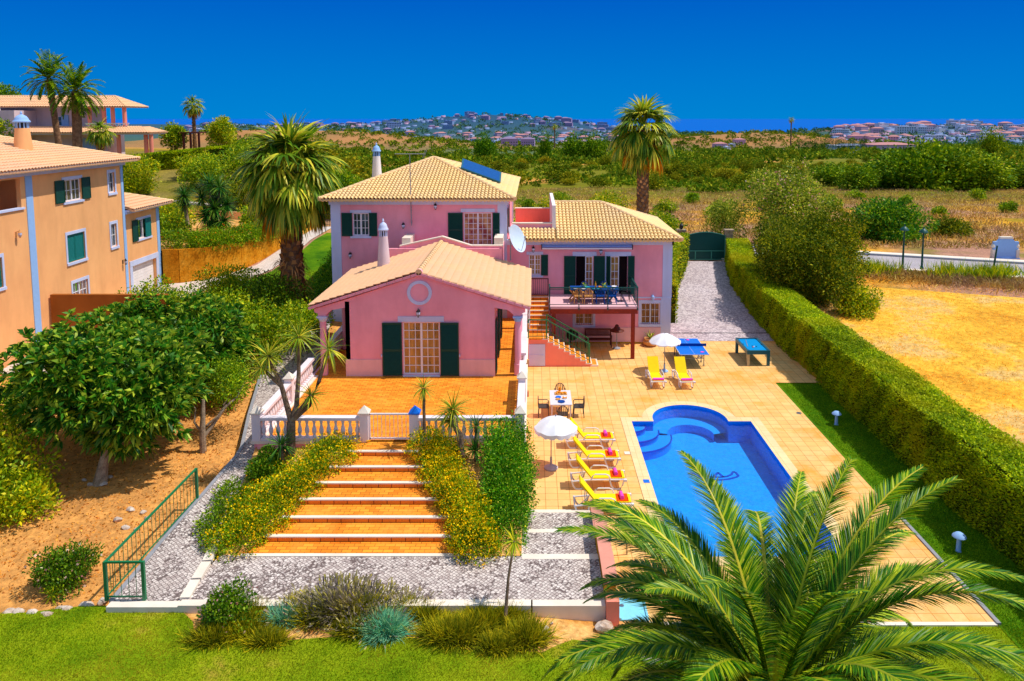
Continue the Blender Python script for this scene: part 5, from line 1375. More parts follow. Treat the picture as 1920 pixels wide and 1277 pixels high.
mg = thing('iron_gate', 'tall black iron gate beyond the fan palm at the end of the drive', 'gate', (-16.6, 66, 3.2))
mb = MB()
for z in (3.5, 4.4, 5.2): mb.bar((-19.2, 66, z), (-14.2, 66, z), .05)
for x in (-19.2, -16.7, -14.2): mb.bar((x, 66, 3.1), (x, 66, 5.5), .09)
mb.build('frame', m_iron, mg)
for i in range(24): x = -19.0 + i * .2; mb = MB(); mb.tube([(x, 66, 3.3), (x, 66, 5.25)], .018, 4); mb.build('bar', m_iron, mg)
for x, lab in ((-19.6, 'ochre gate pillar at the end of the curved planter wall'), (-13.8, 'stone gate pillar of the iron gate, beside the clipped green hedge')):
    t_ = thing('gate_pillar', lab, 'pillar', (x, 66, 3)); mb = MB(); mb.box(x - .25, 65.75, 2.8, x + .25, 66.25, 5.3); mb.build('shaft', m_rawwall, t_); mb = MB(); mb.box(x - .33, 65.67, 5.3, x + .33, 66.33, 5.45); mb.build('cap', m_terrapot, t_)

# ------------------------------------------------------------------ villa up on the hill, far left
h2 = thing('hillside_villa', 'cream hillside villa with pink columns and wide tiled roofs', 'villa', (-62, 104, 8))
hx = lambda px, Y: (px - 1000) * Y / 1400.
mb = MB(); mb.box(-80, 105, 7, -61.5, 108, 14.5); mb.box(-82, 100.5, 7, -69.5, 105, 14.0); mb.box(-69.5, 103.6, 7, -59.0, 108, 11.0); mb.build('wall', m_cream, h2)
hip_roof(h2, -81, -55.6, 102.5, 108.5, 14.5, 1.5, m_tile2, axis='x', pitch=.35, row=.5)
tile_roof(h2, (-72, 100.4, 11.0), (1, 0, 0), (0, 3.2, .9), [(0, 0), (20.6, 0), (18.0, 3.0), (0, 3.0)], m_tile2, .35, .5); tile_roof(h2, (-51.4, 100.4, 11.0), (0, 1, 0), (-3.2, 0, .9), [(0, 0), (5, 0), (5, 2.6), (2.6, 2.6)], m_tile2, .35, .5)
mb = MB(); mb.box(-72, 100.7, 10.75, -51.7, 105.2, 10.98); mb.box(-80.5, 102.8, 14.45, -55.9, 108.2, 14.68); mb.build('eave', m_trim, h2)
mb = MB(); mb.box(-61.5, 102.9, 11.3, -55.5, 103.0, 11.42)
for i in range(9): x = -61.4 + i * .65; mb.bar((x, 102.95, 11.4), (x + .65, 102.95, 12.2), .09); mb.bar((x + .65, 102.95, 11.4), (x, 102.95, 12.2), .09)
mb.box(-61.5, 102.9, 12.2, -55.5, 103.0, 12.3); mb.build('balcony_balustrade', m_white, h2)
for x, y, z0, z1 in ((-61, 103.2, 11, 14.5), (-59, 103.2, 11, 14.5), (-57.8, 103.2, 11, 14.5), (-56.2, 103.2, 11, 14.5), (-56.3, 101.6, 7.6, 10.8), (-52.6, 101.6, 7.6, 10.8), (-51.9, 101.6, 7.6, 10.8), (-62.0, 101.6, 7.6, 10.8)):
    mb = MB(); mb.tube([(x, y, z0), (x, y, z1)], .28, 10); mb.build('column', m_salmon, h2, smooth=True)
mb = MB(); mb.box(-59, 100.9, 6.5, -51.6, 106, 7.6); mb.build('porch_floor', m_terra, h2)
mb = MB(); mb.box(-59, 100.6, 6.3, -51.6, 100.9, 7.5); mb.build('porch_wall', m_bluetrim, h2)
for u in ((-77.5, -76), (-66.5, -65)):
    window(h2, frame(0, 105 if u[0] > -69 else 100.5, '-y'), u[0], u[1], 11.8 if u[0] < -70 else 11.9, 13.2, 2, 2, -.02, m_paneblue)
mb = MB(); mb.box(-62.4, 103.5, 7.6, -60.6, 103.6, 10.2); mb.box(-66, 104.9, 11.0, -65, 105.0, 13.4); mb.build('door', m_bluetrim, h2)
chimney(h2, -72.6, 101, 14.0, 2.6, m_white, m_white, .8, .45)
pg = thing('pergola', 'dark timber pergola between two round trees on the hillside', 'pergola', (-48, 108, 6))
pb = float(terrain(np.array(-46.), np.array(112.)))
mb = MB(); mb.box(-51.3, 108, pb + 2.9, -48.2, 110.5, pb + 3.05); mb.build('roof', m_dkbrown, pg)
for x in (-50.6, -49.6, -48.4): mb = MB(); mb.bar((x, 108.3, pb - .5), (x, 108.3, pb + 2.9), .25); mb.build('post', m_dkbrown, pg)

# ------------------------------------------------------------------ front gate on the drive, road furniture
gg = thing('drive_gate', 'solid dark green arched gate at the top of the cobbled driveway', 'gate', (13.9, 59.6, 1.5))
mb = MB(); pts = [(12.3, 1.55), (15.5, 1.55)] + [(15.5 - 3.2 * i / 16, 3.55 + .28 * math.sin(PI * i / 16)) for i in range(17)]
mb.prism(pts, 59.62, 59.66, 'y'); mb.build('panel', m_dkgreen, gg)
mb = MB()
for z in (1.6, 2.3): mb.bar((12.3, 59.59, z), (15.5, 59.59, z), .07)
for x in (12.32, 13.1, 14.4, 15.48): mb.bar((x, 59.58, 1.55), (x, 59.58, 2.3 if 12.5 < x < 15 else 3.5), .07)
for a, b in zip(pts[2:-1], pts[3:]): mb.bar((a[0], 59.6, a[1]), (b[0], 59.6, b[1]), .06)
mb.build('frame', M_plain('light_green_metal', srgb(70, 150, 130), .5), gg)
for x, lab in ((11.95, 'dark stone gate pillar with a lamp, left of the green drive gate'), (15.8, 'stone gate pillar right of the green drive gate')):
    t_ = thing('gate_pillar', lab, 'pillar', (x, 59.7, 1.5)); mb = MB(); mb.box(x - .28, 59.45, 1.0, x + .28, 59.95, 3.9); mb.build('shaft', m_bark2, t_)
    mb = MB(); mb.box(x - .36, 59.37, 3.9, x + .36, 60.03, 4.04); mb.build('cap', m_bark2, t_)
    if x < 14: mb = MB(); mb.lathe([(.05, 0), (.16, .12), (.17, .34), (.05, .48), (.02, .6)], x, 59.7, 4.04, 8); mb.build('lamp', m_iron, t_)
for px, py, h, lab, head in ((1692, 507, 3.1, 'green street lamp with round shade by the near kerb of the road', True), (1728, 506, 2.9, 'second green street lamp by the road, right of the round shaded one', True), (1860, 516, 2.3, 'leaning green metal post by the road before the blue tiled panel', False)):
    p = G(px, py, 1.5); t_ = thing('street_lamp' if head else 'metal_post', lab, 'street lamp' if head else 'post', p)
    mb = MB(); top = (p.x + (.25 if not head else 0), p.y, 1.4 + h); mb.tube([(p.x, p.y, 1.2), top], [.09, .055], 8); mb.lathe([(.15, 0), (.13, .4), (.09, .5)], p.x, p.y, 1.3, 10); mb.build('pole', m_dkgreen, t_)
    if head: mb = MB(); mb.lathe([(.06, 0), (.32, .08), (.30, .14), (.16, .30), (.06, .36), (.03, .5)], p.x, p.y, 1.4 + h, 14); mb.build('lamp_head', m_dkgreen, t_, smooth=True)
p = G(1892, 487, 1.5); t_ = thing('tiled_panel', 'small blue panel wall with white scrolled ends beyond the road', 'panel', p)
mb = MB(); mb.box(p.x - 1.0, p.y + .5, 1.3, p.x + 1.05, p.y + .7, 2.9); mb.prism([(p.x - .75, 2.9), (p.x + .75, 2.9), (p.x + .5, 3.15), (p.x - .5, 3.15)], p.y + .5, p.y + .7, 'y'); mb.build('panel', m_bluetrim, t_)
mb = MB()
for s in (-1, 1): mb.box(p.x + s * .98 - .12, p.y + .42, 1.5, p.x + s * .98 + .12, p.y + .75, 2.25); mb.lathe([(.14, 0), (.16, .12), (.1, .3)], p.x + s * 1.0, p.y + .6, 2.4, 10)
mb.box(p.x - .5, p.y + .42, 3.15, p.x + .5, p.y + .78, 3.3)
mb.build('scroll', m_nosing, t_)
mb = MB(); mb.box(p.x - 1.1, p.y + .4, 1.2, p.x + 1.15, p.y + .8, 1.55); mb.build('base', m_bluetrim, t_)

# ------------------------------------------------------------------ garden railing
rl = thing('garden_railing', 'green metal railing beside the cobbled garden path', 'railing', (-10.9, 20.5, .5))
P = [(-10.15, 18.34, .47), (-11.15, 18.36, .45), (-10.85, 23.0, .72)]
railing(rl, P, .1, 1.05, .19, None, .04)

# ------------------------------------------------------------------ pool furniture
def make_lounger():
    r = thing('sun_lounger', '-', 'sun lounger', (0, 0, 0), 'yellow sun loungers')
    # length along +x (foot at +x), width along y
    mb = MB()
    for s in (-1, 1):
        y = s * .30
        mb.tube([(-.10, y, .36), (1.18, y, .37)], .028, 8)
        mb.tube([(-.72, y, .30), (-.4, y, .33), (-.10, y, .36)], .028, 8)
        for c in (-.48, .86): mb.tube([(c - .22, y, .34), (c - .16, y, .14), (c - .08, y, .03), (c + .06, y, .015), (c + .16, y, .04), (c + .24, y, .18), (c + .28, y, .36)], .032, 8)
    mb.tube([(1.17, -.32, .37), (1.17, .32, .37)], .03, 8); mb.tube([(-.7, -.32, .30), (-.7, .32, .30)], .03, 8)
    mb.build('frame', m_plasticw, r, smooth=True)
    for s in (-1, 1):
        y = s * .34; mb = MB(); mb.tube([(-.02, y, .36), (.04, y, .52), (.12, y, .58), (.5, y, .58), (.60, y, .54), (.66, y, .38)], .024, 8); mb.build('armrest', m_plasticw, r, smooth=True)
    for s in (-.33, .33): mb = MB(); mb.box(1.12, s - .05, .33, 1.24, s + .05, .40); mb.build('foot_cap', m_plasticw, r)
    mb = MB(); a = math.radians(52)
    q = [(-.04, .39), (1.16, .40), (1.16, .435), (-.03, .43), (-.03 - .82 * math.cos(a), .43 + .82 * math.sin(a)), (-.07 - .82 * math.cos(a), .40 + .82 * math.sin(a))]
    mb.prism([(0, .385), (1.18, .395), (1.18, .43), (0, .425)], -.27, .27, 'y'); mb.build('seat', m_yellow, r)
    mb = MB(); mb.prism([(0, .385), (.02, .425), (.02 - .84 * math.cos(a), .425 + .84 * math.sin(a)), (-.02 - .84 * math.cos(a), .385 + .84 * math.sin(a))], -.27, .27, 'y'); mb.build('backrest', m_yellow, r)
    mb = MB(); mb.tube([(-.3, -.24, .80), (-.34, -.24, .35)], .016, 6); mb.tube([(-.3, .24, .80), (-.34, .24, .35)], .016, 6); mb.tube([(-.34, -.26, .34), (-.34, .26, .34)], .018, 6); mb.tube([(-.18, -.2, .62), (-.5, -.2, .33)], .014, 6); mb.build('back_support', m_plasticw, r)
    return r
L0 = make_lounger()
spots = [(2.0, 28.62, 0), (2.02, 26.98, 0), (2.04, 25.36, 0), (2.06, 23.70, 0)]
names4 = ['yellow lounger half under the white parasol, farthest along the poolside row', 'yellow lounger second from the white parasol in the poolside row', 'yellow lounger third from the white parasol in the poolside row', 'yellow lounger behind the stepped garden wall, last of the poolside row']
def towels(x, y, rz, lab, roll=True, k=.86):
    c, s_ = math.cos(rz), math.sin(rz); W_ = lambda a, b, z: (x + a * c - b * s_, y + a * s_ + b * c, z)
    if roll:
        mb = MB(Matrix.Translation((x, y, 0)) @ Matrix.Rotation(rz, 4, 'Z')); mb.box(k - .16, -.24, .432, k + .22, .24, .45); mb.box(k + .2, -.24, .3, k + .222, .0, .45)
        tag(mb.build('towel', m_red), 'folded orange towel ' + lab, 'towel', 'orange towels on the poolside loungers')
        mb = MB(Matrix.Translation((x, y, 0)) @ Matrix.Rotation(rz, 4, 'Z')); mb.tube([(k + .02, -.17, .515), (k + .0, .17, .515)], [.068, .07], 14); mb.tube([(k + .02, -.172, .515), (k + .02, -.168, .515)], .04, 12)
        tag(mb.build('rolled_towel', m_pinktowel, smooth=True), 'rolled pink towel ' + lab, 'towel', 'pink towels on the loungers')
    else:
        mb = MB(Matrix.Translation((x, y, 0)) @ Matrix.Rotation(rz, 4, 'Z')); mb.box(k + .12, -.26, .432, k + .3, .26, .50)
        tag(mb.build('folded_towel', m_pinktowel), 'folded pink towel ' + lab, 'towel', 'pink towels on the loungers')
where = ['on the lounger half under the white parasol', 'on the lounger second from the white parasol', 'on the lounger third from the white parasol', 'on the lounger behind the stepped garden wall']
allsp = [(x, y, rz, n, w_, True) for (x, y, rz), n, w_ in zip(spots, names4, where)] + [
    (6.0, 36.0, -PI/2 + .03, 'yellow lounger facing the pool, beside the small parasol base', 'on the foot of the lounger beside the small parasol base', False),
    (7.35, 35.95, -PI/2 + .05, 'yellow lounger facing the pool, in front of the table tennis table', 'on the foot of the lounger before the table tennis table', False)]
for i, (x, y, rz, n, w_, roll) in enumerate(allsp):
    o = L0 if i == 0 else copy_tree(L0)
    o.location = (x, y, 0); o.rotation_euler = (0, 0, rz); o['label'] = n
    towels(x, y, rz, w_, roll)
def parasol(label, x, y, R_, zr, ztop, nsc, valance, base_r, tilt=0.0, bm=None):
    t_ = thing('parasol', label, 'parasol', (x, y, 0))
    mb = MB(); mb.lathe([(base_r, 0), (base_r, .05), (base_r * .55, .1), (.05, .14), (.04, .4)], x, y, 0, 20); mb.build('base', bm or m_plasticw, t_, smooth=True)
    mb = MB(); mb.tube([(x, y, .1), (x, y, 1.1), (x + tilt, y, ztop)], [.02, .02, .016], 8); mb.lathe([(.035, .35), (.035, .45)], x, y, 0, 8); mb.build('pole', m_grey, t_)
    mb = MB(); n = nsc * 6; rings = 6; vs = []; fs = []
    for j in range(rings + 1):
        u = j / rings
        for k in range(n):
            a = 2 * PI * k / n; ph = (k % 6) / 6; sag = .055 * math.sin(PI * ph) * u
            r = R_ * u * (1 - .04 * math.sin(PI * ph) * u)
            vs.append((x + tilt + r * math.cos(a), y + r * math.sin(a), ztop - (ztop - zr) * u ** 1.55 - sag))
    for j in range(rings):
        for k in range(n): fs.append((j*n+k, j*n+(k+1)%n, (j+1)*n+(k+1)%n, (j+1)*n+k))
    mb.raw(vs, fs); c_ = mb.build('canopy', m_canvas, t_, smooth=True, fix=False)
    mb = MB(); vs = []; fs = []
    for j in range(3):
        for k in range(n):
            a = 2 * PI * k / n; ph = (k % 3) / 3; sag = .055 * math.sin(PI * (k % 6) / 6)
            r = R_ * (1 - .04 * math.sin(PI * (k % 6) / 6)) * (1 + .012 * j * math.sin(k * 2.2))
            vs.append((x + tilt + r * math.cos(a), y + r * math.sin(a), zr - sag - valance * j / 2 * (.75 + .3 * math.sin(PI * ph))))
    for j in range(2):
        for k in range(n): fs.append((j*n+k, j*n+(k+1)%n, (j+1)*n+(k+1)%n, (j+1)*n+k))
    mb.raw(vs, fs); mb.build('valance', m_canvas, c_, smooth=True, fix=False)
    mb = MB()
    for k in range(nsc): a = 2 * PI * k / nsc; mb.tube([(x + tilt, y, ztop - .02), (x + tilt + R_ * .97 * math.cos(a), y + R_ * .97 * math.sin(a), zr - .0)], .008, 5)
    mb.lathe([(.02, 0), (.03, .03), (.01, .08)], x + tilt, y, ztop - .01, 8)
    mb.build('ribs', m_grey, t_)
parasol('white fringed parasol with round grey base beside the yellow poolside loungers', .66, 26.67, .80, 1.62, 2.02, 8, .16, .26, .17, M_plain('grey_stone_base', srgb(176, 168, 180), .7))
parasol('small white parasol between the table tennis table and a yellow lounger', 6.75, 37.35, .82, 1.62, 2.02, 8, .05, .2, 0, m_bluetrim)
# dining table on the patio
t_ = thing('dining_table', 'white rectangular garden table laid with food on the patio', 'table', (1.2, 31.8, 0))
c0 = (1.2, 31.85); TW, TL = .47, .86
mb = MB(); mb.box(c0[0] - TW, c0[1] - TL, .71, c0[0] + TW, c0[1] + TL, .745); mb.build('table_top', m_plasticw, t_)
for sx in (-1, 1):
    for sy in (-1, 1): mb = MB(); mb.bar((c0[0] + sx * .4, c0[1] + sy * .75, 0), (c0[0] + sx * .4, c0[1] + sy * .75, .71), .06); mb.build('leg', m_plasticw, t_)
def chair(label, x, y, rz, mat, group, z=0):
    t_ = thing('garden_chair', label, 'chair', (x, y, z), group); M = Matrix.Translation((x, y, z)) @ Matrix.Rotation(rz, 4, 'Z')
    mb = MB(M); mb.box(-.22, -.22, .42, .22, .22, .45); mb.build('seat', mat, t_)
    mb = MB(M); pts = [(.20 * math.cos(a), .24, .66 + .22 * math.sin(a)) for a in [PI * i / 8 for i in range(9)]]
    mb.tube([(.20, .22, .44)] + pts + [(-.20, .22, .44)], .02, 6)
    for xx in (-.12, -.04, .04, .12): mb.bar((xx, .23, .44), (xx * 1.1, .245, .84), .04, .015)
    mb.build('backrest', mat, t_)
    for sx in (-1, 1):
        mb = MB(M); mb.tube([(sx * .24, .22, .64), (sx * .25, -.16, .64), (sx * .24, -.22, .58), (sx * .24, -.22, .42)], .02, 6); mb.build('armrest', mat, t_)
        for sy in (-.2, .2): mb = MB(M); mb.tube([(sx * .2, sy, .42), (sx * .23, sy * 1.15, 0)], .02, 6); mb.build('leg', mat, t_)
    return t_
gc = 'dark garden chairs round the white patio table'
chair('dark garden chair tucked under the far end of the white patio table', 1.22, 33.0, 0, m_dkgrey, gc); chair('dark garden chair at the near end of the white patio table, by the parasol', 1.25, 30.75, PI, m_dkgrey, gc)
chair('dark garden chair on the terrace side of the white patio table', .45, 31.6, PI/2, m_dkgrey, gc); chair('dark garden chair on the pool side of the white patio table', 1.98, 31.6, -PI/2, m_dkgrey, gc)
def dish(label, name, x, y, z, r, mat, h=.03, cat='plate', group=None):
    mb = MB(); mb.lathe([(r * .6, 0), (r, h), (r * .96, h + .006), (r * .55, .012)], x, y, z, 16); return tag(mb.build(name, mat, smooth=True), label, cat, group)
zt = .746
dish('large round navy plate on the near half of the white patio table', 'plate', 1.22, 31.3, zt, .16, m_navy)
dish('blue plate in the middle of the white patio table', 'plate', 1.1, 31.82, zt, .13, m_bluetop); dish('small white plate of food beside the blue plate on the patio table', 'plate', 1.38, 31.72, zt, .12, m_canvas)
dish('orange plate near the blue plate on the white patio table', 'plate', 1.08, 31.58, zt, .11, m_wood)
mb = MB(); mb.box(.95, 32.1, zt, 1.5, 32.42, zt + .03); tag(mb.build('serving_board', m_wood), 'wooden serving board on the far half of the patio table', 'board')
mb = MB()
for i in range(14):
    x = 1.02 + RNG.uniform(0, .42); y = 32.14 + RNG.uniform(0, .24); mb.lathe([(.02, 0), (.045, .03), (.03, .06), (.005, .07)], x, y, zt + .03, 8)
tag(mb.build('bread', m_orange), 'bread and fruit heaped on the wooden serving board', 'food')
mb = MB()
for i in range(10):
    x = 1.38 + RNG.uniform(-.08, .08); y = 31.72 + RNG.uniform(-.08, .08); mb.lathe([(.015, 0), (.035, .02), (.02, .045), (.004, .05)], x, y, zt + .015, 7)
tag(mb.build('salad', m_orange), 'yellow food on the small white plate on the patio table', 'food')
t_ = thing('juice_jug', 'orange juice jug at the far end of the white patio table', 'jug', (1.18, 32.55, zt)); mb = MB(); mb.lathe([(.05, 0), (.07, .08), (.055, .17), (.06, .2)], 1.18, 32.55, zt, 14); mb.build('body', m_orange, t_, smooth=True); mb = MB(); mb.tube([(1.24, 32.55, zt + .16), (1.29, 32.55, zt + .12), (1.25, 32.55, zt + .05)], .009, 6); mb.build('handle', m_orange, t_)
# table tennis
t_ = thing('table_tennis_table', 'blue table tennis table on a folding steel undercarriage', 'table', (8.4, 39.2, 0))
x0, x1, y0, y1 = 7.62, 9.15, 37.75, 40.6
mb = MB(); mb.box(x0, y0, .735, x1, y1, .765, 0); mb.box((x0 + x1) / 2 - .004, y0, .765, (x0 + x1) / 2 + .004, y1, .767, 1)
for xx in (x0, x1 - .02): mb.box(xx, y0, .765, xx + .02, y1, .767, 1)
for yy in (y0, y1 - .02): mb.box(x0, yy, .765, x1, yy + .02, .767, 1)
mb.build('table_top', [m_bluetop, m_plasticw], t_)
ym = (y0 + y1) / 2; mb = MB(); mb.box(x0 - .14, ym - .004, .77, x1 + .14, ym + .004, .92); mb.box(x0 - .16, ym - .012, .72, x0 - .13, ym + .012, .94); mb.box(x1 + .13, ym - .012, .72, x1 + .16, ym + .012, .94); mb.build('net', m_navy, t_)
for x in (x0 + .18, x1 - .18):
    for y in (y0 + .45, ym - .35, ym + .35, y1 - .45): mb = MB(); mb.bar((x, y, .06), (x, y, .73), .045); mb.lathe([(.05, 0), (.05, .08)], x, y, 0, 10); mb.build('leg', m_steel, t_)
mb = MB()
for y in (y0 + .45, ym - .35, ym + .35, y1 - .45): mb.bar((x0 + .18, y, .42), (x1 - .18, y, .42), .035)
for x in (x0 + .18, x1 - .18): mb.bar((x, y0 + .45, .62), (x, ym - .35, .22), .03); mb.bar((x, ym + .35, .22), (x, y1 - .45, .62), .03); mb.bar((x, ym - .35, .2), (x, ym + .35, .2), .04)
mb.build('undercarriage', m_grey, t_)
for x, y, a, lab in ((8.86, 38.15, .4, 'red table tennis bat near the front corner of the blue table'), (8.55, 40.3, 2.0, 'red table tennis bat at the far end of the blue table')):
    b_ = thing('table_tennis_bat', lab, 'bat', (x, y, .768)); mb = MB(Matrix.Translation((x, y, .769)) @ Matrix.Rotation(a, 4, 'Z')); mb.lathe([(.085, 0), (.085, .014)], 0, 0, 0, 16, sx=1.05); mb.build('blade', m_pinktowel, b_); mb = MB(Matrix.Translation((x, y, .769)) @ Matrix.Rotation(a, 4, 'Z')); mb.box(.08, -.014, 0, .18, .014, .02); mb.build('handle', m_wood, b_)
# pool (billiard) table
t_ = thing('billiard_table', 'blue outdoor billiard table with a teal frame by the hedge', 'table', (11.85, 39.35, 0))
x0, x1, y0, y1 = 11.24, 12.45, 38.2, 40.5
mb = MB(); mb.box(x0, y0, .62, x1, y1, .775, 0)
for a, b, c, d in ((x0, y0, x1, y0 + .1), (x0, y1 - .1, x1, y1), (x0, y0 + .1, x0 + .1, y1 - .1), (x1 - .1, y0 + .1, x1, y1 - .1)): mb.box(a, b, .775, c, d, .83, 0)
for x in (x0 + .1, x1 - .1):
    for y in (y0 + .1, (y0 + y1) / 2, y1 - .1): mb.lathe([(.055, .0), (.055, .006)], x, y, .829, 12, 1)
mb.build('frame', [m_tealframe, m_black], t_)
mb = MB(); mb.box(x0 + .1, y0 + .1, .775, x1 - .1, y1 - .1, .79); mb.build('cloth', m_baize, t_)
for x in (x0 + .07, x1 - .07):
    for y in (y0 + .07, y1 - .07): mb = MB(); mb.box(x - .07, y - .07, 0, x + .07, y + .07, .62); mb.build('leg', m_steel if x < 12 and y < 39 else m_tealframe, t_)
for i in range(6):
    mb = MB(); x = 11.85 + RNG.uniform(-.14, .14); y = 38.95 + RNG.uniform(-.12, .12); mb.lathe([(.004, 0), (.02, .006), (.028, .026), (.02, .046), (.004, .052)], x, y, .79, 10)
    tag(mb.build('billiard_ball', [m_black, m_canvas, m_red][i % 3], smooth=True), 'billiard ball lying on the blue cloth of the billiard table', 'ball', 'balls on the billiard table')
mb = MB(); mb.tube([(11.5, 39.0, .80), (11.72, 40.2, .81)], [.012, .007], 6); tag(mb.build('cue', m_wood), 'wooden cue lying along the billiard table cloth', 'cue')
# under the balcony
t_ = thing('bench', 'brown slatted wooden bench under the balcony', 'bench', (3.7, 41.7, 0))
mb = MB()
for i in range(4): mb.box(2.95, 41.35 + i * .12, .42, 4.45, 41.45 + i * .12, .45)
mb.build('seat', m_dkbrown, t_); mb = MB(); mb.box(2.95, 41.84, .9, 4.45, 41.89, .98); mb.box(2.95, 41.84, .55, 4.45, 41.89, .6)
for i in range(22): x = 3.0 + i * .066; mb.box(x, 41.85, .6, x + .04, 41.88, .9)
mb.build('backrest', m_dkbrown, t_)
for x in (2.97, 4.43):
    for y, h in ((41.36, .62), (41.86, .98)): mb = MB(); mb.bar((x, y, 0), (x, y, h), .06); mb.build('leg', m_dkbrown, t_)
    mb = MB(); mb.box(x - .04, 41.33, .62, x + .04, 41.87, .66); mb.build('armrest', m_dkbrown, t_)
t_ = thing('patio_heater', 'slim standing heater with a wide hood under the balcony edge', 'heater', (4.72, 41.2, 0)); mb = MB(); mb.lathe([(.22, 0), (.22, .04), (.05, .1), (.025, .12), (.025, 1.05)], 4.72, 41.2, 0, 14); mb.build('stand', m_grey, t_); mb = MB(); mb.lathe([(.40, 1.02), (.42, 1.05), (.2, 1.16), (.12, 1.28), (.1, 1.36), (.02, 1.4)], 4.72, 41.2, 0, 20); mb.build('hood', m_dkbrown, t_, smooth=True)
t_ = thing('waste_bin', 'black rounded barbecue kettle in the shade under the balcony', 'barbecue', (2.2, 41.3, 0)); mb = MB(); mb.lathe([(.12, .45), (.3, .6), (.34, .78), (.3, .95), (.12, 1.08), (.03, 1.12)], 2.2, 41.3, 0, 18); mb.build('kettle', m_black, t_, smooth=True)
t_.name = 'barbecue'
for a in (0, 2.1, 4.2): mb = MB(); mb.tube([(2.2 + .15 * math.cos(a), 41.3 + .15 * math.sin(a), .55), (2.2 + .3 * math.cos(a), 41.3 + .3 * math.sin(a), 0)], .018, 6); mb.build('leg', m_iron, t_)
t_ = thing('planter', 'round clay pot with a small yellow green plant by the villa corner', 'planter', (6.72, 41.75, 0)); mb = MB(); mb.lathe([(.26, 0), (.4, .12), (.44, .28), (.36, .36), (.38, .44), (.34, .44), (.32, .40)], 6.72, 41.75, 0, 20); mb.build('pot', m_terrapot, t_, smooth=True)
v, f = sword_head((6.72, 41.75, .4), 40, .5, .06, RNG, .9, .6); np_mesh('plant', v, lf_drac, t_, faces=f)
# balcony table
t_ = thing('balcony_table', 'outdoor dining table on crossed yellow legs on the balcony', 'table', (3.1, 40.6, 2.9)); mb = MB(); mb.box(2.05, 40.15, 3.6, 4.7, 41.1, 3.645); mb.build('table_top', m_navy, t_)
for x in (2.3, 4.4):
    mb = MB(); mb.bar((x - .3, 40.3, 2.9), (x + .3, 40.3, 3.6), .07); mb.bar((x + .3, 40.3, 2.9), (x - .3, 40.3, 3.6), .07); mb.bar((x - .3, 40.95, 2.9), (x + .3, 40.95, 3.6), .07); mb.bar((x + .3, 40.95, 2.9), (x - .3, 40.95, 3.6), .07); mb.build('legs', m_wood if x < 3 else m_tealframe, t_)
mb = MB(); mb.bar((2.3, 40.6, 3.1), (4.4, 40.6, 3.1), .06); mb.build('stretcher', m_wood, t_)
gb = 'chairs round the balcony table'
for x, mat, lab in ((2.45, m_wood, 'pale wooden chair at the front of the balcony table, near the stair'), (3.0, m_wood, 'pale wooden chair at the front middle of the balcony table'), (3.65, m_navy, 'dark blue chair at the front of the balcony table'), (4.3, m_navy, 'dark blue chair at the front right of the balcony table')): chair(lab, x, 40.0, PI, mat, gb, 2.9)
for x, lab in ((2.9, 'dark blue chair behind the balcony table, before the open doorway'), (4.0, 'dark blue chair behind the balcony table, between the two doors')): chair(lab, x, 41.4, 0, m_navy, gb, 2.9)
chair('dark chair at the outer end of the balcony table', 5.1, 40.6, -PI/2, m_black, gb, 2.9)
pz = 3.646
for i, (x, y, mt, lab) in enumerate(((2.3, 40.35, m_canvas, 'white dinner plate nearest the stair on the balcony table'), (2.75, 40.3, m_canvas, 'second white dinner plate along the front of the balcony table'), (3.3, 40.35, m_turq, 'turquoise plate at the front middle of the balcony table'), (3.6, 40.3, m_turq, 'turquoise plate right of the middle on the balcony table'), (4.35, 40.35, m_canvas, 'white plate at the outer front corner of the balcony table'), (4.5, 40.85, m_canvas, 'white plate at the outer back corner of the balcony table'), (3.0, 40.6, m_turq, 'turquoise serving bowl in the middle of the balcony table'))):
    dish(lab, 'plate', x, y, pz, .15, mt)
for x, lab in ((2.85, 'small leafy table plant on the stair half of the balcony table'), (3.95, 'small leafy table plant on the outer half of the balcony table')):
    t_ = thing('table_plant', lab, 'plant', (x, 40.75, pz)); mb = MB(); mb.lathe([(.06, 0), (.08, .12), (.07, .12)], x, 40.75, pz, 12); mb.build('pot', m_turq, t_); v, f = sword_head((x, 40.75, pz + .1), 40, .2, .05, RNG, .5, .6, 1, 2); np_mesh('leaves', v, lf_yshrub, t_, faces=f)
t_ = thing('bottle', 'tall yellow bottle standing on the balcony table', 'bottle', (3.45, 40.7, pz)); mb = MB(); mb.lathe([(.04, 0), (.045, .18), (.018, .25), (.016, .34)], 3.45, 40.7, pz, 12); mb.build('body', m_orange, t_, smooth=True); mb = MB(); mb.lathe([(.018, .34), (.018, .37)], 3.45, 40.7, pz, 10); mb.build('cap', m_gmetal, t_)
mb = MB()
for i in range(12): mb.lathe([(.02, 0), (.045, .03), (.03, .07), (.005, .08)], 3.7 + RNG.uniform(-.12, .12), 40.62 + RNG.uniform(-.1, .1), pz, 8)
tag(mb.build('fruit', m_orange), 'pile of orange fruit on the balcony table beside the bottle', 'fruit')
# interior seen through the french doors
t_ = thing('round_table', 'round dark table inside, seen through the french doors', 'table', (-4.7, 34.2, TZ)); mb = MB(); mb.lathe([(.55, .70), (.55, .74)], -4.7, 34.2, TZ, 20); mb.build('table_top', m_navy, t_); mb = MB(); mb.lathe([(.3, 0), (.05, .1), (.05, .7)], -4.7, 34.2, TZ, 12); mb.build('pedestal', m_dkbrown, t_)
chair('dark chair inside the room, seen through the french doors', -5.5, 34.6, 2.2, m_dkbrown, None, TZ + .03)
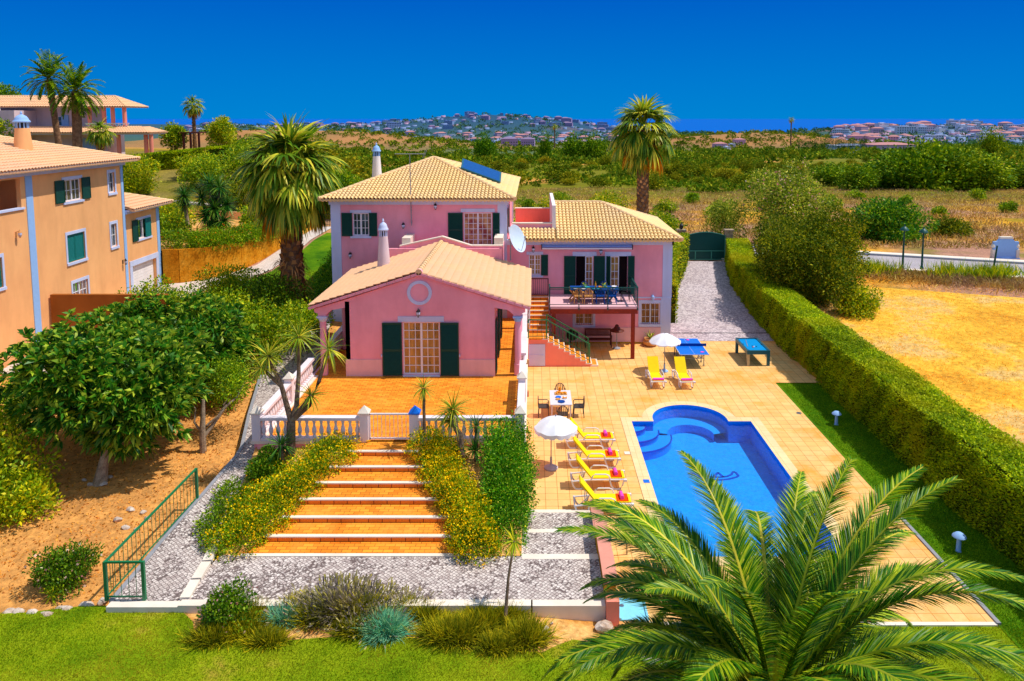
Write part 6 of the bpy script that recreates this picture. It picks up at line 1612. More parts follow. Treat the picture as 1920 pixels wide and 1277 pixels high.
# side lawn bollard lamps
for px, py, lab in ((1568, 795, 'white mushroom bollard lamp on the shaded lawn, farther along the hedge'), (1797, 1032, 'white mushroom bollard lamp on the shaded lawn, nearest the camera')):
    p = G(px, py, 0); t_ = thing('bollard_lamp', lab, 'lamp', (p.x, p.y, 0), 'bollard lamps by the hedge'); mb = MB(); mb.lathe([(.09, -.03), (.07, .02), (.06, .42)], p.x, p.y, 0, 12); mb.build('post', m_bluetrim, t_, smooth=True); mb = MB(); mb.lathe([(.06, .40), (.20, .44), (.19, .47), (.10, .55), (.03, .58)], p.x, p.y, 0, 16); mb.build('hood', m_bluetrim, t_, smooth=True)

# ------------------------------------------------------------------ planting round the house
def AT(px, py, Y):
    tt = (py - (221.0 + FPX * math.tan(TH))) / FPX
    dz = Y * (ST + tt * CT) / (CT - tt * ST); zc = Y * CT + dz * ST
    return ((px - 1000) * zc / FPX, Y, CH - dz)
def gz(x, y): return float(terrain(np.array(float(x)), np.array(float(y))))
def plant(name, label, cat, base, q, mats, group=None, midx=None, trunk=None, bark=None, crown='crown'):
    t_ = thing(name, label, cat, base, group)
    np_mesh(crown, q.reshape(-1, 3), mats, t_, midx=midx)
    if trunk:
        mb = MB()
        for pts, rs in trunk: mb.tube(pts, rs, 9)
        mb.build('trunk', bark or m_bark, t_, smooth=True)
    return t_
def shrub(name, label, base, lobes, n, size, mat, flower=None, nf=0, fs=.05, cat='shrub', group=None, aspect=.5, up=.35, trunk=None, shell=.35, rough=.2, zmin=None, bark=None, rnd=.9):
    q = crown_leaves(lobes, n, size, RNG, aspect, up, rnd, shell, rough, zmin); mi = None; mats = [mat]
    if flower is not None:
        qf = crown_leaves([(a, b, c, d * 1.03, e * 1.03, f * 1.03) for a, b, c, d, e, f in lobes], nf, fs, RNG, .9, .5, 1.0, .12, rough, zmin)
        mi = np.r_[np.zeros(len(q)), np.ones(len(qf))]; q = np.concatenate([q, qf]); mats = [mat, flower]
    return plant(name, label, cat, base, q, mats, group, mi, trunk, bark, 'crown' if trunk else 'foliage')

# loquat trees on the left: rosettes of long dark leaves
def loquat(label, base, c, r, nl, nros, seed, trunk):
    rng = np.random.default_rng(seed)
    lobes = scatter_lobes(c, r, nl, rng, .38, .95) + [(c[0], c[1], c[2], r[0]*.6, r[1]*.6, r[2]*.6)]
    P, A = lobe_points(lobes, nros, rng, .3, .25)
    A = unit(A * .8 + np.array([.1, -.05, .6]))
    q = rosettes(P, A, 11, .36, .115, rng, .9, .22)
    return plant('loquat_tree', label, 'tree', base, q, [lf_loquat], 'loquat trees', None, trunk, m_bark2)
b = Vector((-14.9, 24.5, .55))
fork = [(b.x + .25, b.y + .2, 1.7)]
tr = [([tuple(b - Vector((0, 0, .2))), (b.x + .12, b.y + .08, 1.1), fork[0]], [.26, .17, .15])]
for e in ((-17, 25.6, 3.6), (-13.2, 26.2, 3.8), (-15.6, 28.4, 4.4), (-15.4, 25.0, 4.2), (-14.0, 24.6, 3.0)): tr.append((wobble(fork[0], e, 4, RNG, .08), [.12, .09, .07, .05, .02]))
loquat('large loquat tree with big dark leaves, its pale trunk on the bare soil', b, (-15.3, 26.5, 3.55), (4.2, 3.5, 2.45), 30, 2900, 3, tr)
b = Vector((-14.0, 31.5, .9)); loquat('smaller loquat tree behind the large one, below the curved ochre wall', b, (-14.2, 31.8, 3.7), (2.5, 2.3, 2.2), 16, 1200, 5, [(wobble((b.x, b.y, .7), (b.x, b.y, 3.4), 3, RNG, .06), [.16, .13, .1, .06])])
loquat('third loquat tree, low and broad, just below the brown boundary wall', (-18.6, 34.6, 1), (-18.6, 34.6, 3.0), (2.9, 1.9, 1.75), 14, 900, 8, [([(-18.6, 34.6, .6), (-18.6, 34.6, 2.6)], [.14, .08])])
for nm, lb, ct, c, r, n, s, m_, fl, nf in (
    ('shrub', 'mid green leafy bush between the small loquat tree and the fan palm', 'bush', (-13.2, 35.0, 2.5), (2.1, 2.0, 1.5), 9000, .15, lf_shrub, None, 0),
    ('shrub', 'bright green bush at the corner of the pink porch under the fan palm', 'bush', (-11.9, 37.6, 2.6), (1.25, 1.7, 1.35), 5200, .14, lf_shrub, None, 0),
    ('shrub', 'olive bush with a few orange leaves beside the garden path', 'bush', (-13.1, 30.6, 1.9), (1.2, 1.2, 1.1), 4200, .12, lf_fhedge, lf_rflower, 60),
    ('shrub', 'dark green bush at the foot of the small loquat tree', 'bush', (-15.6, 34.3, 2.2), (1.8, 1.6, 1.5), 5000, .16, lf_rose, None, 0),
    ('shrub', 'tall yellow green bush at the left edge of the garden, over the shaded soil', 'bush', (-18.1, 23.4, 1.7), (2.6, 1.9, 1.9), 12000, .15, lf_yshrub, None, 0),
    ('shrub', 'low yellow green bush sprawling from the left edge towards the loquat trunk', 'bush', (-16.4, 22.7, 1.0), (1.2, 1.0, .9), 4600, .13, lf_yshrub, None, 0),
    ('shrub', 'dark bush behind the yellow green bush at the left edge', 'bush', (-19.6, 27.2, 1.9), (2.1, 1.9, 1.8), 5500, .15, lf_shrub, None, 0),
    ('shrub', 'grassy green clump at the left edge below the yellow green bushes', 'bush', (-17.9, 20.7, .75), (.95, .9, .8), 4200, .2, lf_shrub, None, 0),
    ('rose_bush', 'round rose bush with pale blossoms on the soil left of the garden railing', 'rose bush', (-12.85, 19.35, .78), (.80, .72, .62), 6200, .085, lf_rose, lf_pflower, 130),
    ('rose_bush', 'round rose bush with pale blossoms at the corner of the cobbled landing', 'rose bush', (-7.75, 17.75, .62), (.76, .62, .60), 5600, .085, lf_rose, lf_pflower, 120)):
    lob = scatter_lobes(c, r, 12, RNG, .5, .95) + [(c[0], c[1], c[2] - r[2] * .15, r[0] * .7, r[1] * .7, r[2] * .75)]
    shrub(nm, lb, (c[0], c[1], c[2] - r[2]), lob, n, s, m_, fl, nf, .075, ct, 'rose bushes' if nm == 'rose_bush' else 'bushes on the left side', trunk=[([(c[0], c[1], c[2] - r[2] - .3), (c[0], c[1], c[2])], [.06, .03])])
for lb, c, r, n, m_ in (
    ('big leafy bush against the brown boundary wall', (-20.4, 40.6, 2.7), (2.2, 1.8, 1.6), 7000, lf_shrub),
    ('spreading bush on the bank between the pale drive and the fan palm', (-18.6, 45.2, 2.6), (2.2, 2.6, 1.3), 8000, lf_shrub),
    ('dark bush right at the foot of the fan palm', (-15.0, 43.0, 2.6), (2.0, 1.8, 1.5), 7000, lf_rose),
    ('bush between the olive bush and the fan palm trunk', (-16.2, 38.6, 2.6), (2.2, 2.0, 1.6), 7500, lf_shrub),
    ('small dark bush right of the third loquat under the wall', (-15.6, 36.4, 2.2), (1.6, 1.5, 1.5), 5000, lf_rose)):
    lob = scatter_lobes(c, r, 12, RNG, .5, .95) + [(c[0], c[1], c[2] - r[2] * .15, r[0] * .7, r[1] * .7, r[2] * .75)]
    shrub('shrub', lb, (c[0], c[1], c[2] - r[2]), lob, n, .16, m_, cat='bush', group='bushes on the left side', trunk=[([(c[0], c[1], c[2] - r[2] - .3), (c[0], c[1], c[2])], [.06, .03])])
# small bare-stemmed tree on the soil
b = Vector((-12.3, 26.7, .75))
tr = [([(b.x, b.y, .5), (b.x + .02, b.y, 1.5), (b.x + .05, b.y + .1, 2.6)], [.13, .11, .06]), (wobble((b.x + .05, b.y, 1.2), (b.x + 1.3, b.y + .9, 3.0), 4, RNG, .06), [.08, .07, .05, .03, .015]), (wobble((b.x, b.y, 1.35), (b.x + 1.0, b.y + .3, 2.7), 4, RNG, .06), [.06, .05, .04, .03, .015]), (wobble((b.x, b.y, 1.0), (b.x - .5, b.y + .1, 2.5), 4, RNG, .08), [.06, .05, .04, .02, .01])]
shrub('small_tree', 'small olive leaved tree with bare forked stems beside the cobbled path', b, scatter_lobes((-11.7, 28.0, 3.0), (1.35, 1.2, 1.15), 9, RNG, .42), 3400, .10, lf_fhedge, cat='tree', trunk=tr, bark=m_bark2, shell=.6)

# hedges that flank the front steps
def path_lobes(line, k, rx, rz, rng, jit=.12):
    P = resample(line, k); o = []
    for p in P: o.append((p[0] + rng.normal() * jit, p[1] + rng.normal() * jit, p[2] + rng.normal() * jit * .5, rx * rng.uniform(.85, 1.15), rx * rng.uniform(.85, 1.15), rz * rng.uniform(.85, 1.15)))
    return o
lob = path_lobes([(-6.95, 25.0, 1.45), (-7.6, 23.3, 1.05), (-8.3, 21.5, .75), (-8.6, 20.75, .65)], 14, .80, .60, RNG) + path_lobes([(-8.6, 24.2, 1.0), (-9.0, 22.4, .8), (-9.0, 20.9, .62)], 8, .62, .5, RNG)
shrub('flowering_hedge', 'yellow flowering hedge down the left side of the front steps', (-8, 22.8, .6), lob, 40000, .075, lf_fhedge, lf_yflower, 12000, .058, 'hedge', 'yellow flowering hedges by the front steps')
lob = path_lobes([(-3.45, 24.95, 1.65), (-2.8, 23.4, 1.25), (-2.05, 21.8, .85), (-1.5, 20.45, .6)], 13, .70, .62, RNG)
shrub('flowering_hedge', 'yellow flowering hedge down the right side of the front steps, densest with blossom', (-2.7, 22.7, .6), lob, 32000, .075, lf_fhedge, lf_yflower, 15000, .06, 'hedge', 'yellow flowering hedges by the front steps')
lob = path_lobes([(-.78, 25.0, 1.5), (-.82, 23.6, 1.2), (-.9, 22.2, .85), (-1.0, 21.0, .55)], 14, .78, .72, RNG, .05) + path_lobes([(-.8, 25.0, .9), (-.85, 23.5, .7), (-.95, 21.6, .5)], 8, .78, .6, RNG, .05) + path_lobes([(-.9, 25.0, 2.15), (-.85, 24.2, 1.95), (-.85, 23.2, 1.6), (-.9, 22.4, 1.3)], 8, .76, .5, RNG, .05)
shrub('green_hedge', 'tall bright green hedge with small pale yellow flowers beside the patio', (-.9, 23, .4), lob, 46000, .085, lf_ghedge, lf_yflower2, 2200, .05, 'hedge')
lob = scatter_lobes((-9.05, 24.2, 1.3), (.75, .8, .65), 8, RNG, .5)
shrub('shrub', 'dark green shrub with small red buds at the left front corner of the terrace', (-9, 24.2, .8), lob, 6500, .10, lf_rose, lf_rflower, 90, .045, 'bush', 'bushes on the left side', trunk=[([(-9.05, 24.2, .5), (-9.05, 24.2, 1.2)], [.05, .03])])
lob = path_lobes([(-9.7, 23.0, .9), (-9.45, 21.8, .72), (-9.2, 20.9, .62)], 6, .55, .42, RNG)
shrub('shrub', 'loose mixed shrub with mauve flowers between the path and the flowering hedge', (-9.1, 21.5, .6), lob, 6500, .085, lf_fhedge, lf_lav, 420, .06, 'bush', 'bushes on the left side')

# cabbage palms and yuccas
def swordplant(name, label, base, heads, trunks, n, Ln, W, mat, group, bend=.75, bark=None, up=.25, cat='palm'):
    t_ = thing(name, label, cat, base, group); sets = []
    for h in heads:
        c = h[:3]; k = h[3] if len(h) > 3 else 1.0
        v, f = sword_head(c, int(n * k), Ln * k, W, RNG, up, bend); sets.append((v, f, 0))
    V, F_, M_ = join_sets(sets); np_mesh('crown', V, mat, t_, faces=F_)
    if trunks:
        mb = MB()
        for pts, rs in trunks: mb.tube(pts, rs, 9)
        mb.build('trunk', bark or m_bark, t_, smooth=True)
    return t_
H = [AT(503, 668, 25.0), AT(560, 632, 25.3), AT(616, 655, 25.3), AT(583, 742, 24.9), AT(490, 690, 24.9)]
b = AT(545, 850, 25.1); sp = AT(546, 790, 25.1)
swordplant('cabbage_palm', 'branching cabbage palm with five spiky heads in front of the terrace corner', b, [(*H[0], 1.0), (*H[1], 1.05), (*H[2], 1.0), (*H[3], .8), (*H[4], .8)],
    [([b, sp], [.17, .15]), ([sp, AT(528, 725, 25.1), H[0]], [.11, .08, .06]), ([sp, AT(556, 760, 25.2), AT(560, 700, 25.3), H[1]], [.11, .09, .07, .05]), ([sp, AT(580, 760, 25.1), AT(598, 715, 25.2), H[2]], [.1, .08, .07, .05]), ([AT(528, 725, 25.1), H[4]], [.07, .05]), ([sp, H[3]], [.09, .06])], 80, .88, .05, lf_drac, 'cabbage palms round the front steps')
h = AT(527, 835, 24.6); swordplant('cabbage_palm', 'low cabbage palm head at the top of the left flowering hedge', (h[0], h[1], .8), [(*h, 1.0)], [([(h[0], h[1], .6), h], [.12, .1])], 75, .78, .05, lf_yucca, 'cabbage palms round the front steps', .6)
h = AT(794, 728, 25.2); swordplant('cabbage_palm', 'slim cabbage palm directly right of the terrace gate', (h[0], 25.2, 1.3), [(*h, .9)], [([(h[0] + .02, 25.2, 1.2), h], [.06, .05])], 75, .72, .045, lf_drac, 'cabbage palms round the front steps')
h = AT(849, 768, 24.6); h2_ = AT(846, 790, 24.6); b = AT(866, 860, 24.5); swordplant('cabbage_palm', 'full headed cabbage palm leaning over the right flowering hedge', b, [(*h, 1.1), (*h2_, .8)], [([b, AT(862, 815, 24.5), h2_], [.12, .11, .08])], 90, .85, .05, lf_drac, 'cabbage palms round the front steps')
h = AT(893, 800, 24.9); h3 = AT(890, 845, 24.6); swordplant('cabbage_palm', 'narrow dark cabbage palm squeezed beside the tall green hedge', (h[0], 24.7, .9), [(*h, .75), (*h3, .8)], [([(h[0], 24.7, .7), h], [.08, .06])], 80, .75, .045, lf_yucca, 'cabbage palms round the front steps', .7, None, .5)
h = AT(964, 1015, 18.2); b = AT(947, 1156, 17.75); swordplant('cabbage_palm', 'young cabbage palm on a thin bare stem in front of the cobbled landing', b, [(*h, .75)], [([(b[0], b[1], b[2] - .1), AT(953, 1085, 17.95), h], [.05, .035, .03])], 60, .6, .04, lf_yshrub, 'cabbage palms round the front steps', .5)
def yucca(label, base, heads):
    swordplant('yucca', label, base, heads, [([(base[0], base[1], base[2] - .3), h[:3]], [.16, .1]) for h in heads], 190, 1.15, .085, lf_yucca, 'yuccas in the ochre planter', .7, m_bark2)
h = AT(345, 368, 57); yucca('single stemmed yucca in the planter, nearest the orange garage', (h[0] + .3, 57, 4.0), [(*h, 1.0), (h[0], 57, h[2] - .7, .8)])
yucca('dense dark clump of tall yuccas in the middle of the planter', (AT(402, 430, 55)[0], 55, 4.0), [(*AT(x, y, 55 + d), k) for x, y, d, k in ((393, 345, .5, 1), (412, 352, 0, 1), (378, 372, .6, 1), (402, 392, -.4, 1.1), (425, 385, 0, 1), (388, 405, -.3, 1.1), (420, 415, -.5, 1), (408, 370, .2, 1), (395, 425, -.6, .9))])
lob = path_lobes([(-25.0, 51.2, 4.35), (-23.2, 51.7, 4.4), (-21.8, 52.9, 4.4), (-20.8, 55.0, 4.4), (-20.4, 57.4, 4.35)], 18, .95, .8, RNG)
shrub('flowering_hedge', 'hedge with orange yellow flowers spilling over the curved ochre wall', (-22.6, 53, 4), lob, 22000, .13, lf_fhedge, lf_rflower, 700, .09, 'hedge')
shrub('oleander', 'white flowering oleander at the right end of the ochre planter', (-20.2, 59.4, 4), scatter_lobes((-20.3, 58.9, 5.0), (.8, .9, .95), 7, RNG, .5), 3600, .15, lf_olean, lf_pflower, 200, .1, 'bush', 'oleanders')
t_ = thing('agave_bed', 'low strap leaved plants behind the planter hedge near the orange garage', 'plants', (-25.5, 54, 4)); sets = []
for i in range(9): v, f = sword_head((-27.5 + i * .75 + RNG.normal() * .2, 54.0 + RNG.normal() * .5, 4.1), 26, 1.0, .12, RNG, .6, .9, 1, 3); sets.append((v, f, 0))
V, F_, M_ = join_sets(sets); np_mesh('foliage', V, lf_shrub, t_, faces=F_)
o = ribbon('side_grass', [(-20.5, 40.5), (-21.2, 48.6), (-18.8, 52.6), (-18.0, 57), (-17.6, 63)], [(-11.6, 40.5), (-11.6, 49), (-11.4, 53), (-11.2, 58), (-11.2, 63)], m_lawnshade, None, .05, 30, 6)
lob = path_lobes([(-12.9, 46.5, 2.2), (-13.3, 50, 2.7), (-13.7, 55, 3.2), (-14.0, 60, 3.7), (-14.2, 63.5, 4.2)], 24, 1.15, .95, RNG, .12)
shrub('clipped_hedge', 'rounded green hedge along the left wall of the pink villa', (-13.3, 54, 2), lob, 22000, .13, lf_ghedge, cat='hedge')

# clipped cypress hedge down the right side
def box_hedge(label, left, right, z0f, z1f, n, size, mat, seed, core):
    rng = np.random.default_rng(seed); m_ = 120
    A = resample(left, m_); B = resample(right, m_)
    t_ = thing('clipped_hedge', label, 'hedge', ((A[0][0] + B[0][0]) / 2, (A[0][1] + A[-1][1]) / 2, 0))
    mb = MB(); vs = []; fs = []
    for i in range(m_):
        for (p, top) in ((A[i], 0), (A[i], 1), (B[i], 1), (B[i], 0)):
            q_ = (A[i] + B[i]) / 2; w_ = q_ + (p - q_) * .86
            z = (z1f(p) - .1) if top else z0f(p); vs.append((w_[0], w_[1], z))
    for i in range(m_ - 1):
        for k in range(4): fs.append((i*4+k, i*4+(k+1) % 4, i*4+4+(k+1) % 4, i*4+4+k))
    fs.append((0, 1, 2, 3)); fs.append((m_*4-4, m_*4-1, m_*4-2, m_*4-3)); mb.raw(vs, fs)
    u = rng.uniform(0, m_ - 1.001, n); i0 = u.astype(int); fr = (u - i0)[:, None]
    a = A[i0] * (1 - fr) + A[i0 + 1] * fr; b_ = B[i0] * (1 - fr) + B[i0 + 1] * fr; tg = unit(B[i0] - A[i0])
    side = rng.choice(4, n, p=[.44, .40, .10, .06]); h = rng.uniform(0, 1, n) ** .9
    z0 = np.array([z0f(p) for p in a]); z1 = np.array([z1f(p) for p in a])
    tt = rng.uniform(0, 1, n)
    bumpf = .07 * np.sin(a[:, 1] * 2.1) * np.sin(h * 6 + a[:, 1]) + .06 * np.sin(a[:, 1] * .8 + h * 3) + .05 * np.sin(a[:, 1] * 5.3 + h * 11)
    P = np.zeros((n, 3)); Nn = np.zeros((n, 3))
    for s_ in range(4):
        k = side == s_
        if s_ == 0: P[k, :2] = a[k] + tg[k] * (-.0 + bumpf[k, None] * -1); P[k, 2] = z0[k] + (z1[k] - z0[k]) * h[k]; Nn[k, :2] = -tg[k]
        elif s_ == 1: P[k, :2] = a[k] * (1 - tt[k, None]) + b_[k] * tt[k, None]; P[k, 2] = z1[k] + .25 * bumpf[k] + .015 * np.sin(tt[k] * 7 + a[k, 1] * 3); Nn[k, 2] = 1
        elif s_ == 2: P[k, :2] = b_[k]; P[k, 2] = z0[k] + (z1[k] - z0[k]) * h[k]; Nn[k, :2] = tg[k]
        else:
            e = rng.choice([0, 1], k.sum()); P[k, :2] = np.where(e[:, None] == 0, A[0] * (1 - tt[k, None]) + B[0] * tt[k, None], A[-1] * (1 - tt[k, None]) + B[-1] * tt[k, None]); P[k, 2] = z0[k] + (z1[k] - z0[k]) * h[k]; Nn[k, 1] = np.where(e == 0, -1, 1)
    P += rng.normal(size=P.shape) * .03
    D = Nn * .9 + rng.normal(size=P.shape) * .45 + np.array([0, 0, .5])
    D[side == 1] *= [1.3, 1.3, .35]
    s_ = size * rng.uniform(.6, 1.4, n)
    np_mesh('foliage', leaf_quads(P - D * .02, D, s_, s_ * .5, rng, .1, np.where(side == 1, 1.6, .3)).reshape(-1, 3), mat, t_)
    mb.build('core', core, t_)
m_core = M_plain('hedge_core', srgb(56, 66, 12), .95, .02, var=.3)
box_hedge('very long clipped green hedge between the side lawn and the dry field', [(14.05, 13), (14.05, 30), (14.12, 45), (14.35, 53), (15.5, 59.3)], [(15.75, 13), (15.78, 30), (15.8, 45), (16.1, 53), (17.2, 59.3)], lambda p: -.1 + max(0, (p[1] - 44) * .075), lambda p: 2.48 + (max(0, p[1] - 45) * .06) + .06 * math.sin(p[1] * .9), 190000, .09, lf_hedge, 41, m_core)
box_hedge('short clipped hedge between the villa corner and the green drive gate', [(8.25, 46), (9.0, 51), (11.6, 58.8)], [(9.0, 46), (9.9, 51), (12.4, 58.8)], lambda p: max(0, (p[1] - 46) * .1), lambda p: 2.5 + (p[1] - 46) * .105, 16000, .13, lf_yshrub, 42, m_core)

# fan palms
def fan_palm(label, base, c, Rp, Rf, nleaf, seed, tr, dry=.22, seg=20, elev=(-62, 86), group='fan palms', shaft=True):
    rng = np.random.default_rng(seed); t_ = thing('fan_palm', label, 'palm', base, group)
    V, F_, M_ = join_sets(fan_palm_crown(c, nleaf, Rp, Rf, rng, dry, seg, elev)); np_mesh('crown', V, [lf_fan, lf_fandry], t_, faces=F_, midx=M_)
    b = Vector(base); h = c[2] - b.z
    mb = MB(); k = 30; pts = [(b.x + (c[0] - b.x) * i / k, b.y + (c[1] - b.y) * i / k, b.z - .2 + (h + .2) * i / k) for i in range(k + 1)]
    mb.tube(pts, [tr[0] + (tr[1] - tr[0]) * (i / k) ** .6 + .02 * (i % 2) for i in range(k + 1)], 14); mb.build('trunk', m_palmbark, t_, smooth=True)
    if shaft:                                            # old leaf bases wrapped round the stem
        q = []
        n = int(h * 26)
        for i in range(n):
            u = (i + .5) / n; az = i * 2.39996; r = tr[0] + (tr[1] - tr[0]) * u ** .6
            p = np.array([b.x + (c[0] - b.x) * u + r * math.cos(az), b.y + (c[1] - b.y) * u + r * math.sin(az), b.z + h * u]); o_ = np.array([math.cos(az), math.sin(az), 0]); s_ = np.array([-math.sin(az), math.cos(az), 0]); w_ = .13 * (r / .5)
            q.append([p - s_ * w_ - [0, 0, .12], p + s_ * w_ - [0, 0, .12], p + s_ * w_ * .6 + o_ * .10 + [0, 0, .14], p - s_ * w_ * .6 + o_ * .10 + [0, 0, .14]])
        np_mesh('leaf_bases', np.array(q).reshape(-1, 3), lf_bases, t_)
    return t_
lf_bases = M_leaf('old_leaf_bases', g(110, 78, 58), g(150, 112, 84), g(190, 150, 120), 0, .9, .05, .8)
b = G(549, 566, 1.95); c = AT(543, 312, b.y)
c = (c[0], c[1], c[2] - .35); fan_palm('big fan palm with a shaggy trunk between the orange house and the pink villa', b, c, 1.9, 2.25, 74, 21, (.78, .5), .10, 26, (-66, 88))
mb = [];
rng = np.random.default_rng(5); q = []
for i in range(170):
    az = rng.uniform(0, 2 * PI); z = b.z + rng.uniform(0, 2.2) ; r = .72
    q.append(strips(np.array([[b.x + r * math.cos(az), b.y + r * math.sin(az), z + .5]]), np.array([[math.cos(az), math.sin(az), .1]]), [rng.uniform(.5, 1.0)], [.10], 3, 1.7, rng))
V, F_, M_ = join_sets([(v, f, 0) for v, f in q]); np_mesh('dead_leaves', V, lf_bases, bpy.data.objects['fan_palm'], faces=F_)
c = AT(1207, 238, 72); fan_palm('tall fan palm rising behind the tiled roof of the right wing', (10.6, 72, gz(10.6, 72)), (c[0], c[1], c[2] - .3), 2.1, 2.3, 66, 22, (.62, .5), .24, 24, (-70, 86))
c = AT(362, 198, 113); fan_palm('small distant fan palm standing against the sky by the pergola', (c[0], 113, gz(c[0], 113)), c, 1.0, 1.25, 34, 23, (.3, .22), .15, 14)
c = AT(187, 248, 96); fan_palm('short fan palm in front of the hillside villa', (c[0], 96, gz(c[0], 96)), c, 1.0, 1.5, 34, 24, (.35, .3), .1, 14)
# date palms
def date_palm(label, base, c, nf, Lf, seed, tr, elev=(80, -35), nl=60, leaf=.5, lw=.035, bend=1.3, vee=.5, trunk=True, group='date palms', fw=.75):
    rng = np.random.default_rng(seed); t_ = thing('date_palm', label, 'palm', base, group); sets = []
    for i in range(nf):
        u = (i + .5) / nf; el = math.radians(elev[0] + (elev[1] - elev[0]) * u + rng.uniform(-6, 6)); az = i * 2.39996 + rng.uniform(-.25, .25)
        p = np.array(c) + np.array([math.cos(az), math.sin(az), 0]) * .12 + np.array([0, 0, .25 * (1 - u)])
        sets += frond(p, az, el, Lf * rng.uniform(.88, 1.1), rng, nl, leaf, bend * rng.uniform(.8, 1.25) * (.65 + .5 * u), lw, vee, fw)
    V, F_, M_ = join_sets(sets); np_mesh('crown', V, [lf_date, lf_dateold], t_, faces=F_, midx=M_)
    b = Vector(base); mb = MB(); k = 20
    mb.tube([(b.x + (c[0] - b.x) * i / k, b.y + (c[1] - b.y) * i / k, b.z - .2 + (c[2] - b.z + .2) * i / k) for i in range(k + 1)], [tr + .03 * (i % 2) for i in range(k + 1)], 12); mb.build('trunk', m_palmbark, t_, smooth=True)
    return t_
c = AT(92, 150, 91); date_palm('tall date palm before the hillside villa, the one with the slim leaning trunk', (c[0] + 1.0, 91, gz(c[0], 91)), c, 46, 3.3, 31, .34, (85, -35), 40, .7, .14, 1.5)
c = AT(143, 172, 88); date_palm('date palm with the thicker trunk beside the slim one at the hillside villa', (c[0] - .4, 88, gz(c[0], 88)), c, 56, 3.5, 32, .5, (85, -50), 40, .7, .14, 1.5)
c = (3.4, 9.8, 4.6); date_palm('large date palm filling the near corner, seen from above in front of the pool', (3.35, 9.8, -.3), c, 150, 3.75, 33, .34, (70, -34), 225, .46, .030, 2.05, .28, fw=1.1)

# lavender bed in front of the landing
def tufts(name, label, cen, r, n, Ln, W, mat, flower=None, nf=0, group=None, up=1.3, cat='plant', bend=.5):
    P = np.stack([cen[0] + RNG.normal(size=n) * r[0] * .45, cen[1] + RNG.normal(size=n) * r[1] * .45, np.full(n, cen[2])], 1)
    D = RNG.normal(size=(n, 3)) * .5 + np.stack([(P[:, 0] - cen[0]) / r[0], (P[:, 1] - cen[1]) / r[1], np.full(n, up)], 1)
    v, f = strips(P, D, Ln * RNG.uniform(.5, 1.15, n), W, 3, bend, RNG); sets = [(v, f, 0)]
    if flower is not None:
        k = RNG.choice(n, nf); d = unit(D[k]); tip = P[k] + d * Ln * .95; v2, f2 = strips(tip, d, .14, .035, 2, .1, RNG, False); sets.append((v2, f2, 1))
    V, F_, M_ = join_sets(sets); t_ = thing(name, label, cat, cen, group); np_mesh('foliage', V, [mat] + ([flower] if flower is not None else []), t_, faces=F_, midx=M_)
    return t_
gb_ = 'low plants in the bed before the landing'
for px, py, r, n, Ln, m_, fl, nf, lab, nm in (
    (400, 1180, (.55, .3), 1500, .38, lf_rosemary, None, 0, 'dark rosemary mound under the rose bush at the left end of the bed', 'rosemary'),
    (455, 1165, (.6, .35), 1600, .42, lf_rosemary, None, 0, 'yellow green rosemary mound right of the rose bush in the bed', 'rosemary'),
    (530, 1145, (.32, .22), 1100, .40, lf_blue, lf_lav, 40, 'small blue grey lavender bush near the left end of the bed', 'lavender'),
    (500, 1185, (.5, .25), 1200, .34, lf_rosemary, None, 0, 'low rosemary mound along the lawn below the small blue grey bush', 'rosemary'),
    (590, 1140, (.5, .3), 1300, .48, lf_rosemary, lf_lav, 120, 'thin lavender with bare stems left of the tall lavender', 'lavender'),
    (640, 1130, (.6, .32), 2000, .72, lf_lav, lf_lav, 420, 'tallest mauve lavender in the middle of the bed against the kerb', 'lavender'),
    (690, 1135, (.55, .3), 1600, .62, lf_rosemary, lf_lav, 320, 'tall loose lavender right of the tallest one', 'lavender'),
    (722, 1165, (.42, .3), 1900, .52, lf_blue, lf_lav, 60, 'bright blue green lavender bush bulging over the lawn in mid bed', 'lavender'),
    (668, 1165, (.45, .25), 1300, .42, lf_rosemary, lf_lav, 80, 'grey green lavender in front of the tallest mauve one', 'lavender'),
    (800, 1140, (.35, .25), 900, .40, lf_rosemary, None, 0, 'small rosemary right of the bare soil patch', 'rosemary'),
    (850, 1175, (.75, .35), 2600, .50, lf_rosemary, None, 0, 'large yellow green rosemary mound near the thin stemmed palm', 'rosemary'),
    (905, 1150, (.6, .3), 1700, .45, lf_rosemary, None, 0, 'rosemary mound at the foot of the thin stemmed palm', 'rosemary'),
    (985, 1180, (.5, .35), 1900, .48, lf_rosemary, None, 0, 'rosemary mound at the right end of the bed beside the boulders', 'rosemary'),
    (560, 1122, (.4, .2), 1200, .40, lf_rosemary, None, 0, 'rosemary against the kerb just right of the small blue grey bush', 'rosemary'),
    (760, 1128, (.4, .2), 1200, .42, lf_rosemary, lf_lav, 60, 'thin lavender against the kerb right of the tall ones', 'lavender'),
    (470, 1135, (.5, .22), 1300, .40, lf_rosemary, None, 0, 'yellow green rosemary against the kerb beside the right rose bush', 'rosemary'),
    (955, 1140, (.4, .2), 1100, .38, lf_rosemary, None, 0, 'small rosemary against the kerb right of the thin stemmed palm', 'rosemary'),
    (930, 1195, (.45, .25), 1300, .36, lf_rosemary, None, 0, 'low rosemary at the lawn edge below the thin stemmed palm', 'rosemary')):
    p = G(px, py + 22, 0); z = lawnz(p.x, p.y); p = G(px, py + 18, z)
    tufts(nm, lab, (p.x, p.y, z), r, n, Ln, .028, m_, fl, nf, gb_, 1.1)
t_ = swordplant('agave', 'small bright green agave at the foot of the left rose bush', G(97, 1115, .3), [(*G(97, 1115, .35), 1)], None, 34, .34, .06, lf_yshrub, None, .4, None, .8, 'plant')

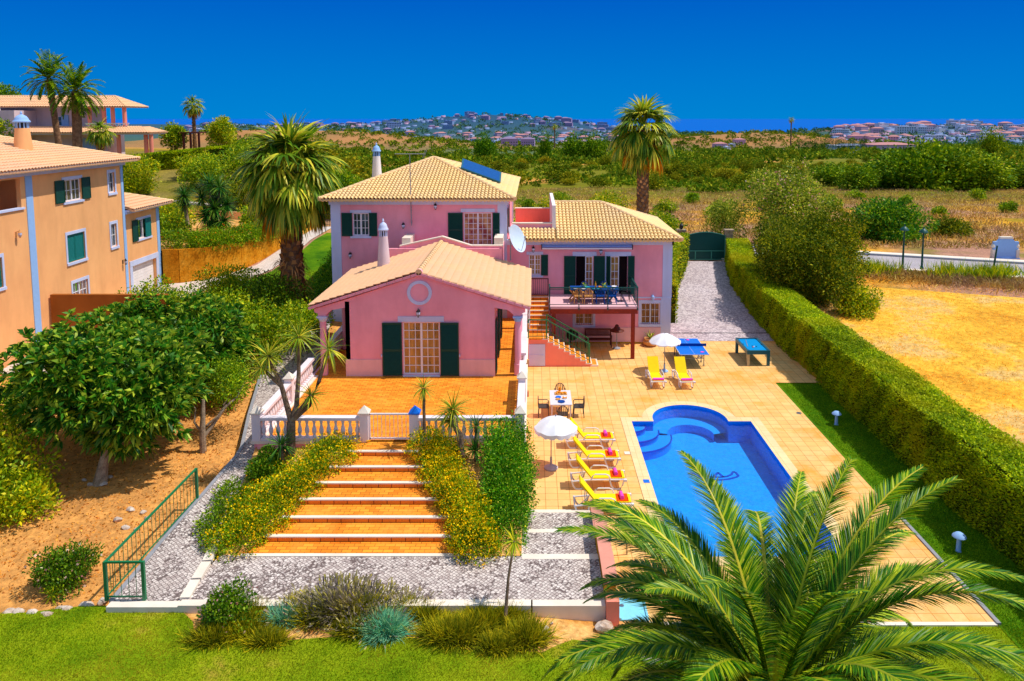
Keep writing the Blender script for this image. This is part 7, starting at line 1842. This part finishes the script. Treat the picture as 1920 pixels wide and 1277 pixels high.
# rocks and stones
def rock(label, x, y, z, sx, sy, sz, seed, group, name='boulder', cat='boulder', mat=None):
    rnd = random.Random(seed); bm = bmesh.new(); bmesh.ops.create_icosphere(bm, subdivisions=3, radius=1)
    a = [Vector((rnd.uniform(-1, 1), rnd.uniform(-1, 1), rnd.uniform(-1, 1))).normalized() for _ in range(9)]
    for v in bm.verts:
        d = v.co.normalized()
        for q in a:
            k = d.dot(q)
            if k > .62: d = d - q * (k - .62) * .9
        v.co = Vector((d.x * sx, d.y * sy, d.z * sz)) * (1 + .05 * math.sin(d.x * 9 + seed) * math.sin(d.y * 7))
    bmesh.ops.rotate(bm, verts=bm.verts, matrix=Matrix.Rotation(rnd.uniform(-.4, .4), 3, 'Z'))
    me = bpy.data.meshes.new(name); bm.to_mesh(me); bm.free(); me.materials.append(mat or m_rock)
    o = link(name, me); o.location = (x, y, z); return tag(o, label, cat, group)
for i, (px, py, sx, sy, sz, lab) in enumerate(((1052, 1166, .42, .22, .2, 'broad tan boulder before the landing end, left of the salmon pillar'), (1104, 1162, .38, .2, .2, 'broad tan boulder touching the salmon pillar'), (1010, 1162, .14, .3, .22, 'upright white boulder at the end of the landing kerb'), (1022, 1215, .16, .22, .12, 'low white boulder at the right lawn corner of the bed'), (1130, 1200, .28, .2, .18, 'white boulder under the date palm fronds left of the blue tray'), (1150, 1236, .2, .18, .16, 'small white boulder on the lawn under the date palm'), (1180, 1240, .4, .3, .26, 'large white boulder on the lawn under the date palm'), (1235, 1250, .5, .35, .3, 'largest white boulder half hidden by the date palm'), (1033, 1196, .06, .06, .05, 'tiny white stone on the lawn edge near the bed end'))):
    p = G(px, py, -.2); rock(lab, p.x, p.y, lawnz(p.x, p.y) + sz * .35, sx, sy, sz, i + 3, 'boulders by the lawn')
for i, (px, py, s) in enumerate(((14, 1151, .22), (36, 1149, .16), (58, 1152, .18), (88, 1154, .2), (120, 1144, .25), (160, 1137, .28), (192, 1128, .12))):
    p = G(px, py, .25); rock(['first pale edging stone from the left on the lawn border', 'second pale edging stone from the left on the lawn border', 'third pale edging stone from the left on the lawn border', 'fourth pale edging stone from the left on the lawn border', 'long flat fifth edging stone on the lawn border', 'largest edging stone, before the railing end on the lawn border', 'small grey edging stone touching the green railing post'][i], p.x, p.y, .27, s, .15, .11, i + 40, 'edging stones on the lawn border', 'edging_stone', 'stone')
for i, (px, py, s) in enumerate(((222, 965, .16), (245, 948, .17), (268, 952, .13), (276, 962, .12), (235, 978, .14), (256, 980, .1), (170, 905, .13), (192, 905, .16), (206, 892, .1), (158, 898, .1))):
    p = G(px, py, .6); rock('rough pale stone of the ring on the open soil' if i < 6 else 'pale blue shaded stone at the foot of the loquat trunk', p.x, p.y, gz(p.x, p.y) + .03, s, s * .8, s * .6, i + 60, 'stones of the ring on the soil' if i < 6 else 'stones round the loquat trunk', 'stone', 'stone')

# grass blades on the lawns and dry weeds (nobody could count them)
def blades(name, n, xf, zf, Ln, W, mat, up=1.4, seg=None):
    P = xf(n); z = np.full(len(P), zf) if isinstance(zf, float) else (zf(P[:, 0], P[:, 1]))
    P = np.column_stack([P, z]); D = RNG.normal(size=P.shape) * .55 + np.array([0, 0, up])
    return tag(np_mesh(name, leaf_quads(P, D, Ln * RNG.uniform(.5, 1.3, len(P)), W, RNG, .25).reshape(-1, 3), mat), kind='stuff')
lt = np.array(lawn_top)
def lawnz_v(x, y): return np.interp(x, [-30, -10, -5, -.5, 2.5, 6, 12], [.26, .3, .3, .26, .0, -.06, -.06]) - .03 * (18 - y) * .3
def lawn_pts(n):
    x = RNG.uniform(-16, 13.5, n); y = 18.3 - 3.4 * RNG.uniform(0, 1, n); k = y < np.interp(x, lt[:, 0], lt[:, 1]) - .02 + .06 * np.sin(x * 9) ; return np.column_stack([x, y])[k]
blades('lawn_grass', 150000, lawn_pts, lambda x, y: lawnz_v(x, y) + .02, .055, .014, lf_lawn)
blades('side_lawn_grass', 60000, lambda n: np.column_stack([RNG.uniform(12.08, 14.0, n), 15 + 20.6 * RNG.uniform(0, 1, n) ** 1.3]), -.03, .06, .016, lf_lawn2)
def weeds_pts(n):
    x = RNG.uniform(16, 62, n); y = 57.3 - .35 * (x - 23.2) - .7 - np.abs(RNG.normal(size=n)) * 1.5 ; return np.column_stack([x, y])
blades('dry_weeds', 26000, weeds_pts, terrain, .75, .07, lf_dry, 1.0)
def field_pts(n):
    x = RNG.uniform(-12, 130, n); y = 66 + 112 * RNG.uniform(0, 1, n) ** 1.3; k = (y > 65.5 - .35 * (x - 23.2)) & (pnoise(x, y, 9.) > .25); return np.column_stack([x, y])[k]
blades('dry_scrub', 90000, field_pts, terrain, .8, .10, lf_dry, 1.0)
def stubble(n):
    y = 14 + 40 * RNG.uniform(0, 1, n); x = 16 + RNG.uniform(0, 1, n) ** 1.3 * (12 + y * .55); k = y < 55.5 - .35 * (x - 23.2); return np.column_stack([x, y])[k]
blades('field_stubble', 50000, stubble, lambda x, y: terrain(x, y) + .05, .16, .03, M_leaf('straw_stubble', g(190, 134, 40), g(232, 178, 60), g(250, 212, 120), .2, .9, .02, .3), .7)
def litter(n):
    x = RNG.uniform(-20, -10.9, n); y = RNG.uniform(18.6, 34, n); return np.column_stack([x, y])
blades('fallen_leaves', 9000, litter, lambda x, y: terrain(x, y) + .01, .10, .05, M_leaf('dry_leaf_litter', g(120, 76, 30), g(176, 120, 54), g(216, 170, 100), .1, .9, .02, 1), .25)
tuftp = [(px, py) for px, py in ((1840, 500), (1880, 500), (1560, 505), (1610, 500), (1780, 500), (1650, 500))]
P = np.array([list(G(px + RNG.normal() * 22, 509 + RNG.normal() * 3 + (px - 1560) * .03, 1.5)) for px, py in tuftp for _ in range(420)])
v, f = strips(P, RNG.normal(size=P.shape) * .4 + np.array([0, 0, 1.4]), RNG.uniform(.5, 1.3, len(P)), .07, 3, .5, RNG)
tag(np_mesh('roadside_grass', v, lf_yshrub, faces=f), kind='stuff')

# ------------------------------------------------------------------ trees beyond the road
for nm, lb, ct, c, r, n, s, m_, fl, nf, tr in (
    ('broad_tree', 'broad olive green tree behind the hedge, right of the green drive gate', 'tree', (17.7, 47.8, 3.7), (3.6, 3.9, 3.8), 72000, .17, lf_pine, None, 0, .3),
    ('broad_tree', 'lower half hidden green tree between the broad olive tree and the road', 'tree', (20.0, 51.5, 3.0), (2.7, 2.6, 2.7), 24000, .18, lf_shrub, None, 0, .2),
    ('shrub', 'yellow green willowy bush at the end of the broad tree by the straw field', 'bush', (19.8, 44.8, 1.6), (1.5, 1.6, 1.5), 7000, .16, lf_yshrub, None, 0, .1),
    ('oleander', 'tall oleander with pale blossoms behind the broad tree, across the road', 'bush', (23.4, 68.0, 5.4), (4.0, 3.2, 4.0), 15000, .24, lf_olean, lf_pflower, 900, .2),
    ('shrub', 'light green bush left of the tall oleander by the drive gate', 'bush', (18.0, 69.5, 3.4), (2.2, 2, 2.3), 6500, .2, lf_olean, None, 0, .12),
    ('fig_tree', 'wide spreading fig tree with large leaves beside the road', 'tree', (34.5, 72.0, 2.7), (4.9, 3.6, 2.7), 15000, .30, lf_fig, None, 0, .25),
    ('shrub', 'low rounded green bush right of the fig tree on the dry field', 'bush', (43.2, 76, 1.6), (2.6, 1.8, 1.3), 5200, .24, lf_pine, None, 0, .1),
    ('shrub', 'low dark bush just behind the fig tree on the dry field', 'bush', (30.5, 80, 1.2), (2.8, 2.0, 1.3), 4500, .26, lf_shrub, None, 0, .1),
    ('oleander', 'white flowering oleander left of the roof of the pink villa', 'bush', (-13.6, 66, 4.8), (1.9, 2.0, 3.0), 7500, .22, lf_olean, lf_pflower, 420, .15),
    ('shrub', 'yellow green bush between the fan palm and the villa roof', 'bush', (-17.8, 71, 4.9), (2.6, 2.2, 2.0), 6500, .22, lf_yshrub, None, 0, .12),
    ('shrub', 'bushy light green tree directly behind the fire wall of the right wing', 'tree', (8.3, 84, 2.6), (2.7, 2.4, 2.6), 6500, .26, lf_yshrub, None, 0, .15),
    ('sapling', 'thin sapling with a bare stem left of the bushy light green tree', 'tree', (1.35, 80, 2.8), (1.5, 1.5, 2.2), 2300, .24, lf_yshrub, None, 0, .08),
    ('shrub', 'round bush at the foot of the tall fan palm behind the wing', 'bush', (13.4, 76, 1.9), (2.2, 2, 1.9), 5200, .24, lf_shrub, None, 0, .12),
    ('shrub', 'low green bush behind the roof terrace of the pink villa', 'bush', (-.6, 73, 2.0), (2.6, 1.8, 1.6), 5200, .22, lf_shrub, None, 0, .1),
    ('shrub', 'large pale green bush on the slope above the orange house', 'bush', (-44.5, 82, 6.6), (4.4, 2.6, 2.7), 11000, .26, lf_yshrub, None, 0, .12),
    ('shrub', 'green bush on the slope right of the large pale green one', 'bush', (-37.5, 84, 6.6), (2.8, 2.4, 2.4), 6500, .26, lf_shrub, None, 0, .12),
    ('shrub', 'big green bush on the slope just left of the fan palm', 'bush', (-32.0, 82, 6.8), (3.3, 2.6, 3.4), 8500, .26, lf_shrub, None, 0, .12),
    ('shrub', 'bush filling the planter behind the yuccas on the orange house side', 'bush', (-29.5, 60, 5.0), (2.6, 2.2, 1.5), 6500, .22, lf_yshrub, None, 0, .1),
    ('shrub', 'bush in the planter between the yucca clump and the oleander', 'bush', (-22.5, 61, 4.8), (2.0, 1.8, 1.2), 5000, .22, lf_shrub, None, 0, .1),
    ('shrub', 'low bush in the planter right behind the garage roof', 'bush', (-28.2, 56, 4.6), (2.2, 1.6, 1.1), 5000, .22, lf_fhedge, None, 0, .1),
    ('shrub', 'tall bush at the far side of the road behind the big fan palm', 'bush', (-26.5, 79, 6.2), (3.4, 2.4, 2.8), 8000, .26, lf_shrub, None, 0, .12),
    ('shrub', 'olive bush at the far side of the road left of the villa roof', 'bush', (-21.5, 82, 5.4), (3.0, 2.4, 2.4), 7000, .26, lf_fhedge, None, 0, .12),
    ('shrub', 'bush on the upper slope under the clipped hillside hedge', 'bush', (-40.5, 89, 7.4), (3.0, 2.0, 1.7), 6000, .26, lf_yshrub, None, 0, .12),
    ('shrub', 'bush on the upper slope at the right end of the clipped hillside hedge', 'bush', (-35.0, 93, 8.0), (3.2, 2.2, 2.2), 6500, .26, lf_shrub, None, 0, .12),
    ('shrub', 'bush on the crest of the slope above the big fan palm', 'bush', (-30.0, 97, 7.6), (3.4, 2.2, 2.4), 6500, .28, lf_yshrub, None, 0, .12),
    ('shrub', 'dark bush low on the slope behind the yuccas', 'bush', (-30, 75, 5.0), (3.2, 1.6, 1.6), 6000, .24, lf_pine, None, 0, .12),
    ('round_tree', 'rounded tree left of the dark pergola on the hillside', 'tree', (-52.2, 109, 10.2), (2.2, 2, 2.3), 6000, .3, lf_shrub, None, 0, .2),
    ('round_tree', 'rounded tree right of the dark pergola on the hillside', 'tree', (-45.2, 109, 10.8), (2.1, 2, 2.5), 6000, .3, lf_yshrub, None, 0, .2),
    ('round_tree', 'tree at the left end of the hillside villa, above the orange roof', 'tree', (-66, 90, 10.6), (3.4, 3, 3.0), 7500, .3, lf_shrub, None, 0, .2),
    ('round_tree', 'dark tree behind the left end of the hillside villa roof', 'tree', (-84, 118, 15.5), (5, 3, 2.8), 6000, .35, lf_dense, None, 0, .2)):
    lob = scatter_lobes(c, r, 16, RNG, .42, .95) + [(c[0], c[1], c[2] - r[2] * .1, r[0] * .66, r[1] * .66, r[2] * .7)]
    zb = gz(c[0], c[1]) - .2
    shrub(nm, lb, (c[0], c[1], zb), lob, n, s, m_, fl, nf, s * .7, ct, 'trees and bushes near the road', trunk=[([(c[0], c[1], zb), (c[0] + tr * .3, c[1], c[2])], [tr, tr * .5])])
for i, (px, Y, r) in enumerate(((985, 118, 1.6), (1060, 128, 2.0), (1120, 122, 1.3), (1250, 112, 1.9), (1300, 132, 1.5), (1345, 104, 1.6), (1560, 118, 1.8), (1610, 142, 1.5), (1700, 128, 1.3), (1840, 138, 1.6), (1895, 112, 1.2), (1770, 104, 1.0))):
    x = (px - 1000) * Y / 1400; c = (x, Y, gz(x, Y) + r * .55)
    lob = scatter_lobes(c, (r * 1.2, r, r * .75), 8, RNG, .5, .95)
    shrub('dry_field_bush', 'small loose green bush standing alone in the dry scrub field', c, lob, 1700, .3, lf_shrub if i % 2 else lf_fhedge, cat='bush', group='lone bushes in the dry field')
rng = np.random.default_rng(77)
P = resample([(-51.5, 93, 0), (-47, 93, 0), (-42, 94.5, 0), (-37.5, 97, 0)], 2000)
hn = 9000; k = rng.integers(0, 2000, hn); th_ = rng.uniform(0, 1, hn)
zb = terrain(P[k, 0], P[k, 1]); top = np.interp(P[k, 0], [-51.5, -37.5], [8.0, 9.4])
face = rng.random(hn) < .6
Q = np.column_stack([P[k, 0], P[k, 1] + np.where(face, 0, rng.uniform(0, 1.4, hn)), np.where(face, zb + (top - zb) * th_, top)])
D = np.where(face[:, None], [0, -1, .4], [0, 0, 1.]) + rng.normal(size=(hn, 3)) * .4
t_ = thing('clipped_hedge', 'clipped hedge sloping across the hillside below the cream villa', 'hedge', (-44.5, 94, 7))
np_mesh('foliage', leaf_quads(Q, D, .32 * rng.uniform(.6, 1.3, hn), .2, rng).reshape(-1, 3), lf_hedge, t_)
mb = MB(); mb.prism([(-51.4, 5.4), (-37.6, 5.4), (-37.6, 9.3), (-51.4, 7.9)], 94.6, 96, 'y'); mb.build('core', m_core, t_)

# crowns shared by the many trees of the plain
def crown_mesh(name, seed, n, size, mat, nl=9, r=(1, 1, .8), c=(0, 0, .75)):
    rng = np.random.default_rng(seed)
    lob = scatter_lobes(c, r, nl, rng, .5, .9) + [(c[0], c[1], c[2], r[0] * .7, r[1] * .7, r[2] * .7)]
    q = crown_leaves(lob, n, size, rng, .6, .3, .9, .3, .22)
    o = np_mesh(name, q.reshape(-1, 3), mat); me = o.data; bpy.data.objects.remove(o); return me
scrub = [crown_mesh('scrub_crown', 100 + i, 1700, .17, lf_scrub, 8 + i) for i in range(6)]
dense = [crown_mesh('evergreen_crown', 120 + i, 4200, .12, lf_dense, 15, (1, 1, .85), (0, 0, .8)) for i in range(3)]
tm = MB(); tm.tube([(0, 0, -.3), (0, 0, .5)], [.05, .03], 6); to = tm.build('trunk', m_bark); trunk_me = to.data; bpy.data.objects.remove(to)
def far_tree(name, label, cat, group, me, x, y, s, sz, with_trunk=False, rot=None):
    t_ = thing(name, label, cat, (x, y, gz(x, y)), group, RNG.uniform(0, 6.28) if rot is None else rot); t_.scale = (s, s, sz)
    o = bpy.data.objects.new('crown', me); COL.objects.link(o); o.parent = t_
    if with_trunk: o = bpy.data.objects.new('trunk', trunk_me); COL.objects.link(o); o.parent = t_
    return t_
k = 0
for px, py, Y, s, sz in ((1612, 352, 172, 5.2, 3.6), (1655, 350, 180, 6.4, 4.6), (1708, 352, 174, 6.8, 6.2), (1764, 354, 176, 7.8, 6.8), (1822, 356, 170, 6.8, 5.4), (1866, 352, 174, 5.8, 3.8), (1905, 350, 180, 6, 4), (1560, 345, 190, 5, 3.4), (1950, 350, 174, 6, 4.8), (1690, 345, 186, 6, 5.4), (1790, 345, 188, 6.5, 5.8)):
    x = (px - 1000) * Y / 1400
    far_tree('evergreen_tree', 'dense dark evergreen tree of the belt at the far side of the dry field', 'tree', 'evergreen belt beyond the dry field', dense[k % 3], x, Y, s, sz, True); k += 1
rng = np.random.default_rng(9); n = 0; tries = 0
while n < 285 and tries < 6000:
    tries += 1
    Y = 92 * (640 / 92) ** (rng.random() ** .85); px = rng.uniform(470, 1960); x = (px - 1000) * Y / 1400
    if px > 930 and Y < 172 + 14 * math.sin(px * .02): continue
    if px < 640 and Y < 150: continue
    if 1540 < px < 1960 and Y < 205: continue
    if math.sin(x * .045 + 1) * math.sin(Y * .03) > .55 and Y > 170: continue
    s = rng.uniform(1.5, 3.3) * (1 + Y / 1500); 
    far_tree('scrub_tree', 'rounded green tree among the scrub covering the plain behind the villa', 'tree', 'scrub trees on the plain', scrub[n % 6], x, Y, s, s * rng.uniform(.6, .9)); n += 1
# dark specimen trees and the cypress row in front of the town
cy_me = crown_mesh('cypress_crown', 300, 900, .22, lf_cypress, 6, (.9, .9, 4.2), (0, 0, 4.2))
for i in range(24):
    px = 1498 + i * 5.3 + RNG.normal() * .8; Y = 700 + RNG.normal() * 6; x = (px - 1000) * Y / 1400
    s = RNG.uniform(1.5, 2.0); far_tree('cypress', 'slender dark cypress of the row in front of the far town', 'tree', 'cypress row before the town', cy_me, x, Y, s, s * RNG.uniform(.85, 1.2))
for px, py, hgt, lab in ((908, 252, 15, 'dark umbrella shaped pine left of the pink far houses'), (1115, 240, 17, 'broad dark umbrella pine on the skyline left of the tall fan palm'), (1078, 240, 17, 'tall dark tree left of the umbrella pine on the skyline'), (1022, 245, 17, 'narrow dark tree on the skyline above the villa firewall'), (1862, 265, 16, 'dark round tree before the right end of the far town')):
    Y = 520; x = (px - 1000) * Y / 1400; far_tree('dark_tree', lab, 'tree', 'dark trees on the skyline', dense[1], x, Y, hgt * (.30 if 'narrow' in lab else .55), hgt * .75, True)
for px, py, lab in ((1484, 224, 'tiny far palm standing on the dry hill against the sea'), (1040, 236, 'tiny far palm on the skyline above the pink far houses')):
    Y = 900; c = AT(px, py, Y); b = (c[0], Y, gz(c[0], Y)); fan_palm(lab, b, (c[0], Y, max(c[2], b[2] + 9)), 2.0, 4.5, 16, 26, (.9, .7), .1, 8, (-50, 80), 'far palms', False)

# far woodland and low scrub, too dense to count: masses of small crowns
def wood(name, Y0, Y1, N_, thr, mat, per, s0, s1, px0=380, px1=2000, scale=120., flat=.8, seed=15):
    rng = np.random.default_rng(seed)
    Yw = Y0 * (Y1 / Y0) ** rng.random(N_); pw_ = rng.uniform(px0, px1, N_); Xw = (pw_ - 1000) * Yw / 1400
    town = (Yw > 1350) & (((pw_ > 1570) & (Yw < 2300)) | ((pw_ > 700) & (pw_ < 1190)))
    keep = (terrain(Xw, Yw) > -56) & (pnoise(Xw, Yw, scale) + rng.random(N_) * .5 > thr) & ~(town & (rng.random(N_) < .4)) & ~((Yw < 176 + 16 * np.sin(pw_ * .013)) & (pw_ > 930))
    Xw, Yw = Xw[keep], Yw[keep]; Zw = terrain(Xw, Yw); sw = rng.uniform(s0, s1, len(Xw)) * (1 + Yw / 2500)
    d = unit(rng.normal(size=(len(Xw) * per, 3)) * [1, 1, .8]); d[:, 2] = np.abs(d[:, 2]); R_ = np.repeat(sw, per)[:, None]
    P = np.repeat(np.column_stack([Xw, Yw, Zw + sw * .15]), per, 0) + d * R_ * rng.uniform(.6, 1, len(d))[:, None] * [1, 1, flat]
    tag(np_mesh(name, leaf_quads(P, d + rng.normal(size=d.shape) * .6, R_[:, 0] * .5, R_[:, 0] * .36, rng).reshape(-1, 3), mat), kind='stuff')
wood('low_scrub', 95, 420, 3200, .56, lf_wood, 60, .6, 1.9, 440, 1980, 30., .75, 16)
wood('woodland', 400, 1250, 3600, .52, lf_wood, 44, 2.0, 4.2, 380, 2000, 120., .8, 17)
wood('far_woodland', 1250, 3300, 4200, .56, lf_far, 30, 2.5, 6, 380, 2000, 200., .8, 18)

# far towns: every house its own object
m_farw = M_stucco('far_white_wall', srgb(206, 212, 234), .06); m_farp = M_stucco('far_pink_wall', srgb(210, 170, 196), .08); m_farroof = M_rooftile('far_roof', srgb(196, 140, 136), srgb(182, 122, 122), srgb(170, 130, 136))  # wall colours carry a painted bluish haze
def house_proto(w_, d_, h_, kind, wall):
    mb = MB(); mb.box(-w_/2, -d_/2, -2, w_/2, d_/2, h_)
    a = [mb]; r = MB()
    if kind == 'hip': r.raw([(-w_/2-.5, -d_/2-.5, h_), (w_/2+.5, -d_/2-.5, h_), (w_/2+.5, d_/2+.5, h_), (-w_/2-.5, d_/2+.5, h_), (-w_*.2, 0, h_+2.2), (w_*.2, 0, h_+2.2)], [(0,1,5,4),(1,2,5),(2,3,4,5),(3,0,4)])
    else: r.box(-w_/2-.3, -d_/2-.3, h_, w_/2+.3, d_/2+.3, h_ + .5); r.box(-w_*.3, -d_*.2, h_ + .5, w_*.1, d_*.2, h_ + 1.8)
    wn = MB()
    for i in range(int(w_ // 3)):
        for j in range(max(1, int(h_ // 3))): x = -w_/2 + 1.2 + i * 3; z = .9 + j * 3; wn.quad((x, -d_/2 - .04, z), (x + 1.3, -d_/2 - .04, z), (x + 1.3, -d_/2 - .04, z + 1.4), (x, -d_/2 - .04, z + 1.4))
    return (mb, r, wn, wall, m_farroof if kind == 'hip' else wall)
m_hzw = M_stucco('hazy_white_wall', srgb(140, 164, 206), .06); m_hzp = M_stucco('hazy_pink_wall', srgb(170, 146, 186), .08); m_hzroof = M_rooftile('hazy_roof', srgb(150, 128, 156), srgb(132, 112, 146), srgb(120, 120, 160))  # farther houses: haze painted in as bluer, duller colours
protos = []
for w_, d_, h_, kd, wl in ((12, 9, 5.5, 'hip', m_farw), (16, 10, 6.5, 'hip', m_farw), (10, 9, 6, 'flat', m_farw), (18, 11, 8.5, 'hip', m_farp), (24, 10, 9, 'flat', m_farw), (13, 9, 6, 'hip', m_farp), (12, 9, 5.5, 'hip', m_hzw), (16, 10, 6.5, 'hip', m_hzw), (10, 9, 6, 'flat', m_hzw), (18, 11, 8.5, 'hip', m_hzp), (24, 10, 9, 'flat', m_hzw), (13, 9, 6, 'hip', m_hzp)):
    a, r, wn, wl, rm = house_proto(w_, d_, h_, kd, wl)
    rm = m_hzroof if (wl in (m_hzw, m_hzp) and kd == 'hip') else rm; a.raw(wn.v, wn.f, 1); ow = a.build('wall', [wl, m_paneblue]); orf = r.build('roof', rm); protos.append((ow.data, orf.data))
    for o in (ow, orf): bpy.data.objects.remove(o)
def far_house(label, cat, name, x, y, i, s=1.0, sz=1.0, group='houses of the far towns', rz=None):
    t_ = thing(name, label, cat, (x, y, gz(x, y)), group, RNG.uniform(-.6, .6) if rz is None else rz); t_.scale = (s, s, sz * s)
    for nm, me in zip(('wall', 'roof'), protos[i]): o = bpy.data.objects.new(nm, me); COL.objects.link(o); o.parent = t_
    return t_
rng = np.random.default_rng(4); n = 0
def try_house(px0, px1, Y0, Y1, cnt, s0, s1, pw=1.0):
    global n
    for _ in range(cnt):
        Y = Y0 + (Y1 - Y0) * rng.random() ** pw; px = rng.uniform(px0, px1); x = (px - 1000) * Y / 1400
        if gz(x, Y) < -57: continue
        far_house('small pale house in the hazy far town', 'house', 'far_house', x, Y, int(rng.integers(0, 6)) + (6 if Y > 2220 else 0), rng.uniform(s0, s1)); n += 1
try_house(700, 1190, 2420, 3020, 60, 1.0, 1.7); try_house(760, 1160, 1500, 2200, 45, .9, 1.5); try_house(520, 760, 2300, 3000, 25, 1.2, 2.0)
try_house(1570, 1935, 1450, 2150, 112, 1.0, 1.8); try_house(1340, 1400, 900, 1000, 4, .7, .9); try_house(330, 520, 1900, 2500, 14, 1.0, 1.6)
for px, lab in ((1782, 'white hotel block, leftmost of the three on the far skyline'), (1804, 'white hotel block, middle of the three on the far skyline'), (1828, 'white hotel block with a roof mast, last of the three on the far skyline')):
    Y = 2250; x = (px - 1000) * Y / 1400; far_house(lab, 'hotel', 'hotel_block', x, Y, 4, 1.25, 2.3, 'white hotels on the skyline', 0)
far_house('long pink apartment block in the town above the villa roof', 'building', 'apartment_block', (955 - 1000) * 1000 / 1400, 1000, 9, 1.2, 1.0, None, 0.1)
far_house('second pink apartment block right of the long one above the villa roof', 'building', 'apartment_block', (990 - 1000) * 1000 / 1400, 1010, 9, 1.0, 1.1, None, -.1)
for i, (px, Y, s) in enumerate(((1600, 820, 2.2), (1665, 800, 2.6), (1385, 980, .8))):
    x = (px - 1000) * Y / 1400; far_house(['long pale warehouse left in front of the far town', 'long pale warehouse with a red roof edge before the far town', 'small bright pink house on the plain before the dry hill'][i], 'warehouse' if i < 2 else 'house', 'warehouse' if i < 2 else 'far_house', x, Y, 4 if i == 0 else 3, s, .4 if i < 2 else 1, None, .05)

# the rest of the far towns, hundreds of tiny houses: one mass
rng = np.random.default_rng(21); q = []; V_ = []
for px0, px1, Y0, Y1, cnt in ((560, 1190, 2300, 3060, 150), (740, 1170, 1350, 2300, 70), (1560, 1940, 1350, 2250, 330), (420, 700, 2500, 3000, 90)):
    Yh = rng.uniform(Y0, Y1, cnt); xh = (rng.uniform(px0, px1, cnt) - 1000) * Yh / 1400; zh = terrain(xh, Yh)
    for x, y, z in zip(xh, Yh, zh):
        if z < -57: continue
        w_, d_, h_ = rng.uniform(5, 11), rng.uniform(4, 7), rng.uniform(4, 7); b = len(V_)
        V_ += [(x-w_, y-d_, z-3), (x+w_, y-d_, z-3), (x+w_, y+d_, z-3), (x-w_, y+d_, z-3), (x-w_, y-d_, z+h_), (x+w_, y-d_, z+h_), (x+w_, y+d_, z+h_), (x-w_, y+d_, z+h_)]
        q += [(b, b+1, b+5, b+4), (b+1, b+2, b+6, b+5), (b+3, b, b+4, b+7), (b+4, b+5, b+6, b+7)]
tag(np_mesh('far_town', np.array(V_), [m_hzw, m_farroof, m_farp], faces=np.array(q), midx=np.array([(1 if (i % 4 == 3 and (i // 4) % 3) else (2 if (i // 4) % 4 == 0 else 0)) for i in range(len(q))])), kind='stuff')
